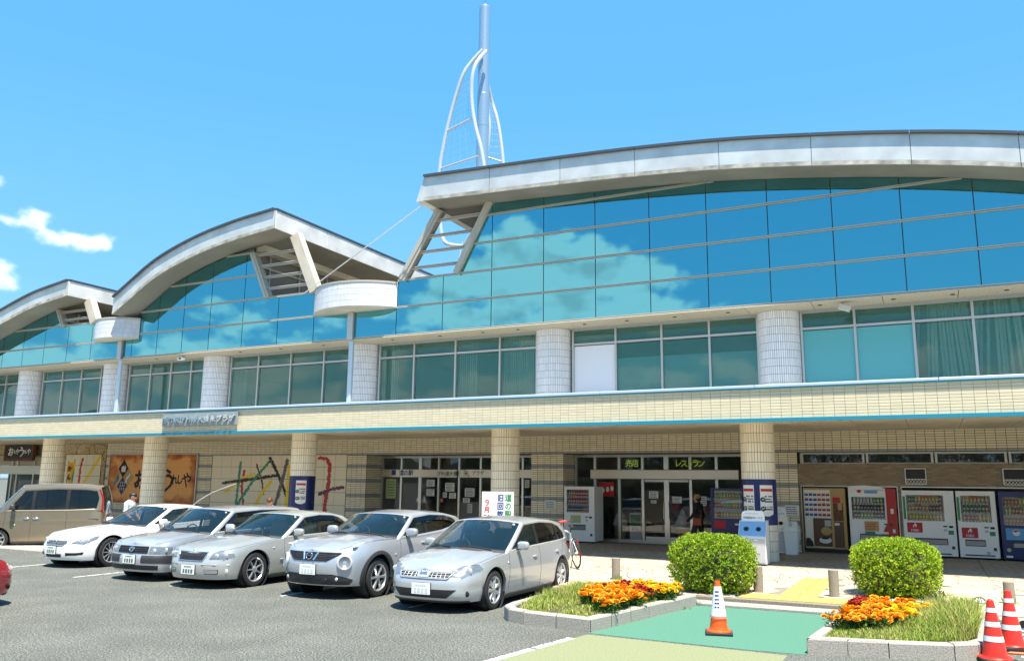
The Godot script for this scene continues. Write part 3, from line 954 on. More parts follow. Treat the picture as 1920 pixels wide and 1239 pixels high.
func build_hall() -> Node3D:
	var hall := thing("station_hall", "long two storey hall with arched metal roofs, blue mirror glass and a beige tiled canopy", "building")
	# --- lower wall
	var beige := Color(0.85, 0.77, 0.57)
	var grey := Color(0.36, 0.38, 0.37)
	var band := part(hall, "lintel_wall", boxm(V(-14.0, 3.31, WALL - 0.26), V(39.6, 0.62, 0.5)), "grout")
	var t := Mb.new()
	tiles(t, -33.85, 5.8, 3.0, 3.62, WALL - 0.01, 0.245, 0.069, 0.012, func(_i, j): return (grey if j == 0 else beige) * rng.randf_range(0.9, 1.04))
	part(band, "wall_tiles", t, "tile", "", "stuff")
	for p in [[-33.85, -33.58], [-28.02, -27.22], [-20.12, -19.2], [-12.27, -11.07], [-4.6, -3.53]]:
		var w := part(hall, "pier", boxm(V((p[0] + p[1]) * 0.5, 1.56, WALL - 0.56), V(p[1] - p[0] - 0.02, 2.87, 1.08)), "grout")
		var q := Mb.new()
		tiles(q, p[0], p[1], 0.12, 2.99, WALL - 0.02, 0.245, 0.069, 0.012, func(_i, j): return (grey if j % 8 == 3 or j % 8 == 4 else beige) * rng.randf_range(0.9, 1.04))
		part(w, "wall_tiles", q, "tile", "", "stuff")
		if p[0] in [-20.12, -12.27]:      # the return into the recess
			var e := Mb.new()
			tiles(e, 0.03, 1.0, 0.12, 2.99, 0, 0.245, 0.069, 0.012, func(_i, j): return (grey if j % 8 == 3 or j % 8 == 4 else beige) * rng.randf_range(0.9, 1.04))
			var ro := part(w, "return_tiles", e, "tile", "", "stuff")
			ro.transform = Transform3D(Basis(Vector3.UP, PI / 2), V(p[1] - 0.012, 0, WALL - 0.02))
	var under := Mb.new()
	under.box(V(-30.8, 0.54, WALL - 0.26), V(5.56, 0.85, 0.5))
	var dado := part(hall, "dado", under, "grout")
	t = Mb.new()
	tiles(t, -33.56, -28.03, 0.12, 0.96, WALL - 0.01, 0.245, 0.069, 0.012, func(_i, j): return (grey if j % 8 > 5 else beige) * rng.randf_range(0.9, 1.04))
	part(dado, "wall_tiles", t, "tile", "", "stuff")
	# --- rough stone wall at the far shop
	var sw := part(hall, "stone_wall", boxm(V(-35.9, 1.85, WALL - 0.3), V(4.05, 3.5, 0.5)), "grout")
	part(sw, "stone_lintel", boxm(V(-40.2, 3.37, WALL - 0.3), V(4.5, 0.48, 0.5)), "grout")
	var hole := PackedVector2Array([Vector2(-36.72, -1), Vector2(-34.15, -1), Vector2(-34.15, 3.14), Vector2(-36.72, 3.14)])
	var hole2 := PackedVector2Array([Vector2(-42.4, -1), Vector2(-37.95, -1), Vector2(-37.95, 3.12), Vector2(-42.4, 3.12)])
	for poly in cells(Rect2(-42.1, 1.0, 8.2, 2.6), 0.42, 0.02, 19):
		for q in Geometry2D.clip_polygons(poly, hole):
			for q2 in Geometry2D.clip_polygons(q, hole2):
				if q2.size() < 3: continue
				var s := Mb.new()
				s.col = Color(0.90, 0.73, 0.44).lerp(Color(0.78, 0.60, 0.34), rng.randf()) * rng.randf_range(0.85, 1.1)
				s.prism(q2, WALL - 0.08, WALL - 0.02 + rng.randf() * 0.03)
				part(sw, "stone", s, "rough_stone")
	mural_panel(hall)
	shop_front(hall)
	entrances(hall)
	brown_wall(hall)
	# --- canopy
	var can := part(hall, "canopy", boxm(V(-19.5, 3.95, -23.2), V(55, 0.66, 5.9)), "roofing")
	t = Mb.new()
	var cream := Color(0.66, 0.60, 0.43)
	tiles(t, -47, 8, 3.575, 4.27, EDGE - 0.03, 0.235, 0.0695, 0.008, func(_i, _j): return cream * rng.randf_range(0.93, 1.03))
	var pb := part(can, "parapet", boxm(V(-19.5, 3.93, EDGE - 0.09), V(55, 0.80, 0.12)), "grout_light")
	pb.name = "parapet"
	part(can, "parapet_tiles", t, "tile", "", "stuff")
	for i in 14:
		part(can, "coping", boxm(V(-44.9 + i * 3.93, 4.335, EDGE - 0.03), V(3.92, 0.065, 0.30), 0.01), "coping").position.z = -0.075
	part(can, "upper_trim", boxm(V(-19.5, 4.285, EDGE + 0.0), V(55, 0.035, 0.07)), "teal")
	part(can, "lower_trim", boxm(V(-19.5, 3.532, EDGE + 0.0), V(55, 0.083, 0.07)), "teal")
	for i in 44:      # soffit boards
		part(can, "soffit_panel", boxm(V(-46.2 + i * 1.22, SOFFIT + 0.01, -23.15), V(1.21, 0.03, 5.7), 0.004), "soffit")
	for x in [-29.4, -24.2, -21.6, -16.6, -14.1, -8.9, -6.5, -1.4, 1.0]:
		var d := Mb.new()
		d.lathe([[0.0, 0.0], [0.075, 0.0], [0.095, 0.006], [0.1, 0.02]], 20, Transform3D(Basis.IDENTITY, V(x, SOFFIT - 0.012, -24.3)))
		part(can, "downlight", d, "alu")
	for x in COL_X:
		var c := column(hall, x, -22.5, 0.42, FLOOR, SOFFIT, Color(0.82, 0.77, 0.63), 0.0735)
		if x in [-19.27, -4.04]: column_film(c, x, x == -4.04)
	# --- upper storey
	part(hall, "upper_floor", boxm(V(-19.5, 4.5, -30.6), V(55, 0.5, 9.2)), "dark_room")
	part(hall, "room_wall", boxm(V(-19.5, 6.1, -35.0), V(55, 2.8, 0.2)), "room_wall")
	part(hall, "room_ceiling", boxm(V(-19.5, 7.45, -30.7), V(55, 0.3, 9.2)), "room_wall")
	for x in [-46.8, -33.9, -19.7, -11.6, -3.95, 7.9]: part(hall, "partition", boxm(V(x, 6.1, -30.9), V(0.15, 2.5, 8.2)), "room_wall")
	for x in UP_X:
		column(hall, x * 1.021, UPW, 0.62, 4.6, 7.30, Color(0.80, 0.81, 0.83), 0.063)
	window_bay(hall, [-18.73, -17.16, -15.35, -13.51, -12.05], ["side", "flower", "side", "blind"])
	window_bay(hall, [-10.68, -9.14, -7.56, -6.0, -4.5], ["board", "halffrost", "halffrost", "halffrost"])
	window_bay(hall, [-3.2, -1.7, -0.14, 1.36, 2.95], ["frost", "frost", "gather", "gather"])
	window_bay(hall, [-32.75, -31.37, -30.07, -28.82, -27.8], ["", "", "", ""])
	window_bay(hall, [-26.45, -24.92, -23.17, -21.46, -20.1], ["side", "", "", ""])
	window_bay(hall, [-38.95, -37.5, -36.1, -34.7, -34.1], ["", "", "", ""])
	window_bay(hall, [-44.9, -43.4, -41.9, -40.3], ["", "", ""])
	# soffit between the windows and the curtain wall, with its small lamps
	for i in 28:
		part(hall, "eaves_panel", boxm(V(-46 + i * 1.92, 7.318, -25.8), V(1.905, 0.03, 1.5), 0.004), "beige")
	for x in [-33, -30.6, -28.9, -25.6, -23.4, -21.2, -17.9, -15.8, -14.0, -12.6, -10.1, -8.6, -7.0, -5.3, -2.6, -0.6, 0.9, 2.2]:
		var d := Mb.new()
		d.lathe([[0.0, 0.0], [0.055, 0.001], [0.07, 0.012]], 14, Transform3D(Basis.IDENTITY, V(x, 7.286, -25.55)))
		part(hall, "downlight", d, "dark_plastic")
	# --- curtain walls
	var ys := [7.36, 8.42, 9.45, 10.49, 11.49, 12.5]
	var reg := PackedVector2Array([Vector2(-19.35, 7.34), Vector2(7.2, 7.34)])
	for i in 25:
		var x := lerpf(7.2, -13.5, i / 24.0)
		reg.append(Vector2(x, curve(ROOF_R, x) - 0.9))
	reg.append_array(PackedVector2Array([Vector2(-14.85, 9.47), Vector2(-17.42, 9.47), Vector2(-17.42, 8.40), Vector2(-19.35, 8.40)]))
	curtain(hall, [-19.35, -17.45, -15.44, -13.44, -11.42, -9.52, -7.64, -5.78, -3.91, -2.07, -0.23, 1.59, 3.45, 5.3, 7.2], ys, reg)
	reg = PackedVector2Array([Vector2(-32.2, 7.34), Vector2(-19.65, 7.34), Vector2(-19.65, 8.40), Vector2(-21.35, 8.40), Vector2(-21.35, 9.40), Vector2(-23.8, 9.40), Vector2(-24.75, 11.32)])
	for i in 15:
		var x := lerpf(-24.9, -31.3, i / 14.0)
		reg.append(Vector2(x, curve(ROOF_M, x) - 0.82))
	reg.append_array(PackedVector2Array([Vector2(-31.3, 8.40), Vector2(-32.2, 8.40)]))
	curtain(hall, [-32.2, -31.73, -30.15, -28.6, -27.02, -25.14, -23.24, -21.37, -19.65], [7.36, 8.40, 9.38, 10.4, 11.4], reg)
	reg = PackedVector2Array([Vector2(-47.5, 7.34), Vector2(-32.55, 7.34), Vector2(-32.55, 8.2), Vector2(-34.1, 8.2), Vector2(-34.1, 9.16), Vector2(-36.64, 9.16), Vector2(-37.08, 9.92)])
	for i in 9:
		var x := lerpf(-37.4, -43.6, i / 8.0)
		reg.append(Vector2(x, curve(ROOF_L, x) - 0.72))
	reg.append(Vector2(-44.6, 7.5))
	curtain(hall, [-46, -44.4, -42.75, -41.1, -39.5, -37.9, -36.2, -34.5, -32.55], [7.36, 8.2, 9.16, 10.1], reg)
	for x in [-19.5, -32.4]:
		part(hall, "corner_post", boxm(V(x, 7.86, GLASS + 0.03), V(0.26, 1.05, 0.2), 0.01), "alu")
		part(hall, "downpipe", boxm(V(x, 6.0, GLASS - 0.05), V(0.19, 2.6, 0.14), 0.02), "coping")
	roof(hall, ROOF_R, 0.90, [-15.69, -13.0, -10.33, -7.74, -5.08, -2.43, 0.14, 2.67, 5.5, 8.5], 0, false)
	roof(hall, ROOF_M, 0.77, [-31.82, -29.5, -27.6, -25.7, -22.73], 0, true)
	roof(hall, ROOF_L, 0.70, [-48, -45.5, -43, -40.4, -37.8, -35.05], 0, true)
	# left end cap of the big roof
	var cap := Mb.new()
	var yr := 12.89
	cap.hexa([V(-16.0, yr - 0.9, FASC + 0.01), V(-15.68, yr - 0.9, FASC + 0.01), V(-15.68, yr - 0.9, -50), V(-16.0, yr - 0.9, -50), V(-15.70, yr - 0.02, FASC + 0.01), V(-15.68, yr - 0.02, FASC + 0.01), V(-15.68, yr - 0.02, -50), V(-15.70, yr - 0.02, -50)])
	part(hall, "roof_end", cap, "fascia")
	louvre(hall, Vector2(-15.62, 11.97), Vector2(-17.2, 9.45), Vector2(-13.52, 11.97), Vector2(-14.86, 9.45), 0.30, 0.2, 4)
	louvre(hall, Vector2(-24.75, 11.33), Vector2(-23.82, 9.40), Vector2(-22.52, 11.86), Vector2(-21.32, 9.40), 0.24, 0.42, 4)
	louvre(hall, Vector2(-37.0, 9.95), Vector2(-36.55, 9.16), Vector2(-34.9, 10.25), Vector2(-34.3, 9.16), 0.2, 0.42, 2)
	drum(hall, -21.36, -17.43, 8.40, 9.36, 1.02)
	drum(hall, -34.1, -31.3, 8.18, 9.08, 0.8)
	# clerestory walls under the raised ends, and the flat decks between the roofs
	for w in [[-24.9, 11.5, 9.4], [-37.2, 10.1, 9.16]]:
		var cw := part(hall, "clerestory", boxm(V(w[0] - 0.1, (w[1] + w[2]) * 0.5, -37.5), V(0.1, w[1] - w[2] + 0.5, 24.4)), "dark_room")
		for i in 12: part(cw, "mullion", boxm(V(w[0], (w[1] + w[2]) * 0.5, -26.2 - i * 1.9), V(0.08, w[1] - w[2] + 0.4, 0.07)), "mull")
		part(cw, "rail", boxm(V(w[0] + 0.01, w[1] - 0.55, -37.5), V(0.08, 0.08, 24)), "mull")
		part(cw, "head_beam", boxm(V(w[0] + 0.3, w[1] + 0.15, -37.6), V(0.5, 0.35, 24.6)), "soffit")
	part(hall, "roof_deck", boxm(V(-19.0, 9.3, -38), V(11.6, 0.12, 25.6)), "roof_under")
	part(hall, "roof_deck", boxm(V(-34.2, 9.0, -38), V(6.0, 0.12, 25.6)), "roof_under")
	part(hall, "wall", boxm(V(-13.35, 10.5, -38), V(0.2, 2.6, 25.5)), "beige")
	part(hall, "rear_wall", boxm(V(-19.5, 6.5, -50.2), V(58, 13, 0.3)), "beige")
	# wire stay and spire
	var stay := Mb.new()
	stay.tube([V(-15.95, 11.95, -24.3), V(-21.75, 9.34, -24.9)], 0.022, 8)
	tag(part(self, "stay_wire", stay, "white_pipe"), "thin white stay wire running from the big roof corner down to the drum", "wire")
	# loudspeaker and lamp under the eaves
	var sp := thing("floodlight", "small beige floodlight on a bracket under the eaves beside the round column", "lamp", V(-1.95, 7.29, -25.4))
	var b := Mb.new(); b.box(V(0, -0.07, 0), V(0.04, 0.16, 0.04)); part(sp, "bracket", b, "alu")
	b = Mb.new(); b.bev(V(0.05, -0.17, 0.06), V(0.34, 0.17, 0.2), 0.02, Basis(Vector3.FORWARD, 0.35)); part(sp, "housing", b, "cream_metal")
	b = Mb.new(); b.box(V(0.15, -0.27, 0.06), V(0.15, 0.03, 0.15), Basis(Vector3.FORWARD, 0.35)); part(sp, "lens", b, "dark_plastic")
	sp = thing("security_camera", "small white security camera under the eaves of the middle roof", "camera", V(-28.75, 7.29, -25.3))
	b = Mb.new(); b.box(V(0, -0.06, 0), V(0.03, 0.12, 0.03)); part(sp, "bracket", b, "alu")
	b = Mb.new(); b.bev(V(0.03, -0.14, 0.05), V(0.34, 0.12, 0.14), 0.02); part(sp, "housing", b, "white")
	b = Mb.new(); b.box(V(0.03, -0.14, 0.125), V(0.1, 0.08, 0.02)); part(sp, "lens", b, "black")
	return hall

func column_film(c: Node, x: float, full: bool) -> void:      # printed film round a column
	var b := Mb.new()
	b.lathe([[0.434, 1.02], [0.434, 2.17]], 48, Transform3D(Basis.IDENTITY, V(x, 0, -22.5)))
	var o := part(c, "column_wrap", b, "navy")
	for a in ([0.62, -0.52] if full else [0.62]):
		var p := Mb.new()
		var g := []
		for j in 9:
			var row := PackedVector3Array()
			for i in 11:
				var t: float = a + (i - 5.0) / 10.0 * 0.80
				var y := 1.30 + j / 8.0 * 0.72
				if j == 0: y -= 0.06 * (1.0 - pow((i - 5.0) / 5.0, 2))
				row.append(V(x + sin(t) * 0.439, y, -22.5 + cos(t) * 0.439))
			g.append(row)
		p.grid(g, false)
		part(o, "notice", p, "paper")
		var red := Mb.new()
		var ink := Mb.new()
		for i in 10:
			var t0: float = a + (i - 5.0) / 10.0 * 0.72
			var t1: float = a + (i - 4.0) / 10.0 * 0.72
			var e0 := V(sin(t0), 0, cos(t0)) * 0.4425 + V(x, 0, -22.5)
			var e1 := V(sin(t1), 0, cos(t1)) * 0.4425 + V(x, 0, -22.5)
			red.quad(e0 + V(0, 1.86, 0), e0 + V(0, 1.93, 0), e1 + V(0, 1.93, 0), e1 + V(0, 1.86, 0))
			if i >= 3:
				for r in [[1.72, 0.035], [1.655, 0.03], [1.585, 0.045], [1.46, 0.03], [1.395, 0.045]]:
					if rng.randf() < 0.85: ink.quad(e0 + V(0, r[0], 0), e0 + V(0, r[0] + r[1], 0), e0.lerp(e1, 0.75) + V(0, r[0] + r[1], 0), e0.lerp(e1, 0.75) + V(0, r[0], 0))
		for y in [1.66, 1.43]:
			var t: float = a - 0.25
			var n := V(sin(t), 0, cos(t))
			ink.lathe([[0.0, 0.0], [0.06, 0.0001]], 16, Transform3D(Basis(n.cross(Vector3.UP) * -1.0, n, Vector3.UP), V(x, y, -22.5) + n * 0.4428))
		part(o, "red_bar", red, "ink_red")
		part(o, "lettering", ink, "ink", "", "stuff")
		for y in [[1.66, "1F"], [1.43, "2F"]]:
			var t: float = a - 0.25
			var n := V(sin(t), 0, cos(t))
			var tm := part(o, "lettering", latin(y[1], 0.075, 0.001), "paper")
			tm.transform = Transform3D(Basis(Vector3.UP.cross(n), Vector3.UP, n), V(x, y[0], -22.5) + n * 0.4442)

func mural_panel(hall: Node) -> void:
	# big square tiles with a painted design of broad brush strokes
	var W := 1024
	var H := 430
	var im := Image.create(W, H, false, Image.FORMAT_RGB8)
	im.fill(Color(0.93, 0.89, 0.79))
	var G := Color(0.10, 0.55, 0.43)
	var Rr := Color(0.72, 0.08, 0.06)
	var Y := Color(0.95, 0.82, 0.10)
	var K := Color(0.13, 0.08, 0.05)
	var N := FastNoiseLite.new()
	N.frequency = 0.05
	# [colour, width, points...] in hundredths of width and height
	for s in [[G, 15, 22.5, 14, 21, 96], [Rr, 15, 26, 30, 24.5, 60, 27, 97], [Y, 22, 33, 36, 25.5, 44], [K, 20, 10, 53, 30, 46, 52, 38], [Y, 14, 12, 70, 20, 55], [G, 17, 45, 12, 34, 45, 22, 93], [Color(0.32, 0.17, 0.09), 11, 35, 18, 40, 50, 41.5, 73],
			[Y, 19, 46.5, 50, 41, 68, 36, 94], [K, 18, 45, 6, 52, 38, 60.5, 84], [Color(0.36, 0.35, 0.32), 20, 58, 10, 54, 60, 50, 97], [Y, 26, 60, 22, 59.5, 98], [Rr, 21, 81, 6, 86, 8, 88.5, 20, 88, 50, 86, 98], [Color(0.36, 0.12, 0.22), 20, 82, 71, 90, 62, 98, 58]]:
		var pts := []
		for i in range(2, s.size(), 2): pts.append(Vector2(s[i] / 100.0 * W, s[i + 1] / 100.0 * H))
		for i in pts.size() - 1:
			var a: Vector2 = pts[i]
			var c: Vector2 = pts[i + 1]
			var w: float = s[1]
			for y in range(maxi(0, int(minf(a.y, c.y) - w)), mini(H, int(maxf(a.y, c.y) + w))):
				for x in range(maxi(0, int(minf(a.x, c.x) - w)), mini(W, int(maxf(a.x, c.x) + w))):
					var p := Vector2(x, y)
					var q := Geometry2D.get_closest_point_to_segment(p, a, c)
					var d := p.distance_to(q) + N.get_noise_2d(x, y) * w * 0.55
					if d < w * 0.62: im.set_pixel(x, y, s[0].lightened(clampf(N.get_noise_2d(x * 2.0 + 300, y * 2.0) * 0.4, 0, 0.25)))
	var m := sm("mural", 1, 1, 1, 0.4)
	m.albedo_texture = ImageTexture.create_from_image(im)
	var back := part(hall, "mural_wall", boxm(V(-23.67, 1.58, WALL - 0.28), V(7.08, 2.92, 0.5)), "grout")
	var nx := 13
	var ny := 6
	var x0 := -27.2
	var w := 7.06 / nx
	var h := 2.92 / ny
	for j in ny:
		for i in nx:
			var t := Mb.new()
			var a := V(-w * 0.5 + 0.006, -h * 0.5 + 0.006, 0.012)
			var d := V(w * 0.5 - 0.006, h * 0.5 - 0.006, 0.012)
			# the design fills the upper two thirds; below it is plain
			var v0 := 1.0 - (j + 1.0) / ny
			var v1 := 1.0 - float(j) / ny
			t.quad_uv(a, V(a.x, d.y, a.z), d, V(d.x, a.y, a.z), Vector2(float(i) / nx, minf(v0 * 1.35, 0.98)), Vector2((i + 1.0) / nx, minf(v1 * 1.35, 0.999)))
			t.box(Vector3.ZERO, V(w - 0.012, h - 0.012, 0.018))
			var k := t.v.size() - 36
			for q in range(k, t.v.size()): t.uv[q] = Vector2(0.02, 0.98)
			part(back, "mural_tile", t, "mural").position = V(x0 + (i + 0.5) * w, 0.12 + (j + 0.5) * h, WALL - 0.02)
	# the narrow panel in the stone wall
	var im2 := Image.create(256, 320, false, Image.FORMAT_RGB8)
	im2.fill(Color(0.92, 0.88, 0.78))
	for s in [[G, 11, 26, 14, 21, 98], [Rr, 11, 48, 10, 44, 30, 42, 98], [Y, 15, 98, 2, 34, 98]]:
		var pts := []
		for i in range(2, s.size(), 2): pts.append(Vector2(s[i] / 100.0 * 256, s[i + 1] / 100.0 * 220))
		for i in pts.size() - 1:
			for y in 320:
				for x in 256:
					var p := Vector2(x, y)
					if absf(p.distance_to(Geometry2D.get_closest_point_to_segment(p, pts[i], pts[i + 1]))) + N.get_noise_2d(x, y) * 4.0 < s[1] * 0.62: im2.set_pixel(x, y, s[0])
	var m2 := sm("mural_small", 1, 1, 1, 0.4)
	m2.albedo_texture = ImageTexture.create_from_image(im2)
	back = part(hall, "mural_wall", boxm(V(-35.43, 1.62, WALL - 0.22), V(2.5, 3.0, 0.4)), "grout")
	for j in 6:
		for i in 5:
			var t := Mb.new()
			t.quad_uv(V(-0.243, -0.243, 0.012), V(-0.243, 0.243, 0.012), V(0.243, 0.243, 0.012), V(0.243, -0.243, 0.012), Vector2(i / 5.0, 1 - (j + 1) / 6.0), Vector2((i + 1) / 5.0, 1 - j / 6.0))
			t.box(Vector3.ZERO, V(0.486, 0.486, 0.018))
			for q in range(t.v.size() - 36, t.v.size()): t.uv[q] = Vector2(0.02, 0.98)
			part(back, "mural_tile", t, "mural_small").position = V(-36.43 + i * 0.5, 0.37 + j * 0.5, WALL - 0.008)

# ---------------------------------------------------------------- shop fronts and entrances
func paper_sheet(parent: Node, called: String, x0: float, y0: float, x1: float, y1: float, z: float, m, lines := 0, inkm := "ink") -> void:
	var o := part(parent, called, boxm(V((x0 + x1) * 0.5, (y0 + y1) * 0.5, z), V(x1 - x0, y1 - y0, 0.004)), m)
	if lines > 0:
		var b := Mb.new()
		faint_lines(b, V(x0 + (x1 - x0) * 0.1, y0 + (y1 - y0) * 0.08, z + 0.003), (x1 - x0) * 0.8, (y1 - y0) * 0.84, lines, rng)
		part(o, "print", b, inkm, "", "stuff")

func shop_front(hall: Node) -> void:
	grain(sm("gold_stone", 0.55, 0.42, 0.24, 0.9), noise_img(71, 0.03, 256, 0.5, 1.0, 5), 0.6)
	var o := part(hall, "shop_entrance", boxm(V(-40.4, 3.0, WALL - 0.32), V(4.9, 0.22, 0.3)), "beige")
	for x in [-42.4, -41.0, -40.6, -39.3, -38.6, -37.95]:
		part(o, "door_post", boxm(V(x, 1.5, WALL - 0.25), V(0.09, 2.9, 0.1)), "steel_band")
	for x in [[-41.0, -39.3], [-39.3, -37.95]]:
		part(o, "pane", boxm(V((x[0] + x[1]) * 0.5, 1.2, WALL - 0.26), V(x[1] - x[0] - 0.1, 2.2, 0.01)), "door_glass")
	part(o, "header", boxm(V(-40.0, 2.4, WALL - 0.22), V(4.2, 0.42, 0.08)), "steel_band")
	part(o, "room", boxm(V(-42.0, 1.7, WALL - 3.6), V(9.0, 3.6, 0.1)), "dark_room")
	part(o, "room_ceiling", boxm(V(-42.0, 3.3, WALL - 2.1), V(9.0, 0.1, 3.1)), "room_wall")
	part(o, "room_floor", boxm(V(-42.0, 0.08, WALL - 2.1), V(9.0, 0.1, 3.1)), "floor_shop")
	part(o, "rough_wall", boxm(V(-44.7, 1.8, WALL - 0.3), V(4.5, 3.5, 0.5)), "gold_stone")
	part(o, "upper_panel", boxm(V(-40.2, 2.87, WALL - 0.30), V(4.5, 0.5, 0.06)), "beige")
	part(o, "side_wall", boxm(V(-37.7, 1.6, WALL - 2.0), V(0.1, 3.0, 3.2)), "dark_room")
	# hanging board
	var s := thing("shop_sign", "dark wooden shop board with white brush lettering in an orange frame", "sign", V(-39.55, 2.92, -25.55))
	part(s, "board", boxm(V(0, 0.36, 0), V(1.95, 0.72, 0.08)), "black")
	for f in [[0, 0.76, 2.2, 0.12], [0, -0.05, 2.2, 0.12]]: part(s, "frame", boxm(V(f[0], f[1], -0.02), V(f[2], f[3], 0.16), 0.01), "wood")
	for x in [-1.06, 1.06]: part(s, "frame", boxm(V(x, 0.355, -0.02), V(0.12, 0.70, 0.155), 0.01), "wood")
	for x in [-0.7, 0.0, 0.7]: part(s, "hanger", boxm(V(x, 0.84, 0.02), V(0.14, 0.04, 0.2), 0.01), "black")
	brush(s, V(-0.82, 0.1, 0.043), 1.0, "paper")
	var b := Mb.new()
	# tall narrow banner
	s = thing("shop_banner", "narrow yellow banner with dark lettering on a white pole before the stone wall", "banner", V(-34.42, FLOOR, -24.7))
	b = Mb.new(); b.tube([V(-0.28, 0, 0), V(-0.28, 2.72, 0)], 0.018); b.tube([V(-0.34, 2.68, 0), V(0.28, 2.66, 0)], 0.014); part(s, "pole", b, "white")
	var g := []
	for j in 13:
		var row := PackedVector3Array()
		for i in 5:
			var t := j / 12.0
			row.append(V(-0.16 + i * 0.095 + 0.05 * sin(t * 7.0), 0.95 + t * 1.65, 0.03 + 0.05 * sin(t * 9.0 + i * 0.7)))
		g.append(row)
	b = Mb.new(); b.grid(g, false)
	var c := sm("banner_cloth", 0.75, 0.42, 0.03, 0.8)
	part(s, "cloth", b, c)
	letters(s, "かんきょ", V(-0.11, 2.18, 0.095), 0.27, 0.055, 1.4, "ink", true)
	b = Mb.new(); b.box(V(-0.22, 1.8, 0.0), V(0.03, 1.7, 0.01)); part(s, "edge_strip", b, "ink_green")
	# large brown poster
	s = thing("poster_board", "large brown poster board with diamonds and black brush lettering behind the column", "poster", V(-33.5, 0.96, WALL))
	var m := sm("poster_brown", 1, 1, 1, 0.6)
	var im := Image.create(384, 160, false, Image.FORMAT_RGB8)
	var n := FastNoiseLite.new(); n.frequency = 0.018; n.fractal_octaves = 5
	for y in 160:
		for x in 384:
			var e := minf(minf(x, 383 - x) / 70.0, minf(y, 159 - y) / 40.0)
			var t := clampf(e * 1.5 + 0.2 + n.get_noise_2d(x, y) * 0.8, 0, 1)
			im.set_pixel(x, y, Color(0.62, 0.27, 0.09).lerp(Color(0.93, 0.68, 0.40), t).darkened(0.12 * absf(n.get_noise_2d(x * 5.0, y * 5.0))))
	m.albedo_texture = ImageTexture.create_from_image(im)
	b = Mb.new(); b.quad_uv(V(0, 0, 0.05), V(0, 2.12, 0.05), V(5.45, 2.12, 0.05), V(5.45, 0, 0.05), Vector2.ZERO, Vector2.ONE)
	part(s, "print", b, m)
	part(s, "board", boxm(V(2.725, 1.06, 0.015), V(5.45, 2.12, 0.06)), "black")
	for f in [[2.725, 2.14, 5.55, 0.05], [2.725, -0.02, 5.55, 0.05]]: part(s, "frame", boxm(V(f[0], f[1], 0.03), V(f[2], f[3], 0.09)), "alu")
	for x in [-0.03, 5.48]: part(s, "frame", boxm(V(x, 1.06, 0.03), V(0.05, 2.1, 0.088)), "alu")
	for d in [[0.93, 1.50, "ink"], [1.27, 1.12, "gold"], [0.93, 0.74, "navy"]]:
		b = Mb.new(); b.prism(PackedVector2Array([Vector2(d[0] - 0.33, d[1]), Vector2(d[0], d[1] + 0.41), Vector2(d[0] + 0.33, d[1]), Vector2(d[0], d[1] - 0.41)]), 0.052, 0.056)
		part(s, "diamond", b, d[2])
	b = Mb.new()
	b.prism(PackedVector2Array([Vector2(0.80, 1.36), Vector2(0.80, 1.56), Vector2(0.90, 1.64), Vector2(0.96, 1.58), Vector2(1.02, 1.66), Vector2(1.08, 1.58), Vector2(1.06, 1.36)]), 0.056, 0.06)
	for i in 3:
		for j in 3: b.prism(PackedVector2Array([Vector2(0.76 + i * 0.13 + j * 0.02, 0.56 + j * 0.14), Vector2(0.80 + i * 0.13 + j * 0.02, 0.66 + j * 0.14), Vector2(0.83 + i * 0.13 + j * 0.02, 0.66 + j * 0.14), Vector2(0.79 + i * 0.13 + j * 0.02, 0.56 + j * 0.14)]), 0.056, 0.06)
	b.prism(PackedVector2Array([Vector2(1.1, 0.95), Vector2(1.2, 1.15), Vector2(1.28, 1.18), Vector2(1.38, 1.32), Vector2(1.42, 1.22), Vector2(1.3, 1.1), Vector2(1.2, 1.0), Vector2(1.22, 0.85)]), 0.056, 0.06)
	part(s, "emblem", b, "paper")
	b = Mb.new()
	b.prism(PackedVector2Array([Vector2(0.32, 0.58), Vector2(0.38, 0.76), Vector2(0.36, 0.90), Vector2(0.46, 1.0), Vector2(0.48, 1.14), Vector2(0.58, 1.26), Vector2(0.68, 1.2), Vector2(0.70, 1.05), Vector2(0.6, 0.92), Vector2(0.5, 0.82), Vector2(0.4, 0.74)]), 0.052, 0.056)
	part(s, "emblem", b, sm("lake_blue", 0.06, 0.22, 0.30, 0.6))
	brush(s, V(1.65, 0.55, 0.054), 2.05, "ink")

func brush(parent: Node, at: Vector3, k: float, m) -> void:      # the shop's lettering, one part for each character
	var x := 0.0
	for g in [["お", 0.42, 0.055], ["い", 0.20, 0.03], ["し", 0.20, 0.03], ["や", 0.30, 0.036], ["う", 0.50, 0.06], ["れ", 0.22, 0.03], ["し", 0.20, 0.03], ["や", 0.32, 0.036]]:
		var s: float = g[1] * k
		var b := Mb.new()
		glyph(b, g[0], at + V(x * k * 0.72, (0.48 * k - s) * 0.5, 0), s, g[2] * k)
		part(parent, "letter", b, m)
		x += g[1] * 0.98

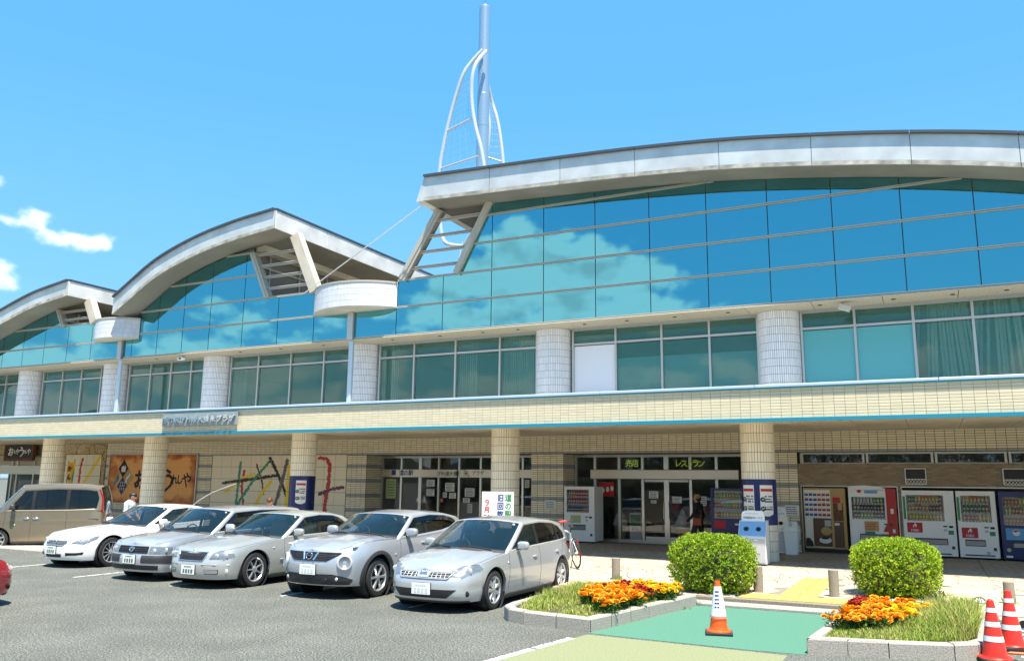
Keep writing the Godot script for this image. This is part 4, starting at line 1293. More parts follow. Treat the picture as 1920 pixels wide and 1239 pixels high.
func entrances(hall: Node) -> void:
	for e in [[-19.2, -12.27], [-11.07, -4.6]]:      # dark rooms behind the glass
		var cx: float = (e[0] + e[1]) * 0.5
		var w: float = e[1] - e[0]
		var r := part(hall, "entrance_room", boxm(V(cx, 1.6, -34.0), V(w + 1.0, 3.2, 0.2)), "room_wall")
		part(r, "room_floor", boxm(V(cx, 0.08, -30.5), V(w + 1.0, 0.1, 7)), "floor_shop")
		part(r, "room_ceiling", boxm(V(cx, 3.12, -30.5), V(w + 1.0, 0.1, 7)), "room_wall")
		for x in [e[0] - 0.2, e[1] + 0.2]: part(r, "side_wall", boxm(V(x, 1.6, -30.6), V(0.1, 3.1, 7)), "room_wall")
		part(r, "lintel_soffit", boxm(V(cx, 3.03, -26.55), V(w, 0.06, 0.95)), "beige")
	var p := part(hall, "glazed_front", boxm(V(-15.73, 2.95, -27.02), V(6.9, 0.08, 0.1)), "steel")
	for x in [-19.14, -18.24, -17.38, -16.56, -15.67, -14.76, -13.9, -13.05, -12.36]:
		part(p, "post", boxm(V(x, 1.53, -27.0), V(0.13 if x == -17.38 else 0.075, 2.8, 0.11)), "steel")
	var xs := [-19.14, -18.24, -17.38, -16.56, -15.67, -14.76, -13.9, -13.05, -12.36]
	for i in xs.size() - 1:
		part(p, "pane", boxm(V((xs[i] + xs[i + 1]) * 0.5, 1.20, -27.0), V(xs[i + 1] - xs[i] - 0.08, 2.06, 0.012)), "door_glass")
		part(p, "transom_pane", boxm(V((xs[i] + xs[i + 1]) * 0.5, 2.70, -27.0), V(xs[i + 1] - xs[i] - 0.08, 0.42, 0.012)), "door_glass")
	part(p, "sill", boxm(V(-15.73, 0.15, -27.0), V(6.85, 0.09, 0.12)), "steel")
	for s in [[-19.12, -15.74], [-15.6, -12.4]]:
		part(p, "sign_band", boxm(V((s[0] + s[1]) * 0.5, 2.335, -26.92), V(s[1] - s[0], 0.30, 0.07), 0.01), "steel_band")
	letters(p, "道の駅", V(-18.3, 2.24, -26.882), 0.22, 0.026, 0.98, "ink_blue")
	var b := Mb.new()
	part(p, "emblem", boxm(V(-18.55, 2.36, -26.882), V(0.2, 0.2, 0.004)), "ink_blue")
	letters(p, "びわ湖大橋", V(-16.6, 2.24, -26.882), 0.18, 0.017, 1.02, "ink")
	b = Mb.new(); glyph(b, "米", V(-15.47, 2.21, -26.882), 0.26, 0.018); part(p, "lettering", b, "ink")
	b = Mb.new(); b.box(V(-15.24, 2.26, -26.878), V(0.13, 0.03, 0.002), Basis(Vector3.FORWARD, 0.7)); b.ball(V(-15.42, 2.44, -26.88), V(0.03, 0.02, 0.003), 8, 6); part(p, "emblem", b, "ink_red")
	letters(p, "プラザ", V(-15.1, 2.27, -26.882), 0.17, 0.016, 1.05, "ink")
	paper_sheet(p, "map_poster", -18.95, 1.38, -18.48, 2.12, -26.98, sm("map_green", 0.42, 0.45, 0.22, 0.7), 6, "ink_green")
	for q in [[-16.28, 1.68, -15.88, 1.99], [-16.38, 1.45, -16.2, 1.64], [-16.1, 1.42, -15.81, 1.63], [-15.43, 1.5, -15.02, 1.81], [-15.51, 1.28, -15.22, 1.45], [-15.3, 0.92, -15.11, 1.24], [-17.1, 1.85, -16.75, 2.1], [-17.1, 1.5, -16.75, 1.75], [-12.98, 1.85, -12.8, 2.12]]:
		paper_sheet(p, "notice", q[0], q[1], q[2], q[3], -26.985, "paper", 5)
	paper_sheet(p, "sticker", -16.47, 1.28, -16.36, 1.41, -26.985, "cone_orange")
	for x in [-17.50, -17.18]:
		b = Mb.new(); b.prism(PackedVector2Array([Vector2(x - 0.06, 1.30), Vector2(x, 1.44), Vector2(x + 0.06, 1.30)]), -26.988, -26.984); b.box(V(x, 1.27, -26.986), V(0.13, 0.02, 0.004)); part(p, "sticker", b, "paper")
	# entrance to the shop and restaurant
	p = part(hall, "glazed_front", boxm(V(-7.84, 2.95, -27.02), V(6.4, 0.08, 0.1)), "steel")
	for x in [-11.0, -10.3, -9.43, -8.61, -7.80, -7.0, -6.15, -5.3, -4.7]:
		part(p, "post", boxm(V(x, 1.53, -27.0), V(0.16 if x == -7.8 else 0.085, 2.8, 0.11)), "steel")
	xs = [-11.0, -10.3, -9.43, -8.61, -7.80, -7.0, -6.15, -5.3, -4.7]
	for i in xs.size() - 1:
		part(p, "pane", boxm(V((xs[i] + xs[i + 1]) * 0.5, 1.20, -27.0), V(xs[i + 1] - xs[i] - 0.09, 2.06, 0.012)), "door_glass")
		part(p, "transom_pane", boxm(V((xs[i] + xs[i + 1]) * 0.5, 2.70, -27.0), V(xs[i + 1] - xs[i] - 0.09, 0.42, 0.012)), "door_glass")
	part(p, "sill", boxm(V(-7.84, 0.16, -27.0), V(6.3, 0.10, 0.12)), "steel")
	for i in [3, 4]:
		part(p, "door_rail", boxm(V((xs[i] + xs[i + 1]) * 0.5, 2.14, -26.99), V(0.66, 0.09, 0.06)), "white")
		part(p, "door_rail", boxm(V((xs[i] + xs[i + 1]) * 0.5, 0.27, -26.99), V(0.66, 0.12, 0.06)), "steel")
	b = Mb.new()
	for x in [-7.9, -7.72]: b.tube([V(x, 0.9, -26.9), V(x, 1.45, -26.9)], 0.016)
	part(p, "door_handle", b, "chrome")
	part(p, "sign_band", boxm(V(-7.93, 2.335, -26.9), V(5.02, 0.32, 0.1), 0.02), "steel_band")
	letters(p, "売店", V(-9.2, 2.58, -26.925), 0.25, 0.032, 0.92, "lime")
	letters(p, "レストラン", V(-7.5, 2.58, -26.925), 0.24, 0.034, 0.80, "lime")
	for q in [[-8.41, 1.56, -8.09, 1.79], [-7.62, 1.42, -7.31, 1.63], [-8.35, 1.4, -8.16, 1.5], [-6.75, 1.35, -6.5, 1.65]]:
		paper_sheet(p, "notice", q[0], q[1], q[2], q[3], -26.985, "paper", 4, "ink_blue")
	paper_sheet(p, "advert", -10.13, 1.6, -9.6, 2.07, -26.93, "ink_red")
	b = Mb.new()
	for i in 3: b.ball(V(-10.0 + i * 0.16, 1.8 + 0.03 * i, -26.925), V(0.06, 0.09, 0.004), 10, 6)
	part(p, "advert_print", b, "paper")
	# things that stand inside, seen through the glass
	for x in [-9.62, -7.45]:
		var c := thing("ice_cream_figure", "tall %s soft ice cream figure standing inside the glass doors" % ["white" if x < -9 else "cup shaped"], "display figure", V(x, 0.13, -27.55))
		b = Mb.new(); b.lathe([[0.0, 0.0], [0.15, 0.0], [0.20, 0.38], [0.22, 0.40], [0.22, 0.46], [0.0, 0.46]], 18); part(c, "cone_base", b, "gold")
		b = Mb.new(); b.lathe([[0.22, 0.46], [0.26, 0.54], [0.22, 0.63], [0.23, 0.68], [0.17, 0.78], [0.17, 0.83], [0.09, 0.93], [0.09, 0.98], [0.0, 1.12]], 18); part(c, "swirl", b, "white")
	var st := thing("menu_stand", "white menu stand with green panel inside the glass front", "sign stand", V(-9.0, 0.13, -27.35))
	part(st, "frame", boxm(V(0, 0.47, 0), V(0.42, 0.94, 0.06), 0.01), "white")
	part(st, "picture", boxm(V(0, 0.70, 0.033), V(0.36, 0.36, 0.005)), "ink_green")
	part(st, "label_plate", boxm(V(0, 0.42, 0.033), V(0.36, 0.18, 0.005)), "paper")
	part(st, "lettering", latin("UCC", 0.13, 0.003), "ink_red").position = V(0, 0.42, 0.038)
	var cb := thing("shop_counter", "dark wooden shelf unit inside the shop behind the glass", "shelf", V(-9.9, 0.13, -29.0))
	for y in [0.05, 0.5, 0.95]: part(cb, "shelf", boxm(V(0, y, 0), V(1.1, 0.04, 0.4)), "wood")
	for x in [-0.55, 0.55]: part(cb, "side", boxm(V(x, 0.5, 0), V(0.04, 1.0, 0.42)), "wood")

func brown_wall(hall: Node) -> void:
	var w := part(hall, "brown_wall", boxm(V(1.2, 2.33, WALL - 0.2), V(9.42, 0.66, 0.3)), "joint")
	part(w, "wall_core", boxm(V(-0.83, 1.0, WALL - 0.2), V(0.09, 1.9, 0.3)), "joint")
	part(w, "wall_core", boxm(V(-3.5, 1.0, WALL - 0.2), V(0.06, 1.9, 0.3)), "joint")
	part(w, "niche_back", boxm(V(1.2, 1.1, -27.0), V(9.4, 2.0, 0.1)), "dark_room")
	var b := Mb.new()
	var pick := func(_i, _j):
		return Color(0.36, 0.27, 0.17).lerp(Color(0.45, 0.35, 0.23), rng.randf()) * rng.randf_range(0.85, 1.1)
	var holes := [[-0.66, -0.12, 2.10, 2.52], [1.72, 2.28, 2.10, 2.52]]
	var row := 0
	var y := 2.03
	while y < 2.64:
		var x := -3.53 - (0.11 if row % 2 else 0.0)
		while x < 5.9:
			var a := maxf(x, -3.53)
			var ok := true
			for h in holes:
				if x + 0.22 > h[0] and x < h[1] and y + 0.03 > h[2] and y < h[3]: ok = false
			if ok:
				b.col = pick.call(0, 0)
				var d := 0.01 + rng.randf() * 0.008
				b.box(V((a + x + 0.213) * 0.5, y + 0.026, WALL - 0.05 + d * 0.5), V(x + 0.213 - a, 0.046, d))
			x += 0.221
		y += 0.0535
		row += 1
	for xx in [[-3.53, -3.47], [-0.87, -0.79]]:
		var yy := 0.13
		while yy < 2.0:
			b.col = pick.call(0, 0)
			b.box(V((xx[0] + xx[1]) * 0.5, yy + 0.024, WALL - 0.04), V(xx[1] - xx[0], 0.044, 0.02))
			yy += 0.0535
	part(w, "brickwork", b, "brown_brick", "", "stuff")
	for h in holes:      # small openings with a lattice
		part(w, "opening", boxm(V((h[0] + h[1]) * 0.5, (h[2] + h[3]) * 0.5, WALL - 0.044), V(h[1] - h[0] - 0.04, h[3] - h[2] - 0.04, 0.02)), "black")
		var f := Mb.new()
		f.box(V(h[0] + 0.012, (h[2] + h[3]) * 0.5, WALL - 0.03), V(0.024, h[3] - h[2], 0.05))
		f.box(V(h[1] - 0.012, (h[2] + h[3]) * 0.5, WALL - 0.03), V(0.024, h[3] - h[2], 0.05))
		f.box(V((h[0] + h[1]) * 0.5, h[3], WALL - 0.03), V(h[1] - h[0], 0.024, 0.05))
		part(w, "opening_frame", f, "paper")
		var l := Mb.new()
		for i in 6:
			var x: float = h[0] + 0.04 + i * 0.082
			l.box(V(x + 0.02, h[2] + 0.065, WALL - 0.01), V(0.012, 0.15, 0.01), Basis(Vector3.FORWARD, 0.7))
			l.box(V(x + 0.02, h[2] + 0.065, WALL - 0.018), V(0.012, 0.15, 0.006), Basis(Vector3.FORWARD, -0.7))
		l.box(V((h[0] + h[1]) * 0.5, h[2] + 0.13, WALL - 0.012), V(h[1] - h[0], 0.02, 0.03)); l.box(V((h[0] + h[1]) * 0.5, h[2] - 0.0, WALL - 0.012), V(h[1] - h[0], 0.02, 0.03))
		part(w, "lattice", l, "paper")
	for n in [[-3.47, -0.87], [-0.79, 5.9]]:
		var f := Mb.new()
		f.box(V((n[0] + n[1]) * 0.5, 2.015, WALL - 0.02), V(n[1] - n[0], 0.03, 0.09))
		f.box(V(n[0] + 0.012, 1.06, WALL - 0.02), V(0.024, 1.88, 0.088)); f.box(V(n[1] - 0.012, 1.06, WALL - 0.02), V(0.024, 1.88, 0.088))
		part(w, "niche_frame", f, "alu")
	# strip windows above
	for i in 5:
		var x := -3.45 + i * 1.78
		var f := Mb.new()
		f.box(V(x + 0.89, 2.965, WALL - 0.2), V(1.76, 0.05, 0.1)); f.box(V(x + 0.89, 2.675, WALL - 0.2), V(1.76, 0.04, 0.1))
		f.box(V(x + 0.03, 2.82, WALL - 0.2), V(0.1, 0.3, 0.098)); f.box(V(x + 1.75, 2.82, WALL - 0.2), V(0.1, 0.3, 0.098))
		var o := part(w, "strip_window", f, "alu")
		part(o, "pane", boxm(V(x + 0.89, 2.82, WALL - 0.2), V(1.62, 0.25, 0.01)), "door_glass")
		part(o, "room", boxm(V(x + 0.89, 2.82, WALL - 0.9), V(1.78, 0.5, 0.05)), "dark_room")

# ---------------------------------------------------------------- drinks machines
func shelf_goods(parent: Node, x0: float, x1: float, y: float, z: float, kinds: Array) -> void:
	var b := Mb.new()
	var n := int((x1 - x0) / 0.082)
	var k := 0
	var run := 0
	for i in n:
		if run <= 0:
			k = rng.randi() % kinds.size(); run = rng.randi_range(2, 4)
		run -= 1
		var q: Array = kinds[k]
		var x := x0 + (i + 0.5) * (x1 - x0) / n
		b.col = q[0]
		if q[1] == "bottle":
			b.lathe([[0.0, 0.0], [0.035, 0.0], [0.036, 0.13], [0.016, 0.165], [0.014, 0.19], [0.0, 0.19]], 8, Transform3D(Basis.IDENTITY, V(x, y, z)))
			b.col = Color(0.7, 0.7, 0.66); b.lathe([[0.0365, 0.05], [0.0365, 0.10]], 8, Transform3D(Basis.IDENTITY, V(x, y, z)))
		else:
			b.lathe([[0.0, 0.0], [0.033, 0.0], [0.035, 0.008], [0.035, 0.13], [0.03, 0.14], [0.0, 0.14]], 8, Transform3D(Basis.IDENTITY, V(x, y, z)))
			b.col = q[0].lerp(Color.WHITE, 0.5); b.lathe([[0.0355, 0.045], [0.0355, 0.085]], 8, Transform3D(Basis.IDENTITY, V(x, y, z)))
	b.col = Color.WHITE
	part(parent, "drinks", b, "any_gloss", "", "stuff")

const HUES := [Color(0.05, 0.28, 0.08), Color(0.60, 0.07, 0.03), Color(0.72, 0.48, 0.06), Color(0.08, 0.16, 0.48), Color(0.16, 0.08, 0.05), Color(0.50, 0.24, 0.05), Color(0.62, 0.64, 0.58), Color(0.32, 0.50, 0.08)]

func machine(label: String, at: Vector3, w: float, h: float, dep: float, body, win: Array, back, kinds: Array, group := "") -> Node3D:
	# win: x0, y0, x1, y1 of the display in the front
	var t := thing("vending_machine", label, "vending machine", at, 0.0, group)
	var b := Mb.new()      # casing as a frame round the display so that the goods stand in a real box
	var W := w * 0.5
	for q in [[-W, 0.06, win[0], h], [win[2], 0.06, W, h], [win[0], 0.06, win[2], win[1]], [win[0], win[3], win[2], h]]:
		b.box(V((q[0] + q[2]) * 0.5, (q[1] + q[3]) * 0.5, -0.15), V(q[2] - q[0], q[3] - q[1], 0.30))
	b.bev(V(0, (h + 0.06) * 0.5, -0.30 - (dep - 0.3) * 0.5), V(w, h - 0.06, dep - 0.3), 0.015)
	part(t, "casing", b, body)
	for x in [-W + 0.08, W - 0.08]: part(t, "foot", boxm(V(x, 0.03, -0.1), V(0.06, 0.06, 0.06)), "black")
	part(t, "display_back", boxm(V((win[0] + win[2]) * 0.5, (win[1] + win[3]) * 0.5, -0.15), V(win[2] - win[0] - 0.01, win[3] - win[1] - 0.01, 0.02)), back)
	var n := 3
	for i in n:
		var y: float = win[1] + 0.055 + i * (win[3] - win[1]) / n
		part(t, "shelf", boxm(V((win[0] + win[2]) * 0.5, y - 0.02, -0.08), V(win[2] - win[0] - 0.02, 0.02, 0.12)), "white")
		var k := Mb.new()
		var c := int((win[2] - win[0]) / 0.075)
		for s in c: k.box(V(win[0] + (s + 0.5) * (win[2] - win[0]) / c, y - 0.026, -0.012), V(0.045, 0.022, 0.012))
		part(t, "buttons", k, "dark_plastic", "", "stuff")
		part(t, "price_rail", boxm(V((win[0] + win[2]) * 0.5, y - 0.03, -0.022), V(win[2] - win[0] - 0.02, 0.045, 0.008)), "white")
		var kk := []
		for s in 4: kk.append([HUES[rng.randi() % HUES.size()] if kinds.is_empty() else kinds[rng.randi() % kinds.size()], "bottle" if (i > 0 and rng.randf() < 0.7) else "can"])
		shelf_goods(t, win[0] + 0.04, win[2] - 0.04, y - 0.008, -0.058, kk)
	part(t, "display_pane", boxm(V((win[0] + win[2]) * 0.5, (win[1] + win[3]) * 0.5, -0.003), V(win[2] - win[0], win[3] - win[1], 0.006)), "lens")
	return t

func slot(t: Node, x: float, y: float, w: float, h: float) -> void:
	var s := part(t, "delivery_flap", boxm(V(x, y, 0.004), V(w, h, 0.02), 0.004), "dark_plastic")
	part(s, "flap_window", boxm(V(x, y - h * 0.05, 0.017), V(w * 0.95, h * 0.7, 0.006)), sm("flap_grey", 0.22, 0.25, 0.28, 0.12))

func coin(t: Node, x: float, y: float) -> void:
	part(t, "coin_slot", boxm(V(x, y, 0.008), V(0.10, 0.06, 0.02), 0.01), "black")
	part(t, "note_slot", boxm(V(x - 0.14, y + 0.01, 0.005), V(0.10, 0.035, 0.012)), "dark_plastic")
	part(t, "coin_return", boxm(V(x + 0.02, y - 0.55, 0.005), V(0.07, 0.08, 0.015), 0.004), "dark_plastic")
	part(t, "price_panel", boxm(V(x - 0.14, y - 0.09, 0.004), V(0.08, 0.06, 0.01)), "grey_paint")

func machines() -> void:
	var g := "drinks machines along the wall"
	# free standing machine by the left pier
	var t := machine("white vending machine standing by the tiled pier left of the glass doors", V(-10.35, FLOOR, -25.62), 1.06, 1.80, 0.82, "white", [-0.44, 0.96, 0.34, 1.70], sm("display_blue", 0.10, 0.32, 0.62, 0.5), [])
	slot(t, -0.05, 0.5, 0.55, 0.17); coin(t, 0.40, 0.82)
	part(t, "advert", boxm(V(-0.12, 0.76, 0.004), V(0.36, 0.24, 0.006)), "map_green")
	# cigarette machine in its niche
	t = thing("cigarette_machine", "gold framed cigarette machine with a coffee picture in the wall niche", "vending machine", V(-2.84, FLOOR, -25.98), 0.0, g)
	part(t, "casing", boxm(V(0, 0.98, -0.34), V(1.16, 1.72, 0.62), 0.01), "gold")
	part(t, "plinth", boxm(V(0, 0.06, -0.34), V(1.14, 0.12, 0.6)), "black")
	part(t, "panel", boxm(V(-0.19, 0.97, -0.026), V(0.72, 1.62, 0.01)), "paper")
	var b := Mb.new()
	for j in 5:
		for i in 6:
			b.col = [Color(0.06, 0.12, 0.42), Color(0.07, 0.08, 0.24), Color(0.40, 0.05, 0.05), Color(0.32, 0.04, 0.05)][clampi(int(i * 0.7 + rng.randf()), 0, 3)]
			var p := V(-0.485 + i * 0.118, 1.07 + j * 0.143, -0.016)
			b.box(p, V(0.098, 0.062, 0.014))
			b.col = Color(0.62, 0.60, 0.54) if rng.randf() < 0.7 else Color(0.55, 0.42, 0.1)
			b.box(p + V(0, 0.047, -0.001), V(0.098, 0.03, 0.012))
	part(t, "packets", b, "any_gloss", "", "stuff")
	var pic := part(t, "picture", boxm(V(-0.08, 0.58, -0.018), V(0.50, 0.80, 0.01)), sm("coffee_print", 0.10, 0.045, 0.02, 0.4))
	b = Mb.new(); b.ball(V(-0.02, 0.36, -0.012), V(0.17, 0.09, 0.004), 20, 10); part(pic, "cup", b, "paper")
	b = Mb.new(); b.ball(V(-0.02, 0.42, -0.009), V(0.11, 0.035, 0.004), 20, 8); part(pic, "coffee", b, "black")
	b = Mb.new(); b.ball(V(0.02, 0.62, -0.012), V(0.15, 0.12, 0.003), 14, 8); part(pic, "glow_print", b, "gold")
	part(pic, "inset", boxm(V(0.07, 0.84, -0.011), V(0.17, 0.17, 0.008)), "grey_paint")
	b = Mb.new(); b.prism(PackedVector2Array([Vector2(-0.55, 0.17), Vector2(-0.55, 0.40), Vector2(-0.45, 0.42), Vector2(-0.36, 0.30), Vector2(-0.34, 0.17)]), -0.02, -0.016); part(t, "beans", b, "ink")
	part(t, "side_panel", boxm(V(0.37, 1.16, -0.026), V(0.27, 0.5, 0.014)), "wood")
	part(t, "selector", boxm(V(0.33, 1.50, -0.024), V(0.20, 0.16, 0.014)), "ink_red")
	part(t, "lower_picture", boxm(V(0.37, 0.53, -0.026), V(0.26, 0.72, 0.012)), "coffee_print")
	part(t, "sticker", boxm(V(0.32, 0.82, -0.018), V(0.13, 0.07, 0.004)), "paper")
	part(t, "note_slot", boxm(V(0.42, 1.32, -0.018), V(0.11, 0.20, 0.006)), "gold")
	# red and white
	t = machine("red and white vending machine with a rounded top between the gold and white ones", V(-1.55, FLOOR, -25.95), 1.24, 1.80, 0.62, "white", [-0.55, 0.98, 0.32, 1.60], "display_blue", [], g)
	b = Mb.new()
	b.prism(PackedVector2Array([Vector2(0.36, 1.86), Vector2(0.62, 1.84), Vector2(0.62, 0.06), Vector2(-0.25, 0.06), Vector2(-0.18, 0.16), Vector2(-0.05, 0.28), Vector2(0.1, 0.45), Vector2(0.22, 0.6), Vector2(0.36, 0.9)]), 0.002, 0.012)
	part(t, "red_front", b, "red_paint")
	b = Mb.new()
	b.prism(PackedVector2Array([Vector2(-0.62, 1.79), Vector2(0.36, 1.79), Vector2(0.36, 1.84), Vector2(0.2, 1.89), Vector2(-0.2, 1.93), Vector2(-0.5, 1.91), Vector2(-0.62, 1.88)]), -0.5, 0.0)
	part(t, "rounded_top", b, "white")
	slot(t, 0.0, 0.50, 0.74, 0.17); coin(t, 0.46, 0.85)
	part(t, "advert", boxm(V(-0.05, 0.80, 0.016), V(0.37, 0.27, 0.008)), "gold")
	b = Mb.new(); faint_lines(b, V(-0.2, 0.69, 0.022), 0.3, 0.2, 3, rng); part(t, "print", b, "ink_red", "", "stuff")
	part(t, "green_sticker", boxm(V(-0.10, 0.62, 0.006), V(0.26, 0.06, 0.006)), "ink_green")
	b = Mb.new(); b.ball(V(-0.33, 1.76, 0.004), V(0.06, 0.045, 0.006), 12, 8); part(t, "badge", b, "ink_red")
	b = Mb.new(); b.box(V(-0.02, 1.745, 0.004), V(0.34, 0.08, 0.006)); part(t, "banner_print", b, "display_blue")
	for q in [[0.50, 1.22, 0.08, 0.14], [0.52, 0.68, 0.07, 0.1], [0.3, 0.62, 0.14, 0.06], [0.5, 0.5, 0.14, 0.06]]: part(t, "sticker", boxm(V(q[0], q[1], 0.016), V(q[2], q[3], 0.006)), "paper")
	# two white ones with flame posters
	for k in [[-0.135, 1.28, -0.40, 0.58], [1.02, 0.93, -0.12, 0.45]]:
		var wide: bool = k[0] < 0
		t = machine("%s white vending machine with green side strip and red flame poster" % ("wide" if wide else "narrow"), V(k[0], FLOOR, -25.95), k[1], 1.80, 0.62, "white", [-k[1] * 0.5 + 0.10, 0.98, k[1] * 0.5 - (0.26 if wide else 0.12), 1.68], "white_board", [Color(0.66, 0.44, 0.06), Color(0.04, 0.20, 0.07), Color(0.52, 0.18, 0.04), Color(0.70, 0.52, 0.12), Color(0.30, 0.12, 0.05)], g)
		part(t, "green_strip", boxm(V(-k[1] * 0.5 + 0.045, 1.33, 0.004), V(0.06, 0.62, 0.006)), "ink_green")
		part(t, "lettering", latin("KIRIN", 0.085, 0.002, "Droid Serif"), "ink_red").position = V(-0.02, 1.65, 0.002)
		var px: float = -k[1] * 0.5 + 0.27
		var py := 0.80 if wide else 0.70
		var fp := part(t, "flame_poster", boxm(V(px, py, 0.004), V(0.38, 0.27, 0.006), 0.002), "ink_red")
		part(fp, "lettering", latin("FIRE", 0.085, 0.002, "Droid Serif"), "paper").position = V(px, py - 0.075, 0.009)
		b = Mb.new(); b.prism(PackedVector2Array([Vector2(px - 0.035, py - 0.01), Vector2(px - 0.05, py + 0.04), Vector2(px - 0.01, py + 0.08), Vector2(px + 0.01, py + 0.125), Vector2(px + 0.05, py + 0.08), Vector2(px + 0.05, py + 0.035), Vector2(px + 0.015, py - 0.01), Vector2(px + 0.022, py + 0.04), Vector2(px, py + 0.06), Vector2(px - 0.016, py + 0.03)]), 0.007, 0.010)
		part(fp, "flame", b, "paper")
		slot(t, (0.0 if wide else -0.08), 0.44, 0.84 if wide else 0.48, 0.17)
		coin(t, k[1] * 0.5 - 0.12, 0.84)
		part(t, "green_sticker", boxm(V(k[1] * 0.5 - 0.13, 0.69, 0.004), V(0.13, 0.11, 0.005)), "ink_green")
		part(t, "kick_plate", boxm(V(0.0, 0.12, 0.004), V(k[1] * 0.75, 0.03, 0.02), 0.004), "black")
		if not wide: part(t, "padlock", boxm(V(0.2, 0.18, 0.02), V(0.07, 0.1, 0.04), 0.01), "grey_paint")
	# navy one at the right
	t = machine("navy blue vending machine with a round emblem poster at the niche end", V(2.12, FLOOR, -25.95), 1.12, 1.80, 0.62, "navy", [-0.48, 0.93, 0.42, 1.66], "white_board", [Color(0.08, 0.42, 0.08), Color(0.65, 0.62, 0.10), Color(0.55, 0.20, 0.05)], g)
	var po := part(t, "emblem_poster", boxm(V(-0.24, 0.70, 0.004), V(0.44, 0.30, 0.006)), "display_blue")
	b = Mb.new(); b.lathe([[0.0, 0.0], [0.085, 0.0005]], 24, Transform3D(Basis(Vector3.RIGHT, PI / 2), V(-0.22, 0.74, 0.009))); part(po, "emblem_ground", b, "paper")
	b = Mb.new(); b.prism(PackedVector2Array([Vector2(-0.29, 0.76), Vector2(-0.26, 0.80), Vector2(-0.21, 0.815), Vector2(-0.165, 0.79), Vector2(-0.15, 0.75), Vector2(-0.2, 0.77), Vector2(-0.25, 0.745)]), 0.009, 0.012); part(po, "emblem", b, "ink_red")
	slot(t, -0.02, 0.42, 0.6, 0.15); coin(t, 0.44, 0.78)
	b = Mb.new(); b.lathe([[0.0, 0.0], [0.05, 0.0005]], 16, Transform3D(Basis(Vector3.RIGHT, PI / 2), V(-0.42, 0.29, 0.004))); part(t, "sticker", b, "map_green")
	part(t, "sticker", boxm(V(-0.42, 0.12, 0.004), V(0.15, 0.05, 0.005)), "paper")
	# blue one beside the wrapped column
	t = machine("blue vending machine half hidden by the printed column and the shrub", V(-5.45, FLOOR, -25.3), 1.05, 1.80, 0.72, "navy", [-0.46, 0.92, 0.40, 1.74], "white_board", [Color(0.66, 0.52, 0.08), Color(0.50, 0.17, 0.05), Color(0.35, 0.50, 0.10)])
	slot(t, -0.1, 0.42, 0.66, 0.2)
	part(t, "red_poster", boxm(V(-0.27, 0.74, 0.004), V(0.34, 0.24, 0.006)), "ink_red")
	part(t, "sticker", boxm(V(0.25, 0.76, 0.004), V(0.16, 0.05, 0.005)), "paper")

# ---------------------------------------------------------------- bins, boards, posts, cones
func recycle_bin(label: String, at: Vector3, w: float, blue: bool) -> void:
	var t := thing("recycling_bin", label, "bin", at)
	var b := Mb.new()
	var d := 0.46
	var side := PackedVector2Array([Vector2(0.0, 0.03), Vector2(0.0, 0.64), Vector2(-0.26, 1.02), Vector2(-d, 1.04), Vector2(-d, 0.03)])
	b.prism(side, -w * 0.5, w * 0.5, Transform3D(Basis(V(0, 0, 1), V(0, 1, 0), V(-1, 0, 0)), V(0, 0, 0)))
	part(t, "body", b, "white")
	var dir := V(0, 0.38, -0.26).normalized()
	var nrm := V(0, 0.26, 0.38).normalized()
	b = Mb.new(); b.bev(V(0, 0.84, -0.134) + nrm * 0.006, V(w - 0.03, 0.40, 0.012), 0.004, Basis(V(1, 0, 0), dir, nrm)); part(t, "sloping_lid", b, "blue_bin" if blue else "white")
	for x in [-w * 0.22, w * 0.22]:
		b = Mb.new(); b.lathe([[0.0, 0.0], [0.062, 0.0005]], 20, Transform3D(Basis(V(1, 0, 0), nrm, -dir), V(x, 0.83, -0.128) + nrm * 0.016)); part(t, "opening", b, "black")
	var plate := PackedVector2Array([Vector2(-w * 0.42, 0.98)])
	for i in 13:
		var a := PI - PI * i / 12.0
		plate.append(Vector2(cos(a) * 0.10 + (w * 0.42 - 0.10) * signf(cos(a) if absf(cos(a)) > 0.01 else 0.0), 1.15 + sin(a) * 0.12))
	plate.append(Vector2(w * 0.42, 0.98))
	b = Mb.new(); b.prism(plate, -0.29, -0.26); part(t, "name_plate", b, "cone_white")
	letters(t, "分別回収ボックス", V(-w * 0.36, 1.07, -0.258), w * 0.088, w * 0.011, 1.02, "ink_blue")
	b = Mb.new(); faint_lines(b, V(-w * 0.3, 1.18, -0.258), w * 0.6, 0.04, 1, rng); part(t, "print", b, "grey_paint", "", "stuff")
	for s in [-1, 1]:
		var q := part(t, "door", boxm(V(s * w * 0.235, 0.34, 0.004), V(w * 0.46, 0.56, 0.014), 0.003), "grey_paint")
		part(q, "door_pull", boxm(V(s * w * 0.15, 0.59, 0.018), V(0.09, 0.025, 0.014), 0.004), "white")

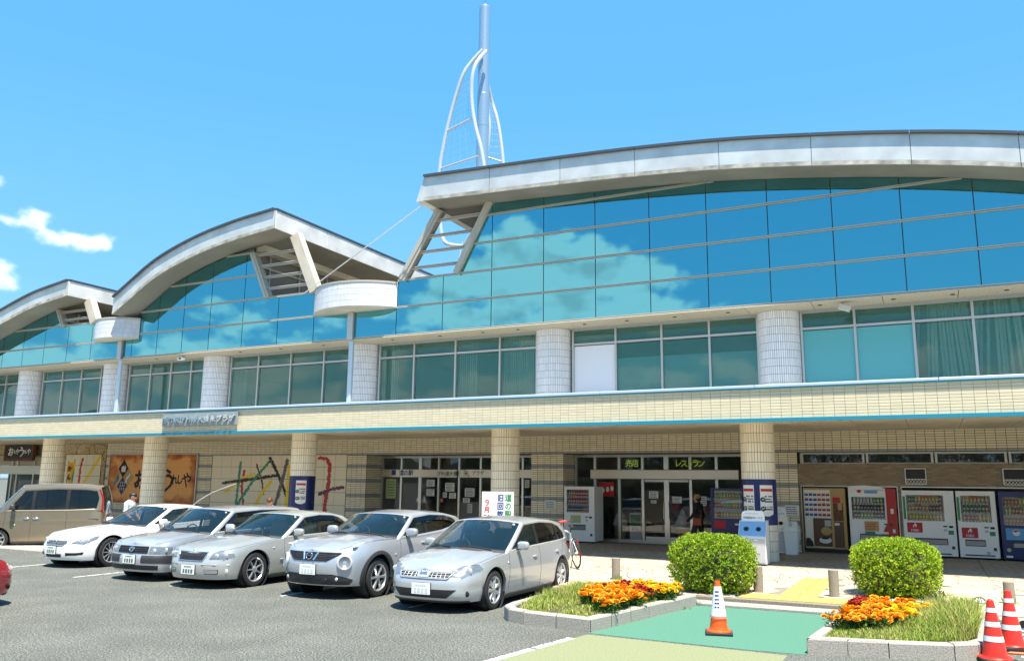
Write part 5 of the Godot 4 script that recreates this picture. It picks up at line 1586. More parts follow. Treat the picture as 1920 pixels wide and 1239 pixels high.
func cone_sleeve() -> void:
	var t := thing("traffic_cone", "orange traffic cone with a white paper sleeve on the green walkway", "traffic cone", V(-2.75, 0.006, -11.88), 0.25)
	part(t, "base", boxm(V(0, 0.02, 0), V(0.36, 0.04, 0.36), 0.012), "rubber")
	var b := Mb.new(); b.lathe([[0.17, 0.04], [0.165, 0.055], [0.128, 0.065], [0.118, 0.10], [0.036, 0.68], [0.033, 0.70], [0.0, 0.70]], 28); part(t, "cone", b, "cone_orange")
	b = Mb.new(); b.lathe([[0.108, 0.24], [0.0485, 0.63]], 28); part(t, "paper_sleeve", b, "paper")
	b = Mb.new()
	for i in 5:
		var y := 0.56 - i * 0.05
		for s in 4:
			var a := -0.05 - 0.5 + s * 0.2 + rng.randf() * 0.1
			var r := 0.108 - (y - 0.24) / 0.39 * 0.0595 + 0.002
			b.box(V(sin(a) * r, y, cos(a) * r), V(0.014, 0.022, 0.002), Basis(Vector3.UP, a))
	part(t, "print", b, "ink_blue", "", "stuff")
	b = Mb.new(); b.lathe([[0.1225, 0.215], [0.116, 0.25]], 28); part(t, "tape", b, glassy("tape", 0.7, 0.35, 0.25, 0.5))

func cone_striped(label: String, at: Vector3, round_top: bool) -> void:
	var t := thing("traffic_cone", label, "traffic cone", at, 0.4)
	part(t, "base", boxm(V(0, 0.025, 0), V(0.38, 0.05, 0.38), 0.015), "rubber")
	var b := Mb.new(); b.lathe([[0.19, 0.05], [0.18, 0.065], [0.135, 0.07], [0.042, 0.66], [0.036, 0.69 if round_top else 0.70], [0.018, 0.705], [0.0, 0.708]], 28); part(t, "cone", b, "cone_red")
	for y in [[0.56, 0.61], [0.40, 0.455], [0.235, 0.295]]:
		var r := func(v: float): return 0.135 - (v - 0.07) / 0.59 * 0.093 + 0.003
		b = Mb.new(); b.lathe([[r.call(y[0]), y[0]], [r.call(y[1]), y[1]]], 28); part(t, "white_band", b, "cone_white")

func street_things() -> void:
	recycle_bin("white recycling bin with a blue sloping lid in the sun before the wrapped column", V(-3.99, FLOOR + 0.01, -20.98), 0.66, true)
	recycle_bin("shaded white recycling bin behind the wrapped column beside the swing lid bin", V(-4.05, FLOOR + 0.01, -24.75), 0.66, false)
	var t := thing("swing_bin", "tall pale plastic swing lid bin beside the brown brick wall", "bin", V(-3.62, FLOOR + 0.01, -24.85))
	var b := Mb.new()
	b.hexa([V(-0.15, 0, 0.15), V(0.15, 0, 0.15), V(0.15, 0, -0.15), V(-0.15, 0, -0.15), V(-0.19, 0.62, 0.19), V(0.19, 0.62, 0.19), V(0.19, 0.62, -0.19), V(-0.19, 0.62, -0.19)]); part(t, "tub", b, "cone_white")
	part(t, "rim", boxm(V(0, 0.64, 0), V(0.42, 0.05, 0.42), 0.015), "cone_white")
	b = Mb.new(); b.hexa([V(-0.19, 0.66, 0.19), V(0.19, 0.66, 0.19), V(0.19, 0.66, -0.19), V(-0.19, 0.66, -0.19), V(-0.14, 0.90, 0.06), V(0.14, 0.90, 0.06), V(0.14, 0.90, -0.12), V(-0.14, 0.90, -0.12)]); part(t, "hood", b, "cone_white")
	b = Mb.new(); b.prism(PackedVector2Array([Vector2(-0.05, 0.89), Vector2(0.05, 0.89), Vector2(0.035, 0.77), Vector2(0, 0.75), Vector2(-0.035, 0.77)]), 0.12, 0.14); part(t, "flap", b, "grey_paint")
	# white notice board behind the parked car
	t = thing("notice_board", "white upright notice board with coloured lettering standing behind the silver hatchback", "sign", V(-10.42, FLOOR, -20.0))
	part(t, "panel", boxm(V(0, 1.03, 0), V(0.95, 1.24, 0.04), 0.006), "white")
	for x in [-0.4, 0.4]: part(t, "leg", boxm(V(x, 0.35, -0.03), V(0.03, 0.7, 0.03)), "alu")
	letters(t, "道の駅", V(0.23, 1.40, 0.021), 0.19, 0.028, 1.12, "ink_green", true)
	letters(t, "旧回数", V(0.0, 1.40, 0.021), 0.19, 0.03, 1.12, "ink_blue", true)
	letters(t, "9月", V(-0.40, 1.28, 0.021), 0.17, 0.026, 1.12, "ink_red", true)
	letters(t, "30", V(-0.44, 0.9, 0.021), 0.15, 0.026, 0.7, "ink_red")
	b = Mb.new(); glyph(b, "か", V(-0.19, 0.9, 0.021), 0.14, 0.022); part(t, "lettering", b, "ink_blue")
	# small wall notices
	for x in [-11.55, -3.75]:
		t = thing("wall_notice", "white paper notice on the tiled pier %s" % ("left of the white vending machine" if x < -5 else "above the bins"), "notice", V(x, 1.3, WALL + 0.002))
		part(t, "sheet", boxm(V(0, 0, 0), V(0.40, 0.30, 0.006)), "paper")
		b = Mb.new(); faint_lines(b, V(-0.16, -0.12, 0.004), 0.32, 0.24, 4, rng); part(t, "print", b, "ink_blue", "", "stuff")
	# stone posts
	for p in [[-5.83, -16.4, "stone bollard by the left shrub's far side near the silver hatchback's tail", 0.42], [-2.93, -15.84, "stone bollard between the left shrub and the yellow tactile paving", 0.46], [-1.65, -15.86, "stone bollard between the tactile paving and the right shrub", 0.46], [1.02, -16.48, "stone bollard with a tuft of weed right of the right shrub", 0.36]]:
		t = thing("stone_bollard", p[2], "bollard", V(p[0], FLOOR, p[1]))
		b = Mb.new(); b.lathe([[0.085, -0.02], [0.085, p[3] - 0.01], [0.075, p[3]], [0.0, p[3] + 0.002]], 24); part(t, "shaft", b, "granite")
	# little dome lamp in the paving
	t = thing("ground_lamp", "small domed lamp with a metal cage set in the paving by the kerb", "lamp", V(0.57, FLOOR + 0.006, -16.3))
	b = Mb.new(); b.lathe([[0.10, 0.0], [0.095, 0.03], [0.07, 0.065], [0.03, 0.085], [0.0, 0.09]], 20); part(t, "dome", b, "white")
	b = Mb.new()
	for i in 5:
		var a := PI * i / 5.0
		var pts := []
		for k in 9:
			var e := PI * k / 8.0
			pts.append(V(cos(e) * cos(a), 0, cos(e) * sin(a)) * 0.105 + V(0, sin(e) * 0.097, 0))
		b.tube(pts, 0.007, 5)
	b.lathe([[0.13, 0.0], [0.125, 0.012], [0.1, 0.014]], 20)
	part(t, "cage", b, "dark_plastic")
	t = thing("manhole_cover", "round worn metal cover in the pale paving at the right edge", "cover", V(1.34, FLOOR + 0.006, -18.1))
	b = Mb.new(); b.lathe([[0.30, 0.0], [0.30, 0.012], [0.28, 0.014], [0.0, 0.014]], 28); part(t, "lid", b, "kerb")
	b = Mb.new(); b.lathe([[0.36, 0.0], [0.36, 0.006], [0.31, 0.006]], 28); part(t, "ring", b, "granite")
	cone_sleeve()
	cone_striped("red and white striped cone with a rounded tip beside the right kerb", V(0.52, 0.0, -11.72), true)
	cone_striped("red and white striped cone with a flat tip behind the rounded one", V(0.76, 0.03, -12.55), false)
	part(self, "cone_weight", boxm(V(0.82, 0.015, -12.55), V(0.5, 0.03, 0.46), 0.01), "cone_orange").set_meta("label", "flat orange cone weight lying under the flat tipped striped cone")
	get_node("cone_weight").set_meta("category", "cone weight")
	# metal letters on the canopy
	t = thing("metal_lettering", "polished metal letters with their backing plate on the tiled canopy front", "sign", V(-23.55, 3.80, EDGE))
	part(t, "plate", boxm(V(1.73, 0.20, 0.06), V(3.45, 0.42, 0.03), 0.004), sm("plate_grey", 0.24, 0.29, 0.31, 0.6, 0.0))
	var s := "道の駅びわ湖大橋米プラザ"
	for i in s.length():
		b = Mb.new(); glyph(b, s[i], V(0.06 + i * 0.281, 0.08, 0.09), 0.24, 0.026, 0.06); part(t, "letter", b, "chrome")
	for x in [0.3, 1.7, 3.1]: part(t, "standoff", boxm(V(x, 0.2, 0.022), V(0.05, 0.05, 0.05)), "alu")

func spire() -> void:
	var t := thing("roof_spire", "tall blue grey mast with curved white pipes and wire nets rising behind the big roof", "spire", V(-16.62, 9.36, -30.0))
	var o := V(-16.62, 9.36, -30.0)
	var b := Mb.new(); b.lathe([[0.27, 0.0], [0.27, 9.6], [0.262, 9.62], [0.25, 13.85], [0.24, 13.9], [0.0, 13.9]], 28); part(t, "mast", b, "mast")
	b = Mb.new(); b.lathe([[0.275, 8.1], [0.275, 8.16]], 28); b.lathe([[0.27, 3.0], [0.285, 3.02], [0.285, 3.1], [0.27, 3.12]], 28); part(t, "collar", b, "mast")
	b = Mb.new(); b.tube([V(0, 13.9, 0), V(0, 15.6, 0)], 0.022, 8); b.ball(V(0, 13.93, 0), V(0.07, 0.05, 0.07), 10, 6); part(t, "lightning_rod", b, "chrome")
	var pipes := [
		[V(-16.47, 20.92, -29.6), V(-16.91, 20.34, -29.4), V(-17.22, 19.7, -29.2), V(-17.6, 18.65, -29.2), V(-17.93, 17.46, -29.2), V(-18.14, 16.5, -29.2), V(-18.28, 15.66, -29.2), V(-18.31, 14.8, -29.2), V(-18.24, 13.46, -29.2), V(-18.1, 12.48, -29.2), V(-17.82, 12.04, -29.2), V(-16.98, 11.82, -29.2)],
		[V(-16.25, 20.75, -29.5), V(-16.30, 19.9, -28.8), V(-16.39, 19.23, -28.6), V(-16.43, 18.5, -28.6), V(-16.36, 17.63, -28.6), V(-16.18, 16.75, -28.6), V(-15.96, 15.99, -28.6), V(-15.8, 15.25, -28.6), V(-15.73, 14.54, -28.6), V(-15.9, 13.0, -28.7), V(-16.98, 11.82, -29.2)],
		[V(-16.75, 20.1, -30.4), V(-16.73, 19.13, -31.0), V(-16.5, 18.43, -31.0), V(-16.32, 17.63, -31.0), V(-16.2, 16.84, -31.0), V(-16.11, 16.07, -31.0), V(-16.07, 15.18, -31.0), V(-16.1, 13.5, -31.0)],
		[V(-16.75, 19.6, -30.35), V(-16.70, 18.44, -30.6), V(-16.62, 17.78, -30.6), V(-16.64, 17.16, -30.6), V(-16.72, 16.41, -30.6), V(-16.75, 15.0, -30.6), V(-16.1, 13.5, -31.0)]]
	for p in pipes:
		var q := []
		for i in p.size() - 1:
			for k in 3:
				var tt := k / 3.0
				q.append(p[i].cubic_interpolate(p[i + 1], p[maxi(i - 1, 0)], p[mini(i + 2, p.size() - 1)], tt) - o)
		q.append(p[-1] - o)
		b = Mb.new(); b.tube(q, 0.085, 12); part(t, "curved_pipe", b, "white_pipe")
	b = Mb.new(); b.tube([V(-17.97, 17.2, -29.2) - o, V(-16.27, 17.25, -28.6) - o], 0.05, 8); part(t, "crossbar", b, "white_pipe")
	b = Mb.new(); b.tube([V(-18.28, 15.5, -29.2) - o, V(-15.85, 15.5, -28.6) - o], 0.04, 8); part(t, "crossbar", b, "white_pipe")
	b = Mb.new(); b.tube([V(-16.12, 16.1, -31.0) - o, V(-16.74, 16.3, -30.6) - o], 0.04, 8); part(t, "crossbar", b, "white_pipe")
	for pr in [[0, 1], [2, 3]]:      # wire nets between the pipes of a pair
		b = Mb.new()
		var A: Array = pipes[pr[0]]
		var C: Array = pipes[pr[1]]
		var at := func(P: Array, y: float) -> Vector3:
			for i in P.size() - 1:
				if P[i].y >= y and P[i + 1].y <= y: return P[i].lerp(P[i + 1], (P[i].y - y) / maxf(0.001, P[i].y - P[i + 1].y))
			return P[-1]
		var y := 19.2
		var rows := []
		while y > 13.0:
			var a: Vector3 = at.call(A, y)
			var c: Vector3 = at.call(C, y)
			var row := []
			for k in 7: row.append(a.lerp(c, k / 6.0) - o)
			rows.append(row)
			y -= 0.3
		for i in rows.size():
			b.tube([rows[i][0], rows[i][6]], 0.004, 3)
			if i > 0:
				for k in range(1, 6): b.tube([rows[i - 1][k], rows[i][k]], 0.004, 3)
		part(t, "wire_net", b, "grey_paint")
	b = Mb.new(); b.tube([V(-0.3, 2.6, 1.0), V(-0.55, 0.3, 1.4)], 0.03, 6); part(t, "stay", b, "white_pipe")

# ---------------------------------------------------------------- cars
# local axes: z towards the nose, x towards the car's left, origin on the ground under the middle
class Car:
	var s: Dictionary
	var pl := PackedVector2Array()
	var nn := PackedVector2Array()
	var N := 230
	func tab(t: Array, x: float) -> float:
		if x <= t[0][0]: return t[0][1]
		if x >= t[t.size() - 1][0]: return t[t.size() - 1][1]
		var i := 0
		while x > t[i + 1][0]: i += 1
		var p0: Array = t[maxi(i - 1, 0)]
		var p1: Array = t[i]
		var p2: Array = t[i + 1]
		var p3: Array = t[mini(i + 2, t.size() - 1)]
		var h: float = p2[0] - p1[0]
		var u: float = (x - p1[0]) / h
		var m1: float = (p2[1] - p0[1]) / (p2[0] - p0[0]) * h
		var m2: float = (p3[1] - p1[1]) / (p3[0] - p1[0]) * h
		var u2 := u * u
		var u3 := u2 * u
		return (2 * u3 - 3 * u2 + 1) * p1[1] + (u3 - 2 * u2 + u) * m1 + (-2 * u3 + 3 * u2) * p2[1] + (u3 - u2) * m2
	func setup(spec: Dictionary) -> void:
		s = spec
		var q := []
		for p in s.plan: q.append(Vector2(p[0], p[1]))
		var dense := PackedVector2Array()
		for i in q.size() - 1:
			for k in 24:
				dense.append(q[i].cubic_interpolate(q[i + 1], q[maxi(i - 1, 0)] if i > 0 else Vector2(-q[1].x, q[1].y), q[i + 2] if i + 2 < q.size() else Vector2(-q[i].x, q[i].y), k / 24.0))
		dense.append(q[-1])
		var L := [0.0]
		for i in dense.size() - 1: L.append(L[i] + dense[i].distance_to(dense[i + 1]))
		var k := 0
		for i in N + 1:
			var d: float = L[-1] * i / N
			while k < dense.size() - 2 and L[k + 1] < d: k += 1
			pl.append(dense[k].lerp(dense[k + 1], clampf((d - L[k]) / maxf(1e-6, L[k + 1] - L[k]), 0, 1)))
		for i in N + 1:
			var d := (pl[mini(i + 1, N)] - pl[maxi(i - 1, 0)]).normalized()
			nn.append(Vector2(-d.y, d.x))
		nn[0] = Vector2(0, 1); nn[N] = Vector2(0, -1)
	func lift(i: float, y: float, e := 0.0) -> Vector3:      # point of the shell at outline position i and height y
		var a := clampi(int(i), 0, N - 1)
		var f := clampf(i - a, 0, 1)
		var p := pl[a].lerp(pl[a + 1], f)
		var n := nn[a].lerp(nn[a + 1], f).normalized()
		var wf := maxf(0, n.y) * maxf(0, n.y)
		var wr := maxf(0, -n.y) * maxf(0, -n.y)
		var ws := n.x * n.x
		var g := wf * tab(s.fin, y) + ws * tab(s.sin, y) + wr * tab(s.rin, y)
		var h := wf * tab(s.fin, y + 0.02) + ws * tab(s.sin, y + 0.02) + wr * tab(s.rin, y + 0.02)
		var sl := (h - g) / 0.02
		var o := Vector3(n.x, sl, n.y).normalized() * e
		return Vector3(p.x - n.x * g, y, p.y - n.y * g) + o
	func at_z(z: float) -> float:
		for i in N:
			if pl[i].y >= z and pl[i + 1].y < z: return i + (pl[i].y - z) / (pl[i].y - pl[i + 1].y)
		return float(N)
	func at_x(x: float) -> float:
		x = absf(x)
		for i in N:
			if pl[i].x <= x and pl[i + 1].x > x: return i + (x - pl[i].x) / (pl[i + 1].x - pl[i].x)
		return at_z(0.0)
	func front(x: float, y: float, e: float) -> Vector3:
		var p := lift(at_x(x), y, e)
		return Vector3(-p.x, p.y, p.z) if x < 0 else p
	func side(z: float, y: float, e: float) -> Vector3: return lift(at_z(z), y, e)
	func top(z: float) -> float: return tab(s.top, z)
	func belt_x(z: float) -> float: return lift(at_z(z), top(z)).x
	func cabin(z: float, y: float, e := 0.0) -> Vector3:      # side of the cabin
		var d := y - top(z)
		return Vector3(belt_x(z) - s.k1 * d - s.k2 * d * d + e, y, z)

func scan(poly: Array, y: float) -> Vector2:
	var lo := INF
	var hi := -INF
	for i in poly.size():
		var a: Array = poly[i]
		var b: Array = poly[(i + 1) % poly.size()]
		if (a[1] <= y and b[1] >= y) or (b[1] <= y and a[1] >= y):
			var x: float = a[0] if absf(b[1] - a[1]) < 1e-6 else lerpf(a[0], b[0], (y - a[1]) / (b[1] - a[1]))
			lo = minf(lo, x); hi = maxf(hi, x)
			if absf(b[1] - a[1]) < 1e-6:
				lo = minf(lo, b[0]); hi = maxf(hi, b[0])
	return Vector2(lo, hi)

func patch(b: Mb, poly: Array, f: Callable, e: float, nu := 10, nv := 6) -> void:   # a convex outline laid on the body
	var y0 := INF
	var y1 := -INF
	for p in poly:
		y0 = minf(y0, p[1]); y1 = maxf(y1, p[1])
	var g := []
	for j in nv + 1:
		var y := lerpf(y0 + 0.0005, y1 - 0.0005, float(j) / nv)
		var r := scan(poly, y)
		var row := PackedVector3Array()
		for i in nu + 1: row.append(f.call(lerpf(r.x, r.y, float(i) / nu), y, e))
		g.append(row)
	b.grid(g, false)

func both(poly: Array) -> Array:      # mirror image of an outline in x
	var q := []
	for p in poly: q.append([-p[0], p[1]])
	return q

func mirror(b: Mb) -> void:      # add the other half of a car part
	var n := b.v.size()
	for i in range(0, n, 3):
		for k in [0, 2, 1]:
			b.v.append(Vector3(-b.v[i + k].x, b.v[i + k].y, b.v[i + k].z)); b.n.append(Vector3(-b.n[i + k].x, b.n[i + k].y, b.n[i + k].z)); b.c.append(b.c[i + k]); b.uv.append(b.uv[i + k])

func wheel(t: Node, at: Vector3, r: float, style: String, sgn: float) -> void:
	var X := Transform3D(Basis(V(0, 0, -1), V(sgn, 0, 0), V(0, -1, 0) * sgn), Vector3.ZERO)      # axle along y of the lathe
	X = Transform3D(Basis(Vector3.FORWARD, sgn * PI / 2), Vector3.ZERO)
	var w := Node3D.new()
	w.name = "wheel"
	var b := Mb.new()
	var ri := r * 0.70 if style != "steel" else r * 0.66
	b.lathe([[ri - 0.02, -0.10], [r - 0.03, -0.10], [r - 0.008, -0.09], [r, -0.07], [r, 0.07], [r - 0.008, 0.088], [r - 0.03, 0.10], [ri + 0.01, 0.104], [ri - 0.004, 0.095], [ri - 0.01, -0.09]], 40, X)
	var o := part(t, "wheel", b, "rubber")
	o.position = at
	b = Mb.new(); b.lathe([[0.0, 0.02], [ri * 0.5, 0.02], [ri, 0.0]], 28, X); part(o, "brake_well", b, "black")
	b = Mb.new()
	b.lathe([[ri - 0.006, 0.02], [ri - 0.002, 0.085], [ri + 0.006, 0.098], [ri - 0.012, 0.100], [ri - 0.022, 0.085], [ri - 0.026, 0.02]], 40, X)
	var n: int = {"seven": 7, "multi": 11, "cover": 7, "five": 6, "steel": 8}[style]
	for i in n:
		var a := TAU * i / n
		var q := []
		var w0: float = {"seven": 0.030, "multi": 0.018, "cover": 0.075, "five": 0.034, "steel": 0.06}[style]
		var w1: float = {"seven": 0.022, "multi": 0.014, "cover": 0.045, "five": 0.050, "steel": 0.055}[style]
		var rot := Basis(Vector3.UP, a)
		var z0 := 0.075
		var z1 := 0.090
		var seg := [[0.035, w0, z0], [ri * 0.55, (w0 + w1) * 0.5, z0 + 0.016], [ri - 0.012, w1, z1]]
		if style == "cover": seg = [[0.03, 0.022, z0 + 0.014], [ri * 0.55, 0.075, z0 + 0.02], [ri - 0.012, 0.042, z1]]
		if style == "five": seg = [[0.03, 0.03, z0 + 0.008], [ri * 0.6, 0.045, z0 + 0.018], [ri - 0.012, 0.062, z1]]
		for k in 2:
			var s0: Array = seg[k]
			var s1: Array = seg[k + 1]
			var p := [V(-s0[1] * 0.5, s0[2] - 0.03, s0[0]), V(s0[1] * 0.5, s0[2] - 0.03, s0[0]), V(s1[1] * 0.5, s1[2] - 0.03, s1[0]), V(-s1[1] * 0.5, s1[2] - 0.03, s1[0])]
			var c := [V(-s0[1] * 0.34, s0[2], s0[0]), V(s0[1] * 0.34, s0[2], s0[0]), V(s1[1] * 0.34, s1[2], s1[0]), V(-s1[1] * 0.34, s1[2], s1[0])]
			b.quad(X * (rot * c[0]), X * (rot * c[3]), X * (rot * c[2]), X * (rot * c[1]))
			b.quad(X * (rot * p[0]), X * (rot * p[3]), X * (rot * c[3]), X * (rot * c[0]))
			b.quad(X * (rot * c[1]), X * (rot * c[2]), X * (rot * p[2]), X * (rot * p[1]))
	b.lathe([[0.06, 0.06], [0.055, 0.088], [0.03, 0.096], [0.0, 0.098]], 18, X)
	part(o, "rim", b, "lamp_rim")

func resize(s: Dictionary, kx: float, ky: float, kz: float) -> void:      # stretch a car's measurements, wheels stay round
	for p in s.plan:
		p[0] *= kx; p[1] *= kz
	for key in ["top", "bot", "hood", "out", "dlo", "handles", "tail_lamp"]:
		for p in s[key]:
			p[0] *= kz; p[1] *= ky
	for key in ["fin", "sin", "rin"]:
		for p in s[key]: p[0] *= ky
	for key in ["cowl", "mirror", "deck"]:
		if s.has(key):
			s[key][0] *= kz; s[key][1] *= ky
	for p in s.pillars:
		p[0] *= kz; p[1] *= kz
	for p in s.doors:
		p[0] *= kz; p[1] *= kz; p[2] *= ky
	for key in ["lamps", "dark", "clad"]:
		for q in s.get(key, []):
			for p in q:
				p[0] *= kx; p[1] *= ky
	for key in ["grille", "center"]:
		for p in s.get(key, []):
			p[0] *= kx; p[1] *= ky
	for p in s.get("fogs", []):
		p[0] *= kx; p[1] *= ky
	if s.has("badge"): s.badge[0] *= ky
	if s.has("plate"):
		s.plate[0] *= kx; s.plate[1] *= ky
	s.wheels = [s.wheels[0] * kz, s.wheels[1] * kz]
	s.crown *= ky
	s.seat_z = s.get("seat_z", -0.35) * kz

func make_car(s: Dictionary, label: String, at: Vector3, turn: float) -> Node3D:
	var C := Car.new()
	C.setup(s)
	var t := thing(s.name, label, "car" if not s.has("cat") else s.cat, at, turn)
	var paint: String = s.paint
	var N := C.N
	var b := Mb.new()
	# --- shell
	var R := 12
	var g := []
	var tops := []
	for i in N + 1:
		var z: float = C.pl[i].y
		var yt := C.top(z)
		var yb: float = C.tab(s.bot, z)
		if C.nn[i].x > 0.5:
			for w in s.wheels:
				var dz: float = z - w
				if absf(dz) < s.arch: yb = maxf(yb, s.r + sqrt(s.arch * s.arch - dz * dz) * s.get("arch_h", 1.0))
		var row := PackedVector3Array()
		for j in R + 1: row.append(C.lift(i, lerpf(yb, yt, pow(j / float(R), 0.85))))
		g.append(row)
		tops.append(row[R])
	b.grid(g, true)
	# lip of the body edge turned inwards
	var lip := []
	for i in N + 1:
		var p: Vector3 = g[i][0]
		var n := C.nn[i]
		lip.append(PackedVector3Array([p, p - V(n.x, 0, n.y) * 0.05]))
	b.grid(lip, false)
	# --- bonnet
	var iA := int(C.at_z(s.out[0][0]))
	var hood := []
	var z0: float = tops[0].z
	for i in iA + 1:
		var E: Vector3 = tops[i]
		var f := float(i) / iA
		var gz := clampf((z0 - E.z) / (z0 - tops[iA].z), 0, 1)
		var sz := lerpf(z0, s.cowl[0], 0.45 * f + 0.55 * gz)
		var S := V(0, C.tab(s.hood, sz), sz)
		var row := PackedVector3Array()
		for j in 11:
			var w := j / 10.0
			var p := E.lerp(S, w)
			p.y = lerpf(E.y, S.y, sin(w * PI * 0.5)) + s.get("crease", 0.0) * exp(-pow((w - 0.35) / 0.09, 2)) * smoothstep(0.0, 0.4, gz)
			row.append(p)
		hood.append(row)
	b.grid(hood, true)
	var gap := Mb.new()      # shut line round the bonnet
	var gp := []
	for i in range(int(iA * 0.30), iA + 1, 3): gp.append(hood[i][1].lerp(hood[i][0], 0.35) + V(0, 0.001, 0))
	gap.tube(gp, 0.0035, 4)
	part(t, "bonnet_gap", gap, "dark_plastic")
	gap = Mb.new()
	for i in gp.size(): gp[i].x = -gp[i].x
	gap.tube(gp, 0.0035, 4)
	part(t, "bonnet_gap", gap, "dark_plastic")
	# --- cabin side, a ring between its outline and the windows
	var ring := []
	var n := s.out.size() as int
	for k in n + 1:
		var a: Array = s.out[k % n]
		var d: Array = s.dlo[k % n]
		var a2: Array = s.out[(k + 1) % n]
		var d2: Array = s.dlo[(k + 1) % n]
		for m in (6 if k < n else 1):
			var u := m / 6.0
			var oz := lerpf(a[0], a2[0], u)
			var oy := lerpf(a[1], a2[1], u)
			oy = maxf(oy, C.top(oz))
			if (k % n) >= s.db or (k == n): oy = C.top(oz)
			var iz := lerpf(d[0], d2[0], u)
			var iy := lerpf(d[1], d2[1], u)
			var row := PackedVector3Array()
			for q in 4:
				var v := q / 3.0
				row.append(C.cabin(lerpf(oz, iz, v), lerpf(oy, iy, v), 0.006 * sin(v * PI)))
			row.append(row[3] + V(-0.02, 0, 0))
			ring.append(row)
	b.grid(ring, true)
	mirror(b)
	# --- roof
	var rails := []
	for k in range(s.at, s.rt):
		for m in 6: rails.append(Vector2(lerpf(s.out[k][0], s.out[k + 1][0], m / 6.0), lerpf(s.out[k][1], s.out[k + 1][1], m / 6.0)))
	rails.append(Vector2(s.out[s.rt][0], s.out[s.rt][1]))
	var US := [-1.0, -0.97, -0.9, -0.8, -0.6, -0.3, 0.0, 0.3, 0.6, 0.8, 0.9, 0.97, 1.0]
	var rf := []
	for k in rails.size():
		var x := C.cabin(rails[k].x, rails[k].y).x
		var w := float(k) / (rails.size() - 1)
		var bow := lerpf(s.bow, -s.bow_r, w)
		var row := PackedVector3Array()
		for u in US: row.append(V(u * x, rails[k].y + s.crown * (1.0 - pow(absf(u), 2.6)), rails[k].x + bow * (1.0 - u * u)))
		rf.append(row)
	b.grid(rf, true)
	# --- windscreen frame
	var A := C.cabin(s.out[0][0], C.top(s.out[0][0]))
	var T := C.cabin(s.out[s.at][0], s.out[s.at][1])
	var screen := func(u: float, v: float, e: float) -> Vector3:
		var ez := lerpf(A.z, T.z, v)
		var ey := lerpf(A.y, T.y, v)
		var ex := C.cabin(ez, ey).x
		var k := 1.0 - pow(absf(u), lerpf(2.0, 2.6, v))
		return V(u * ex, ey + lerpf(s.cowl[1] - A.y, s.crown, v) * k, ez + lerpf(s.cowl[0] - A.z, s.bow, v) * (1.0 - u * u)) + V(0, 0.6, 0.8) * (0.025 * sin(v * PI) * (1.0 - u * u) + e)
	for r in [[-1.0, -0.945, 0.0, 1.0], [0.945, 1.0, 0.0, 1.0], [-0.945, 0.945, 0.955, 1.0]]:
		var q := []
		for j in 9:
			var row := PackedVector3Array()
			for i in 9: row.append(screen.call(lerpf(r[0], r[1], i / 8.0), lerpf(r[2], r[3], j / 8.0), 0.0))
			q.append(row)
		b.grid(q, false)
	# --- tail
	var iD := C.at_z(s.out[s.db][0])
	var last: PackedVector3Array = rf[-1]
	var tail := []
	if s.has("deck"):
		var D := C.lift(iD, C.top(s.out[s.db][0]))
		var base := func(u: float) -> Vector3: return V(u * D.x, lerpf(D.y, s.deck[1], 1.0 - u * u), lerpf(D.z, s.deck[0], 1.0 - u * u))
		for j in 7:
			var row := PackedVector3Array()
			for i in US.size(): row.append(last[i].lerp(base.call(US[i]), j / 6.0))
			tail.append(row)
		var lid := []
		for k in 21:
			var i := lerpf(iD, N, k / 20.0)
			var E := C.lift(i, C.top(C.lift(i, 0.5).z))
			var S := V(0, s.deck[1] - 0.02 * k / 20.0, lerpf(s.deck[0], C.lift(N, C.top(-9.0)).z, k / 20.0))
			var row := PackedVector3Array()
			for j in 9:
				var w := j / 8.0
				var p := E.lerp(S, w)
				p.y = lerpf(E.y, S.y, sin(w * PI * 0.5))
				row.append(p)
			lid.append(row)
		var lm := Mb.new(); lm.grid(lid, true); mirror(lm); b.add(lm)
	else:
		for j in 9:
			var row := PackedVector3Array()
			for i in US.size():
				var u: float = US[i]
				var ii := lerpf(N, iD, absf(u))
				var e := C.lift(ii, C.top(C.lift(ii, 0.5).z))
				if u < 0: e.x = -e.x
				var p := last[i].lerp(e, j / 8.0)
				p.z -= 0.05 * sin(j / 8.0 * PI)
				row.append(p)
			tail.append(row)
	var tb := Mb.new(); tb.grid(tail, true)
	var body := part(t, "body", b, paint)
	part(t, "rear_window", tb, "tint_glass")
	# --- glass
	b = Mb.new()
	var q := []
	for j in 9:
		var row := PackedVector3Array()
		for i in 13: row.append(screen.call(lerpf(-0.945, 0.945, i / 12.0), lerpf(0.0, 0.955, j / 8.0), -0.004))
		q.append(row)
	b.grid(q, false)
	var ws := part(t, "windscreen", b, "car_glass")
	b = Mb.new()
	q = []
	for j in 3:
		var row := PackedVector3Array()
		for i in 13: row.append(screen.call(lerpf(-0.96, 0.96, i / 12.0), lerpf(-0.015, 0.06, j / 2.0), 0.003))
		q.append(row)
	b.grid(q, false); part(ws, "cowl", b, "dark_plastic")
	b = Mb.new()
	for u0 in [[0.72, 0.05], [-0.15, -0.8]]:
		b.tube([screen.call(u0[0], 0.04, 0.02), screen.call((u0[0] + u0[1]) * 0.5, 0.075, 0.022), screen.call(u0[1], 0.07, 0.014)], 0.009, 5)
	part(ws, "wiper", b, "black")
	b = Mb.new(); b.ball(screen.call(0.84, 0.88, 0.004), V(0.03, 0.02, 0.004), 10, 6); part(ws, "inspection_sticker", b, "paper")
	var dlo_lo := 99.0
	var dlo_hi := -99.0
	for p in s.dlo:
		dlo_lo = minf(dlo_lo, p[0]); dlo_hi = maxf(dlo_hi, p[0])
	var flip := []
	for p in s.dlo: flip.append([p[1], p[0]])
	var cuts := [dlo_hi]
	for p in s.pillars:
		cuts.append(p[1]); cuts.append(p[0])
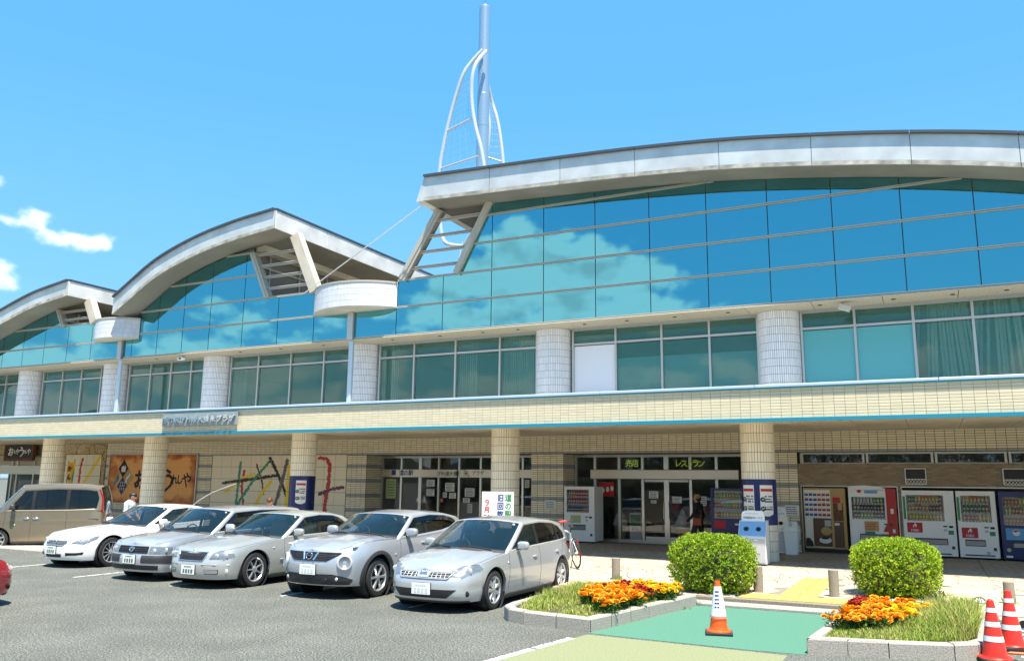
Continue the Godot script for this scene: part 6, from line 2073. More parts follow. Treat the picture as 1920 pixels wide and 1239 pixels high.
	cuts.append(dlo_lo)
	for sg in [1.0, -1.0]:
		for k in cuts.size() - 1:
			b = Mb.new()
			q = []
			for i in 11:
				var z := lerpf(cuts[k] - 0.001, cuts[k + 1] + 0.001, i / 10.0)
				var r := scan(flip, z)
				var row := PackedVector3Array()
				for j in 6:
					var p := C.cabin(z, lerpf(r.x, r.y, j / 5.0), -0.012 if k % 2 == 0 else -0.004)
					row.append(V(p.x * sg, p.y, p.z))
				q.append(row)
			b.grid(q, sg > 0)
			if k % 2 == 0: part(t, "side_window", b, "car_glass" if k == 0 and not s.has("dark_front") else "tint_glass")
			else: part(t, "window_pillar", b, "black")
		if s.get("visor", false):
			b = Mb.new(); q = []
			for i in 25:
				var z := lerpf(dlo_hi - 0.2, dlo_lo + 0.1, i / 24.0)
				var r := scan(flip, z)
				var row := PackedVector3Array()
				for j in 3:
					var p := C.cabin(z, r.y + 0.012 - j * 0.045, 0.008 + j * 0.012)
					row.append(V(p.x * sg, p.y, p.z))
				q.append(row)
			b.grid(q, sg > 0); part(t, "rain_visor", b, "tint_glass")
	# chrome or black strip under the windows
	# --- lower trim, doors
	for sg in [1.0, -1.0]:
		b = Mb.new()
		for zl in s.doors:      # shut lines
			var pts := []
			for k in 10:
				var y := lerpf(zl[2], C.top(zl[0]) + 0.005, k / 9.0)
				var p := C.side(lerpf(zl[1], zl[0], k / 9.0), y, 0.0005)
				pts.append(V(p.x * sg, p.y, p.z))
			b.tube(pts, 0.0035, 4)
		part(t, "door_gap", b, "dark_plastic")
		for h in s.handles:
			var p := C.side(h[0], h[1], 0.012)
			b = Mb.new(); b.ball(V(p.x * sg, p.y, p.z), V(0.018, 0.022, 0.085), 10, 8); part(t, "door_handle", b, s.get("handle", paint))
		# mirrors
		var mz: float = s.mirror[0]
		var mp := C.cabin(mz, s.mirror[1])
		b = Mb.new(); b.ball(V((mp.x + 0.135) * sg, s.mirror[1] + 0.01, mz - 0.01), V(0.115, 0.078, 0.062) * s.get("mirror_k", 1.0), 16, 12, Basis.IDENTITY, 0.62)
		var mi := part(t, "door_mirror", b, s.get("mirror_m", paint))
		b = Mb.new(); b.bev(V((mp.x + 0.03) * sg, s.mirror[1] - 0.045, mz + 0.0), V(0.14, 0.045, 0.06), 0.012); part(mi, "mirror_arm", b, "dark_plastic")
		b = Mb.new(); b.ball(V((mp.x + 0.135) * sg, s.mirror[1] + 0.01, mz - 0.062 * s.get("mirror_k", 1.0)), V(0.085, 0.058, 0.012), 12, 8); part(mi, "mirror_glass", b, "chrome")
		# side repeater
		var sp := C.side(s.wheels[0] - s.arch - 0.08, 0.70, 0.006)
		b = Mb.new(); b.ball(V(sp.x * sg, sp.y, sp.z), V(0.008, 0.014, 0.022), 8, 6); part(t, "side_repeater", b, "lamp_silver")
		# sill strip
		b = Mb.new()
		var za: float = s.wheels[0] - s.arch - 0.02
		var zb: float = s.wheels[1] + s.arch + 0.02
		q = []
		for i in 21:
			var z := lerpf(za, zb, i / 20.0)
			var row := PackedVector3Array()
			for j in 3:
				var p := C.side(z, lerpf(C.tab(s.bot, z) - 0.06, C.tab(s.bot, z) + 0.02, j / 2.0), 0.004 - 0.02 * (1 - j / 2.0))
				row.append(V(p.x * sg, p.y, p.z))
			q.append(row)
		b.grid(q, sg > 0); part(t, "sill", b, "dark_plastic")
		# wheels and wells
		for w in s.wheels:
			wheel(t, V(sg * (C.side(w, 0.5, 0).x - 0.125), s.r, w), s.r, s.rim, sg)
			b = Mb.new()
			var X := Transform3D(Basis(Vector3.FORWARD, sg * PI / 2), V(sg * (C.side(w, 0.5, 0).x - 0.30), s.r, w))
			b.lathe([[0.0, -0.02], [s.arch + 0.004, -0.02], [s.arch + 0.004, 0.28]], 32, X)
			part(t, "wheel_well", b, "black")
			if s.has("cladding"):
				b = Mb.new(); q = []
				for i in 33:
					var a := lerpf(-0.18, PI + 0.18, i / 32.0)
					var row := PackedVector3Array()
					for j in 3:
						var rr: float = s.arch - 0.006 + j * 0.032
						var yy: float = maxf(s.r + sin(a) * rr, 0.2)
						var p := C.side(w + cos(a) * rr, yy, 0.012 if j < 2 else 0.002)
						row.append(V(p.x * sg, p.y, p.z))
					q.append(row)
				b.grid(q, sg < 0); part(t, "arch_cladding", b, "dark_plastic")
	# tail lamps on the flank
	for sg in [1.0, -1.0]:
		b = Mb.new()
		var poly: Array = s.get("tail_lamp", [[-1.95, 0.78], [-2.12, 0.78], [-2.12, 0.98], [-1.80, 0.98]])
		var q2 := []
		for j in 5:
			var y := lerpf(poly[0][1], poly[2][1], j / 4.0)
			var r := scan(poly, y)
			var row := PackedVector3Array()
			for i in 6:
				var p := C.side(lerpf(r.x, r.y, i / 5.0), minf(y, C.top(r.y) + 0.05), 0.008)
				row.append(V(p.x * sg, p.y, p.z))
			q2.append(row)
		b.grid(q2, sg > 0); part(t, "tail_lamp", b, "tail_red")
	# floor, dash, seats, steering wheel
	var zr: float = s.out[s.db][0]
	part(t, "floor_pan", boxm(V(0, 0.30, (s.cowl[0] + zr) * 0.5), V(C.belt_x(0) * 1.7, 0.10, s.cowl[0] - zr - 0.1)), "black")
	b = Mb.new(); b.bev(V(0, s.cowl[1] - 0.13, s.cowl[0] - 0.42), V(A.x * 1.75, 0.20, 0.62), 0.07); part(t, "dashboard", b, "dash")
	var sm_: String = s.get("seat", "seat")
	for x in [-0.36, 0.36]:
		b = Mb.new()
		var zs: float = s.get("seat_z", -0.35)
		b.bev(V(x, 0.56, zs + 0.22), V(0.48, 0.16, 0.5), 0.05)
		b.bev(V(x, 0.84, zs - 0.06), V(0.46, 0.58, 0.14), 0.05, Basis(Vector3.RIGHT, -0.25))
		b.bev(V(x, 1.20, zs - 0.16), V(0.26, 0.17, 0.10), 0.04, Basis(Vector3.RIGHT, -0.2))
		part(t, "seat", b, sm_)
	b = Mb.new()
	b.bev(V(0, 0.82, s.get("seat_z", -0.35) - 1.0), V(1.2, 0.62, 0.16), 0.05, Basis(Vector3.RIGHT, -0.25)); part(t, "rear_seat", b, sm_)
	b = Mb.new()
	var pts := []
	var wc := V(-0.36, s.cowl[1] - 0.06, s.cowl[0] - 0.80)
	var wb := Basis(Vector3.RIGHT, -0.45)
	for k in 25: pts.append(wc + wb * V(cos(TAU * k / 24.0) * 0.185, sin(TAU * k / 24.0) * 0.185, 0))
	b.tube(pts, 0.014, 6); b.tube([wc + wb * V(-0.18, 0, 0), wc + wb * V(0.18, 0, 0)], 0.016, 5); part(t, "steering_wheel", b, "black")
	b = Mb.new(); b.bev(screen.call(0.0, 0.86, -0.09), V(0.22, 0.06, 0.03), 0.01); part(t, "inner_mirror", b, "black")
	# under tray
	part(t, "under_tray", boxm(V(0, 0.22, 0), V(1.2, 0.05, s.plan[0][1] * 1.7)), "black")
	# --- face
	b = Mb.new()
	for pz in s.get("lamps", []):
		for mir in [pz, both(pz)]:
			b = Mb.new(); patch(b, mir, C.front, 0.004, 12, 8)
			var hl := part(t, "headlight", b, "lamp_base")
			var c := Vector2.ZERO
			for p in mir: c += Vector2(p[0], p[1]) / mir.size()
			for k in [-1, 1]:
				b = Mb.new(); b.ball(C.front(c.x + k * s.get("bulb_dx", 0.055), c.y + 0.008 * k, 0.0), V(0.058, 0.05, 0.012), 14, 8)
				part(hl, "reflector", b, "chrome_soft")
			b = Mb.new(); patch(b, mir, C.front, 0.016, 12, 8); part(hl, "lens_cover", b, "lens")
	for gr in s.get("dark", []):
		b = Mb.new(); patch(b, gr, C.front, 0.004, 16, 6); part(t, "air_intake", b, "black")
	for gr in s.get("clad", []):
		b = Mb.new(); patch(b, gr, C.front, 0.006, 24, 6); part(t, "bumper_trim", b, s.get("clad_m", "dark_plastic"))
	if s.has("grille"):
		b = Mb.new(); patch(b, s.grille, C.front, 0.006, 20, 8)
		var gl := part(t, "grille", b, "black")
		b = Mb.new()
		var ys: float = s.grille[0][1]
		var y1 := -INF
		var y0 := INF
		for p in s.grille:
			y0 = minf(y0, p[1]); y1 = maxf(y1, p[1])
		for k in s.bars:
			var y := lerpf(y0, y1, (k + 0.5) / s.bars)
			var r := scan(s.grille, y)
			var pp := []
			for i in 15: pp.append(C.front(lerpf(r.x + 0.01, r.y - 0.01, i / 14.0), y, 0.012))
			b.tube(pp, s.get("bar_r", 0.007), 5)
		for k in s.get("uprights", 0):
			var x := lerpf(s.grille[0][0], s.grille[1][0], (k + 0.5) / s.uprights) * 1.0
			var fl := []
			for p in s.grille: fl.append([p[1], p[0]])
			var r := scan(fl, x)
			if r.y - r.x > 0.02: b.tube([C.front(x, r.x + 0.005, 0.010), C.front(x, (r.x + r.y) * 0.5, 0.011), C.front(x, r.y - 0.005, 0.010)], s.get("up_r", 0.004), 4)
		part(gl, "grille_bars", b, s.get("bar_m", "chrome"))
		if s.get("surround", true):
			b = Mb.new()
			var pp := []
			for i in s.grille.size() + 1:
				var a: Array = s.grille[i % s.grille.size()]
				var d: Array = s.grille[(i + 1) % s.grille.size()]
				for m in 5: pp.append(C.front(lerpf(a[0], d[0], m / 5.0), lerpf(a[1], d[1], m / 5.0), 0.010))
			b.tube(pp, 0.010, 6); part(gl, "surround", b, s.get("surround_m", "chrome"))
	if s.has("center"):
		b = Mb.new(); patch(b, s.center, C.front, 0.022, 8, 5); part(t, "grille_centre", b, paint)
	if s.has("badge"):
		var p := C.front(0.0, s.badge[0], 0.028)
		b = Mb.new()
		var rg := []
		for k in 25: rg.append(p + V(cos(TAU * k / 24.0) * s.badge[1], sin(TAU * k / 24.0) * s.badge[1] * s.badge[2], -0.25 * sin(TAU * k / 24.0) * s.badge[1]))
		b.tube(rg, 0.009, 6)
		if s.badge[3] == "bar": b.bev(p + V(0, 0, 0.004), V(s.badge[1] * 2.5, 0.022, 0.012), 0.004)
		else:
			var r2 := []
			for k in 21: r2.append(p + V(cos(TAU * k / 20.0) * s.badge[1] * 0.45, sin(TAU * k / 20.0) * s.badge[1] * s.badge[2] * 0.9, 0.002))
			b.tube(r2, 0.007, 5)
			b.tube([p + V(-s.badge[1] * 0.7, s.badge[1] * 0.4, 0), p + V(0, s.badge[1] * 0.15, 0.004), p + V(s.badge[1] * 0.7, s.badge[1] * 0.4, 0)], 0.006, 5)
		part(t, "badge", b, "chrome")
	if s.has("plate"):
		var p := C.front(s.plate[0], s.plate[1], 0.02)
		var pl := part(t, "number_plate", boxm(p, V(0.34, 0.17, 0.012), 0.004), "white")
		b = Mb.new()
		for k in 4: b.box(p + V(-0.10 + k * 0.068, -0.025, 0.0075), V(0.04 + 0.008 * (k % 2), 0.07, 0.002))
		for k in 5: b.box(p + V(-0.08 + k * 0.038, 0.055, 0.0075), V(0.026, 0.024, 0.002))
		if not s.get("blank", false): part(pl, "print", b, "plate_print" if s.name != "crossover" and s.name != "hatchback" else "plate_faint", "", "stuff")
		part(pl, "bracket", boxm(p + V(0, 0, -0.012), V(0.35, 0.18, 0.012)), "black")
	for f in s.get("fogs", []):
		for sg in [-1.0, 1.0]:
			var p := C.front(f[0] * sg, f[1], 0.006)
			b = Mb.new(); b.ball(p, V(f[2], f[2], 0.016), 16, 8); part(t, "fog_lamp", b, f[3])
	return t

func lights_round(t: Node, C: Car, x: float, y: float, r: float) -> void:
	for sg in [-1.0, 1.0]:
		var p := C.front(x * sg, y, 0.0)
		var q := C.front((x + 0.04) * sg, y, 0.0)
		var n := (C.front(x * sg, y, 0.05) - p).normalized()
		var side := Vector3.UP.cross(n).normalized()
		var B := Basis(side, n, side.cross(n))
		var X := Transform3D(B, p)
		var b := Mb.new(); b.lathe([[r * 1.28, -0.01], [r * 1.25, 0.022], [r * 1.05, 0.036], [r * 0.98, 0.03]], 32, X)
		var h := part(t, "round_headlight", b, "lamp_silver")
		b = Mb.new(); b.lathe([[0.0, -0.005], [r * 0.4, 0.0], [r, 0.03]], 28, X); part(h, "reflector", b, "lamp_base")
		b = Mb.new(); b.lathe([[r, 0.03], [r * 0.7, 0.05], [0.0, 0.06]], 28, X); part(h, "lens_cover", b, "lens")

func cars() -> void:
	sm("lamp_rim", 0.62, 0.64, 0.66, 0.28, 0.75)
	sm("chrome_soft", 0.80, 0.80, 0.79, 0.32, 0.55)
	sm("lamp_base", 0.34, 0.36, 0.37, 0.25, 0.5)
	sm("plate_faint", 0.52, 0.60, 0.58, 0.7)
	sm("plate_print", 0.06, 0.16, 0.10, 0.7)
	sm("handle_dark", 0.05, 0.05, 0.055, 0.4)
	# silver hatchback nearest the flower bed
	var tiida := {"name": "hatchback", "paint": "paint_silver", "scale": 1.03, "r": 0.305, "arch": 0.362, "wheels": [1.20, -1.40], "rim": "cover",
		"plan": [[0, 2.06], [0.3, 2.045], [0.5, 1.99], [0.66, 1.87], [0.76, 1.68], [0.815, 1.42], [0.84, 1.0], [0.8475, 0.4], [0.8475, -0.6], [0.84, -1.3], [0.80, -1.75], [0.70, -2.02], [0.5, -2.11], [0.25, -2.14], [0, -2.14]],
		"top": [[-2.14, 0.99], [-1.6, 1.0], [-1.0, 0.985], [0.0, 0.95], [0.5, 0.93], [0.8, 0.92], [1.2, 0.875], [1.6, 0.80], [1.85, 0.735], [2.06, 0.67]],
		"bot": [[-2.1, 0.24], [-1.7, 0.22], [-0.5, 0.20], [0.8, 0.20], [1.6, 0.19], [2.06, 0.19]],
		"fin": [[0.15, 0.10], [0.22, 0.035], [0.30, 0.0], [0.42, 0.0], [0.52, 0.012], [0.60, 0.05], [0.66, 0.11], [0.75, 0.24], [0.9, 0.5]],
		"sin": [[0.15, 0.06], [0.28, 0.022], [0.40, 0.012], [0.5, 0.0], [0.7, 0.006], [0.85, 0.028], [1.0, 0.06]], "rin": [[0.2, 0.05], [0.35, 0.0], [0.6, 0.02], [0.8, 0.05], [1.0, 0.12]],
		"hood": [[1.0, 1.0], [1.12, 0.985], [1.4, 0.92], [1.7, 0.83], [1.9, 0.755], [2.1, 0.68]], "cowl": [1.08, 0.985], "crease": 0.012,
		"out": [[0.78, 0.92], [-0.04, 1.435], [-0.7, 1.47], [-1.2, 1.435], [-1.62, 1.36], [-1.90, 1.18], [-2.0, 0.992], [-1.0, 0.985], [0.0, 0.95]], "at": 1, "rt": 4, "db": 6,
		"dlo": [[0.60, 0.975], [-0.06, 1.385], [-0.7, 1.415], [-1.2, 1.38], [-1.48, 1.315], [-1.70, 1.16], [-1.72, 1.055], [-1.0, 1.03], [0.0, 1.0]],
		"k1": 0.20, "k2": 0.26, "crown": 0.06, "bow": 0.16, "bow_r": 0.12, "pillars": [[-0.47, -0.36], [-1.33, -1.26]],
		"doors": [[0.72, 0.78, 0.30], [-0.44, -0.42, 0.27], [-1.55, -1.12, 0.34]], "handles": [[-0.22, 0.80], [-1.18, 0.83]], "mirror": [0.42, 1.03], "mirror_k": 0.92, "visor": false,
		"lamps": [[[0.36, 0.585], [0.62, 0.575], [0.80, 0.70], [0.78, 0.80], [0.66, 0.775], [0.50, 0.69]]], "bulb_dx": 0.09,
		"grille": [[-0.42, 0.565], [0.42, 0.565], [0.52, 0.665], [-0.52, 0.665]], "bars": 3, "bar_r": 0.006, "bar_m": "lamp_silver", "uprights": 11, "surround_m": "paint_silver", "center": [[-0.10, 0.578], [0.10, 0.578], [0.125, 0.668], [-0.125, 0.668]], "badge": [0.625, 0.058, 0.9, "bar"],
		"dark": [[[-0.42, 0.26], [0.42, 0.26], [0.56, 0.40], [-0.56, 0.40]]], "plate": [0.0, 0.40], "fogs": [[0.68, 0.33, 0.045, "black"]], "tail_lamp": [[-1.98, 0.74], [-2.10, 0.74], [-2.10, 0.97], [-1.72, 0.97]], "clad": [[[-0.72, 0.185], [0.72, 0.185], [0.72, 0.215], [-0.72, 0.215]]]}
	resize(tiida, 1.02, 0.915, 1.05)
	make_car(tiida, "silver hatchback with closed hubcaps parked beside the left flower bed", V(-7.27, 0, -13.57), 0.0)
	var juke := {"name": "crossover", "paint": "paint_grey_silver", "scale": 1.03, "r": 0.335, "arch": 0.405, "wheels": [1.22, -1.31], "rim": "five", "cladding": true,
		"plan": [[0, 2.06], [0.3, 2.035], [0.52, 1.96], [0.70, 1.82], [0.81, 1.60], [0.865, 1.30], [0.875, 1.0], [0.855, 0.5], [0.855, -0.4], [0.875, -1.2], [0.85, -1.65], [0.74, -1.95], [0.5, -2.06], [0.25, -2.09], [0, -2.09]],
		"top": [[-2.09, 1.10], [-1.5, 1.13], [-0.9, 1.07], [0.0, 1.02], [0.6, 1.02], [1.1, 1.03], [1.5, 1.0], [1.8, 0.93], [2.06, 0.85]],
		"bot": [[-2.1, 0.30], [-1.7, 0.27], [-0.5, 0.24], [0.8, 0.24], [1.6, 0.24], [2.06, 0.25]],
		"fin": [[0.2, 0.12], [0.30, 0.05], [0.42, 0.015], [0.55, 0.0], [0.68, 0.015], [0.8, 0.06], [0.9, 0.15], [1.05, 0.4]],
		"sin": [[0.2, 0.06], [0.32, 0.02], [0.55, 0.0], [0.75, 0.0], [0.9, 0.02], [1.05, 0.06], [1.15, 0.1]], "rin": [[0.2, 0.05], [0.35, 0.0], [0.7, 0.02], [0.9, 0.05], [1.1, 0.14]],
		"hood": [[0.8, 1.12], [0.95, 1.105], [1.3, 1.06], [1.6, 1.01], [1.9, 0.925], [2.1, 0.85]], "cowl": [0.94, 1.105], "crease": 0.016,
		"out": [[0.60, 1.02], [-0.02, 1.45], [-0.6, 1.50], [-1.1, 1.475], [-1.58, 1.39], [-1.86, 1.24], [-1.96, 1.11], [-0.9, 1.07], [0.0, 1.02]], "at": 1, "rt": 4, "db": 6,
		"dlo": [[0.44, 1.075], [-0.04, 1.40], [-0.6, 1.445], [-1.1, 1.42], [-1.36, 1.36], [-1.52, 1.28], [-1.54, 1.24], [-0.9, 1.135], [0.0, 1.075]],
		"k1": 0.24, "k2": 0.28, "crown": 0.055, "bow": 0.15, "bow_r": 0.10, "pillars": [[-0.42, -0.30]], "visor": true,
		"doors": [[0.56, 0.62, 0.34], [-0.40, -0.38, 0.30], [-1.45, -1.02, 0.36]], "handles": [[-0.18, 0.92]], "handle": "paint_silver", "mirror": [0.34, 1.13], "mirror_k": 1.05,
		"lamps": [], "grille": [[-0.34, 0.70], [0.34, 0.70], [0.58, 0.83], [-0.58, 0.83]], "bars": 5, "bar_r": 0.004, "bar_m": "dark_plastic", "uprights": 22, "surround_m": "black", "badge": [0.765, 0.062, 0.9, "bar"],
		"clad": [[[-0.70, 0.27], [0.70, 0.27], [0.74, 0.36], [0.62, 0.42], [0.45, 0.46], [-0.45, 0.46], [-0.62, 0.42], [-0.74, 0.36]]], "dark": [], "plate": [0.0, 0.535], "fogs": [[0.52, 0.375, 0.032, "lamp_silver"]], "tail_lamp": [[-1.86, 0.9], [-2.05, 0.9], [-2.05, 1.12], [-1.7, 1.12]]}
	resize(juke, 1.03, 0.935, 1.045)
	var jk := make_car(juke, "grey silver crossover with round headlights and black wheel arches", V(-9.78, 0, -13.84), 0.0)
	var C := Car.new(); C.setup(juke)
	lights_round(jk, C, 0.645, 0.622, 0.105)
	var b := Mb.new()
	for sg in [-1.0, 1.0]:
		b = Mb.new()
		for k in 3: b.ball(V(sg * (0.72 - k * 0.012), 0.905 + k * 0.022 - 0.02, 1.78 - k * 0.13), V(0.04, 0.022, 0.08), 12, 8)
		part(jk, "upper_lamp", b, "lamp_silver")
		b = Mb.new(); b.tube([C.front(0.16 * sg, 0.776, 0.016), C.front(0.10 * sg, 0.655, 0.016)], 0.022, 6); part(jk, "chrome_brace", b, "chrome")
	for x in [-0.3, 0.0, 0.3]:
		b = Mb.new(); b.ball(C.front(x, 0.327, 0.004), V(0.09, 0.05, 0.012), 16, 8); part(jk, "air_intake", b, "black")
	b = Mb.new(); b.tube([V(0.2, 1.45, -0.9), V(0.22, 1.64, -1.12)], 0.004, 5); part(jk, "aerial", b, "black")
	var brevis := {"name": "saloon", "paint": "paint_silver_warm", "scale": 1.03, "r": 0.322, "arch": 0.372, "wheels": [1.42, -1.36], "rim": "seven",
		"plan": [[0, 2.25], [0.3, 2.235], [0.52, 2.17], [0.68, 2.05], [0.78, 1.86], [0.835, 1.55], [0.855, 1.1], [0.86, 0.4], [0.86, -0.6], [0.85, -1.4], [0.82, -1.9], [0.74, -2.18], [0.5, -2.28], [0.25, -2.30], [0, -2.30]],
		"top": [[-2.3, 0.94], [-1.8, 0.97], [-1.0, 0.95], [0.0, 0.92], [0.8, 0.905], [1.3, 0.855], [1.8, 0.785], [2.1, 0.72], [2.25, 0.67]],
		"bot": [[-2.2, 0.26], [-1.7, 0.22], [-0.5, 0.20], [0.8, 0.20], [1.8, 0.19], [2.25, 0.19]],
		"fin": [[0.15, 0.09], [0.22, 0.03], [0.34, 0.0], [0.50, 0.005], [0.58, 0.04], [0.66, 0.07], [0.75, 0.17], [0.9, 0.45]],
		"sin": [[0.15, 0.06], [0.28, 0.02], [0.5, 0.0], [0.7, 0.006], [0.85, 0.03], [1.0, 0.06]], "rin": [[0.2, 0.05], [0.35, 0.0], [0.6, 0.02], [0.95, 0.06]],
		"hood": [[0.9, 0.985], [1.05, 0.975], [1.4, 0.92], [1.8, 0.845], [2.05, 0.775], [2.25, 0.69]], "cowl": [1.03, 0.975], "crease": 0.014,
		"out": [[0.72, 0.905], [0.0, 1.365], [-0.5, 1.405], [-0.9, 1.39], [-1.24, 1.325], [-1.55, 1.13], [-1.82, 0.97], [-1.0, 0.95], [0.0, 0.92]], "at": 1, "rt": 4, "db": 6, "deck": [-1.74, 1.0],
		"dlo": [[0.55, 0.96], [-0.02, 1.315], [-0.5, 1.355], [-0.9, 1.335], [-1.10, 1.28], [-1.32, 1.14], [-1.45, 1.03], [-1.0, 0.99], [0.0, 0.965]],
		"k1": 0.24, "k2": 0.28, "crown": 0.055, "bow": 0.16, "bow_r": 0.13, "pillars": [[-0.45, -0.36]], "visor": true, "seat": "seat_light",
		"doors": [[0.68, 0.74, 0.28], [-0.42, -0.40, 0.26], [-1.35, -1.05, 0.34]], "handles": [[-0.2, 0.80], [-1.1, 0.81]], "mirror": [0.40, 1.02],
		"lamps": [[[0.42, 0.565], [0.66, 0.56], [0.77, 0.62], [0.76, 0.70], [0.62, 0.745], [0.48, 0.69]]], "bulb_dx": 0.07,
		"grille": [[-0.30, 0.54], [0.30, 0.54], [0.37, 0.70], [-0.37, 0.70]], "bars": 0, "uprights": 19, "bar_m": "dark_plastic",
		"dark": [[[0.36, 0.30], [0.60, 0.30], [0.60, 0.385], [0.34, 0.385]], [[-0.60, 0.30], [-0.36, 0.30], [-0.34, 0.385], [-0.60, 0.385]]], "plate": [0.0, 0.37], "fogs": [[0.70, 0.345, 0.05, "lamp_silver"]], "tail_lamp": [[-2.0, 0.72], [-2.2, 0.72], [-2.2, 0.92], [-1.95, 0.92]], "blank": false}
	resize(brevis, 1.02, 0.94, 1.04)
	var bv := make_car(brevis, "pale silver saloon with an upright chrome grille and seven spoke wheels", V(-12.60, 0, -14.0), 0.0)
	C = Car.new(); C.setup(brevis)
	for sg in [-1.0, 1.0]:
		for y in [0.302, 0.323, 0.344]:
			b = Mb.new(); b.tube([C.front(0.36 * sg, y, 0.008), C.front(0.48 * sg, y, 0.008), C.front(0.60 * sg, y, 0.008)], 0.004, 4); part(bv, "intake_slat", b, "lamp_silver")
		b = Mb.new(); b.tube([C.front(0.3 * sg, 0.446, 0.005), C.front(0.55 * sg, 0.446, 0.005), C.front(0.74 * sg, 0.446, 0.005)], 0.010, 5); part(bv, "bumper_moulding", b, "paint_silver_warm")
		b = Mb.new()
		var pts := []
		for k in 9:
			var p := C.side(lerpf(0.85, -0.95, k / 8.0), 0.47, 0.006)
			pts.append(V(p.x * sg, p.y, p.z))
		b.tube(pts, 0.014, 6); part(bv, "door_moulding", b, "paint_silver_warm")
	b = Mb.new(); b.bev(V(0, 0.70, 2.23), V(0.06, 0.025, 0.03), 0.008); part(bv, "badge", b, "chrome")
	var probox := {"name": "estate_car", "paint": "paint_silver_cool", "scale": 1.03, "r": 0.29, "arch": 0.345, "wheels": [1.25, -1.30], "rim": "steel",
		"plan": [[0, 2.06], [0.3, 2.05], [0.55, 2.00], [0.70, 1.90], [0.79, 1.70], [0.83, 1.4], [0.84, 1.0], [0.845, 0.4], [0.845, -0.8], [0.84, -1.5], [0.82, -1.9], [0.76, -2.08], [0.5, -2.12], [0.25, -2.13], [0, -2.13]],
		"top": [[-2.13, 0.97], [-1.0, 0.97], [0.0, 0.95], [0.7, 0.93], [1.2, 0.90], [1.6, 0.845], [1.9, 0.79], [2.06, 0.745]],
		"bot": [[-2.1, 0.28], [-1.7, 0.24], [-0.5, 0.22], [0.8, 0.22], [1.6, 0.20], [2.06, 0.20]],
		"fin": [[0.15, 0.08], [0.24, 0.02], [0.34, 0.0], [0.50, 0.0], [0.545, 0.03], [0.66, 0.055], [0.75, 0.11], [0.9, 0.4]],
		"sin": [[0.15, 0.05], [0.28, 0.018], [0.5, 0.0], [0.75, 0.008], [0.95, 0.04]], "rin": [[0.2, 0.04], [0.35, 0.0], [1.0, 0.03]],
		"hood": [[1.0, 0.985], [1.1, 0.98], [1.4, 0.935], [1.7, 0.885], [1.95, 0.81], [2.08, 0.76]], "cowl": [1.08, 0.98], "crease": 0.01,
		"out": [[0.78, 0.93], [0.12, 1.43], [-0.7, 1.475], [-1.5, 1.465], [-1.95, 1.43], [-2.06, 1.2], [-2.09, 0.97], [-1.0, 0.97], [0.0, 0.95]], "at": 1, "rt": 4, "db": 6,
		"dlo": [[0.60, 0.985], [0.10, 1.375], [-0.7, 1.42], [-1.5, 1.41], [-1.84, 1.38], [-1.93, 1.2], [-1.95, 1.03], [-1.0, 1.02], [0.0, 1.0]],
		"k1": 0.16, "k2": 0.20, "crown": 0.055, "bow": 0.14, "bow_r": 0.05, "pillars": [[-0.42, -0.33], [-1.25, -1.17]], "visor": true,
		"doors": [[0.72, 0.78, 0.30], [-0.40, -0.38, 0.28], [-1.42, -1.05, 0.36]], "handles": [[-0.2, 0.80], [-1.1, 0.81]], "mirror": [0.42, 1.06],
		"lamps": [[[0.44, 0.575], [0.76, 0.575], [0.785, 0.64], [0.78, 0.725], [0.46, 0.725]]], "bulb_dx": 0.09,
		"grille": [[-0.42, 0.58], [0.42, 0.58], [0.42, 0.725], [-0.42, 0.725]], "bars": 4, "bar_r": 0.005, "bar_m": "dark_plastic", "uprights": 26, "surround": false, "badge": [0.655, 0.062, 0.68, "oval"],
		"clad": [[[0.30, 0.385], [0.80, 0.385], [0.82, 0.545], [0.29, 0.545]], [[-0.80, 0.385], [-0.30, 0.385], [-0.29, 0.545], [-0.82, 0.545]]], "dark": [[[-0.66, 0.245], [0.66, 0.245], [0.66, 0.345], [-0.70, 0.345]]], "plate": [0.0, 0.455], "blank": false, "tail_lamp": [[-2.0, 0.7], [-2.11, 0.7], [-2.11, 0.95], [-2.0, 0.95]]}
	resize(probox, 1.02, 0.935, 1.04)
	var pb := make_car(probox, "boxy silver estate with black bumper corners and a long roof aerial", V(-14.52, 0, -14.05), 0.0)
	b = Mb.new()
	var arc := []
	for k in 13: arc.append(V(-0.64 + 0.02 * k / 12.0, 1.42 + 0.46 * sin(k / 12.0 * 1.1), 0.14 - 1.05 * k / 12.0 * 0.9))
	b.tube([V(-0.68, 1.26, 0.22), V(-0.66, 1.38, 0.1), V(-0.54, 1.55, -0.05), V(-0.32, 1.72, -0.2), V(0.0, 1.87, -0.38), V(0.14, 1.92, -0.46)], 0.004, 5); part(pb, "aerial", b, "paper")
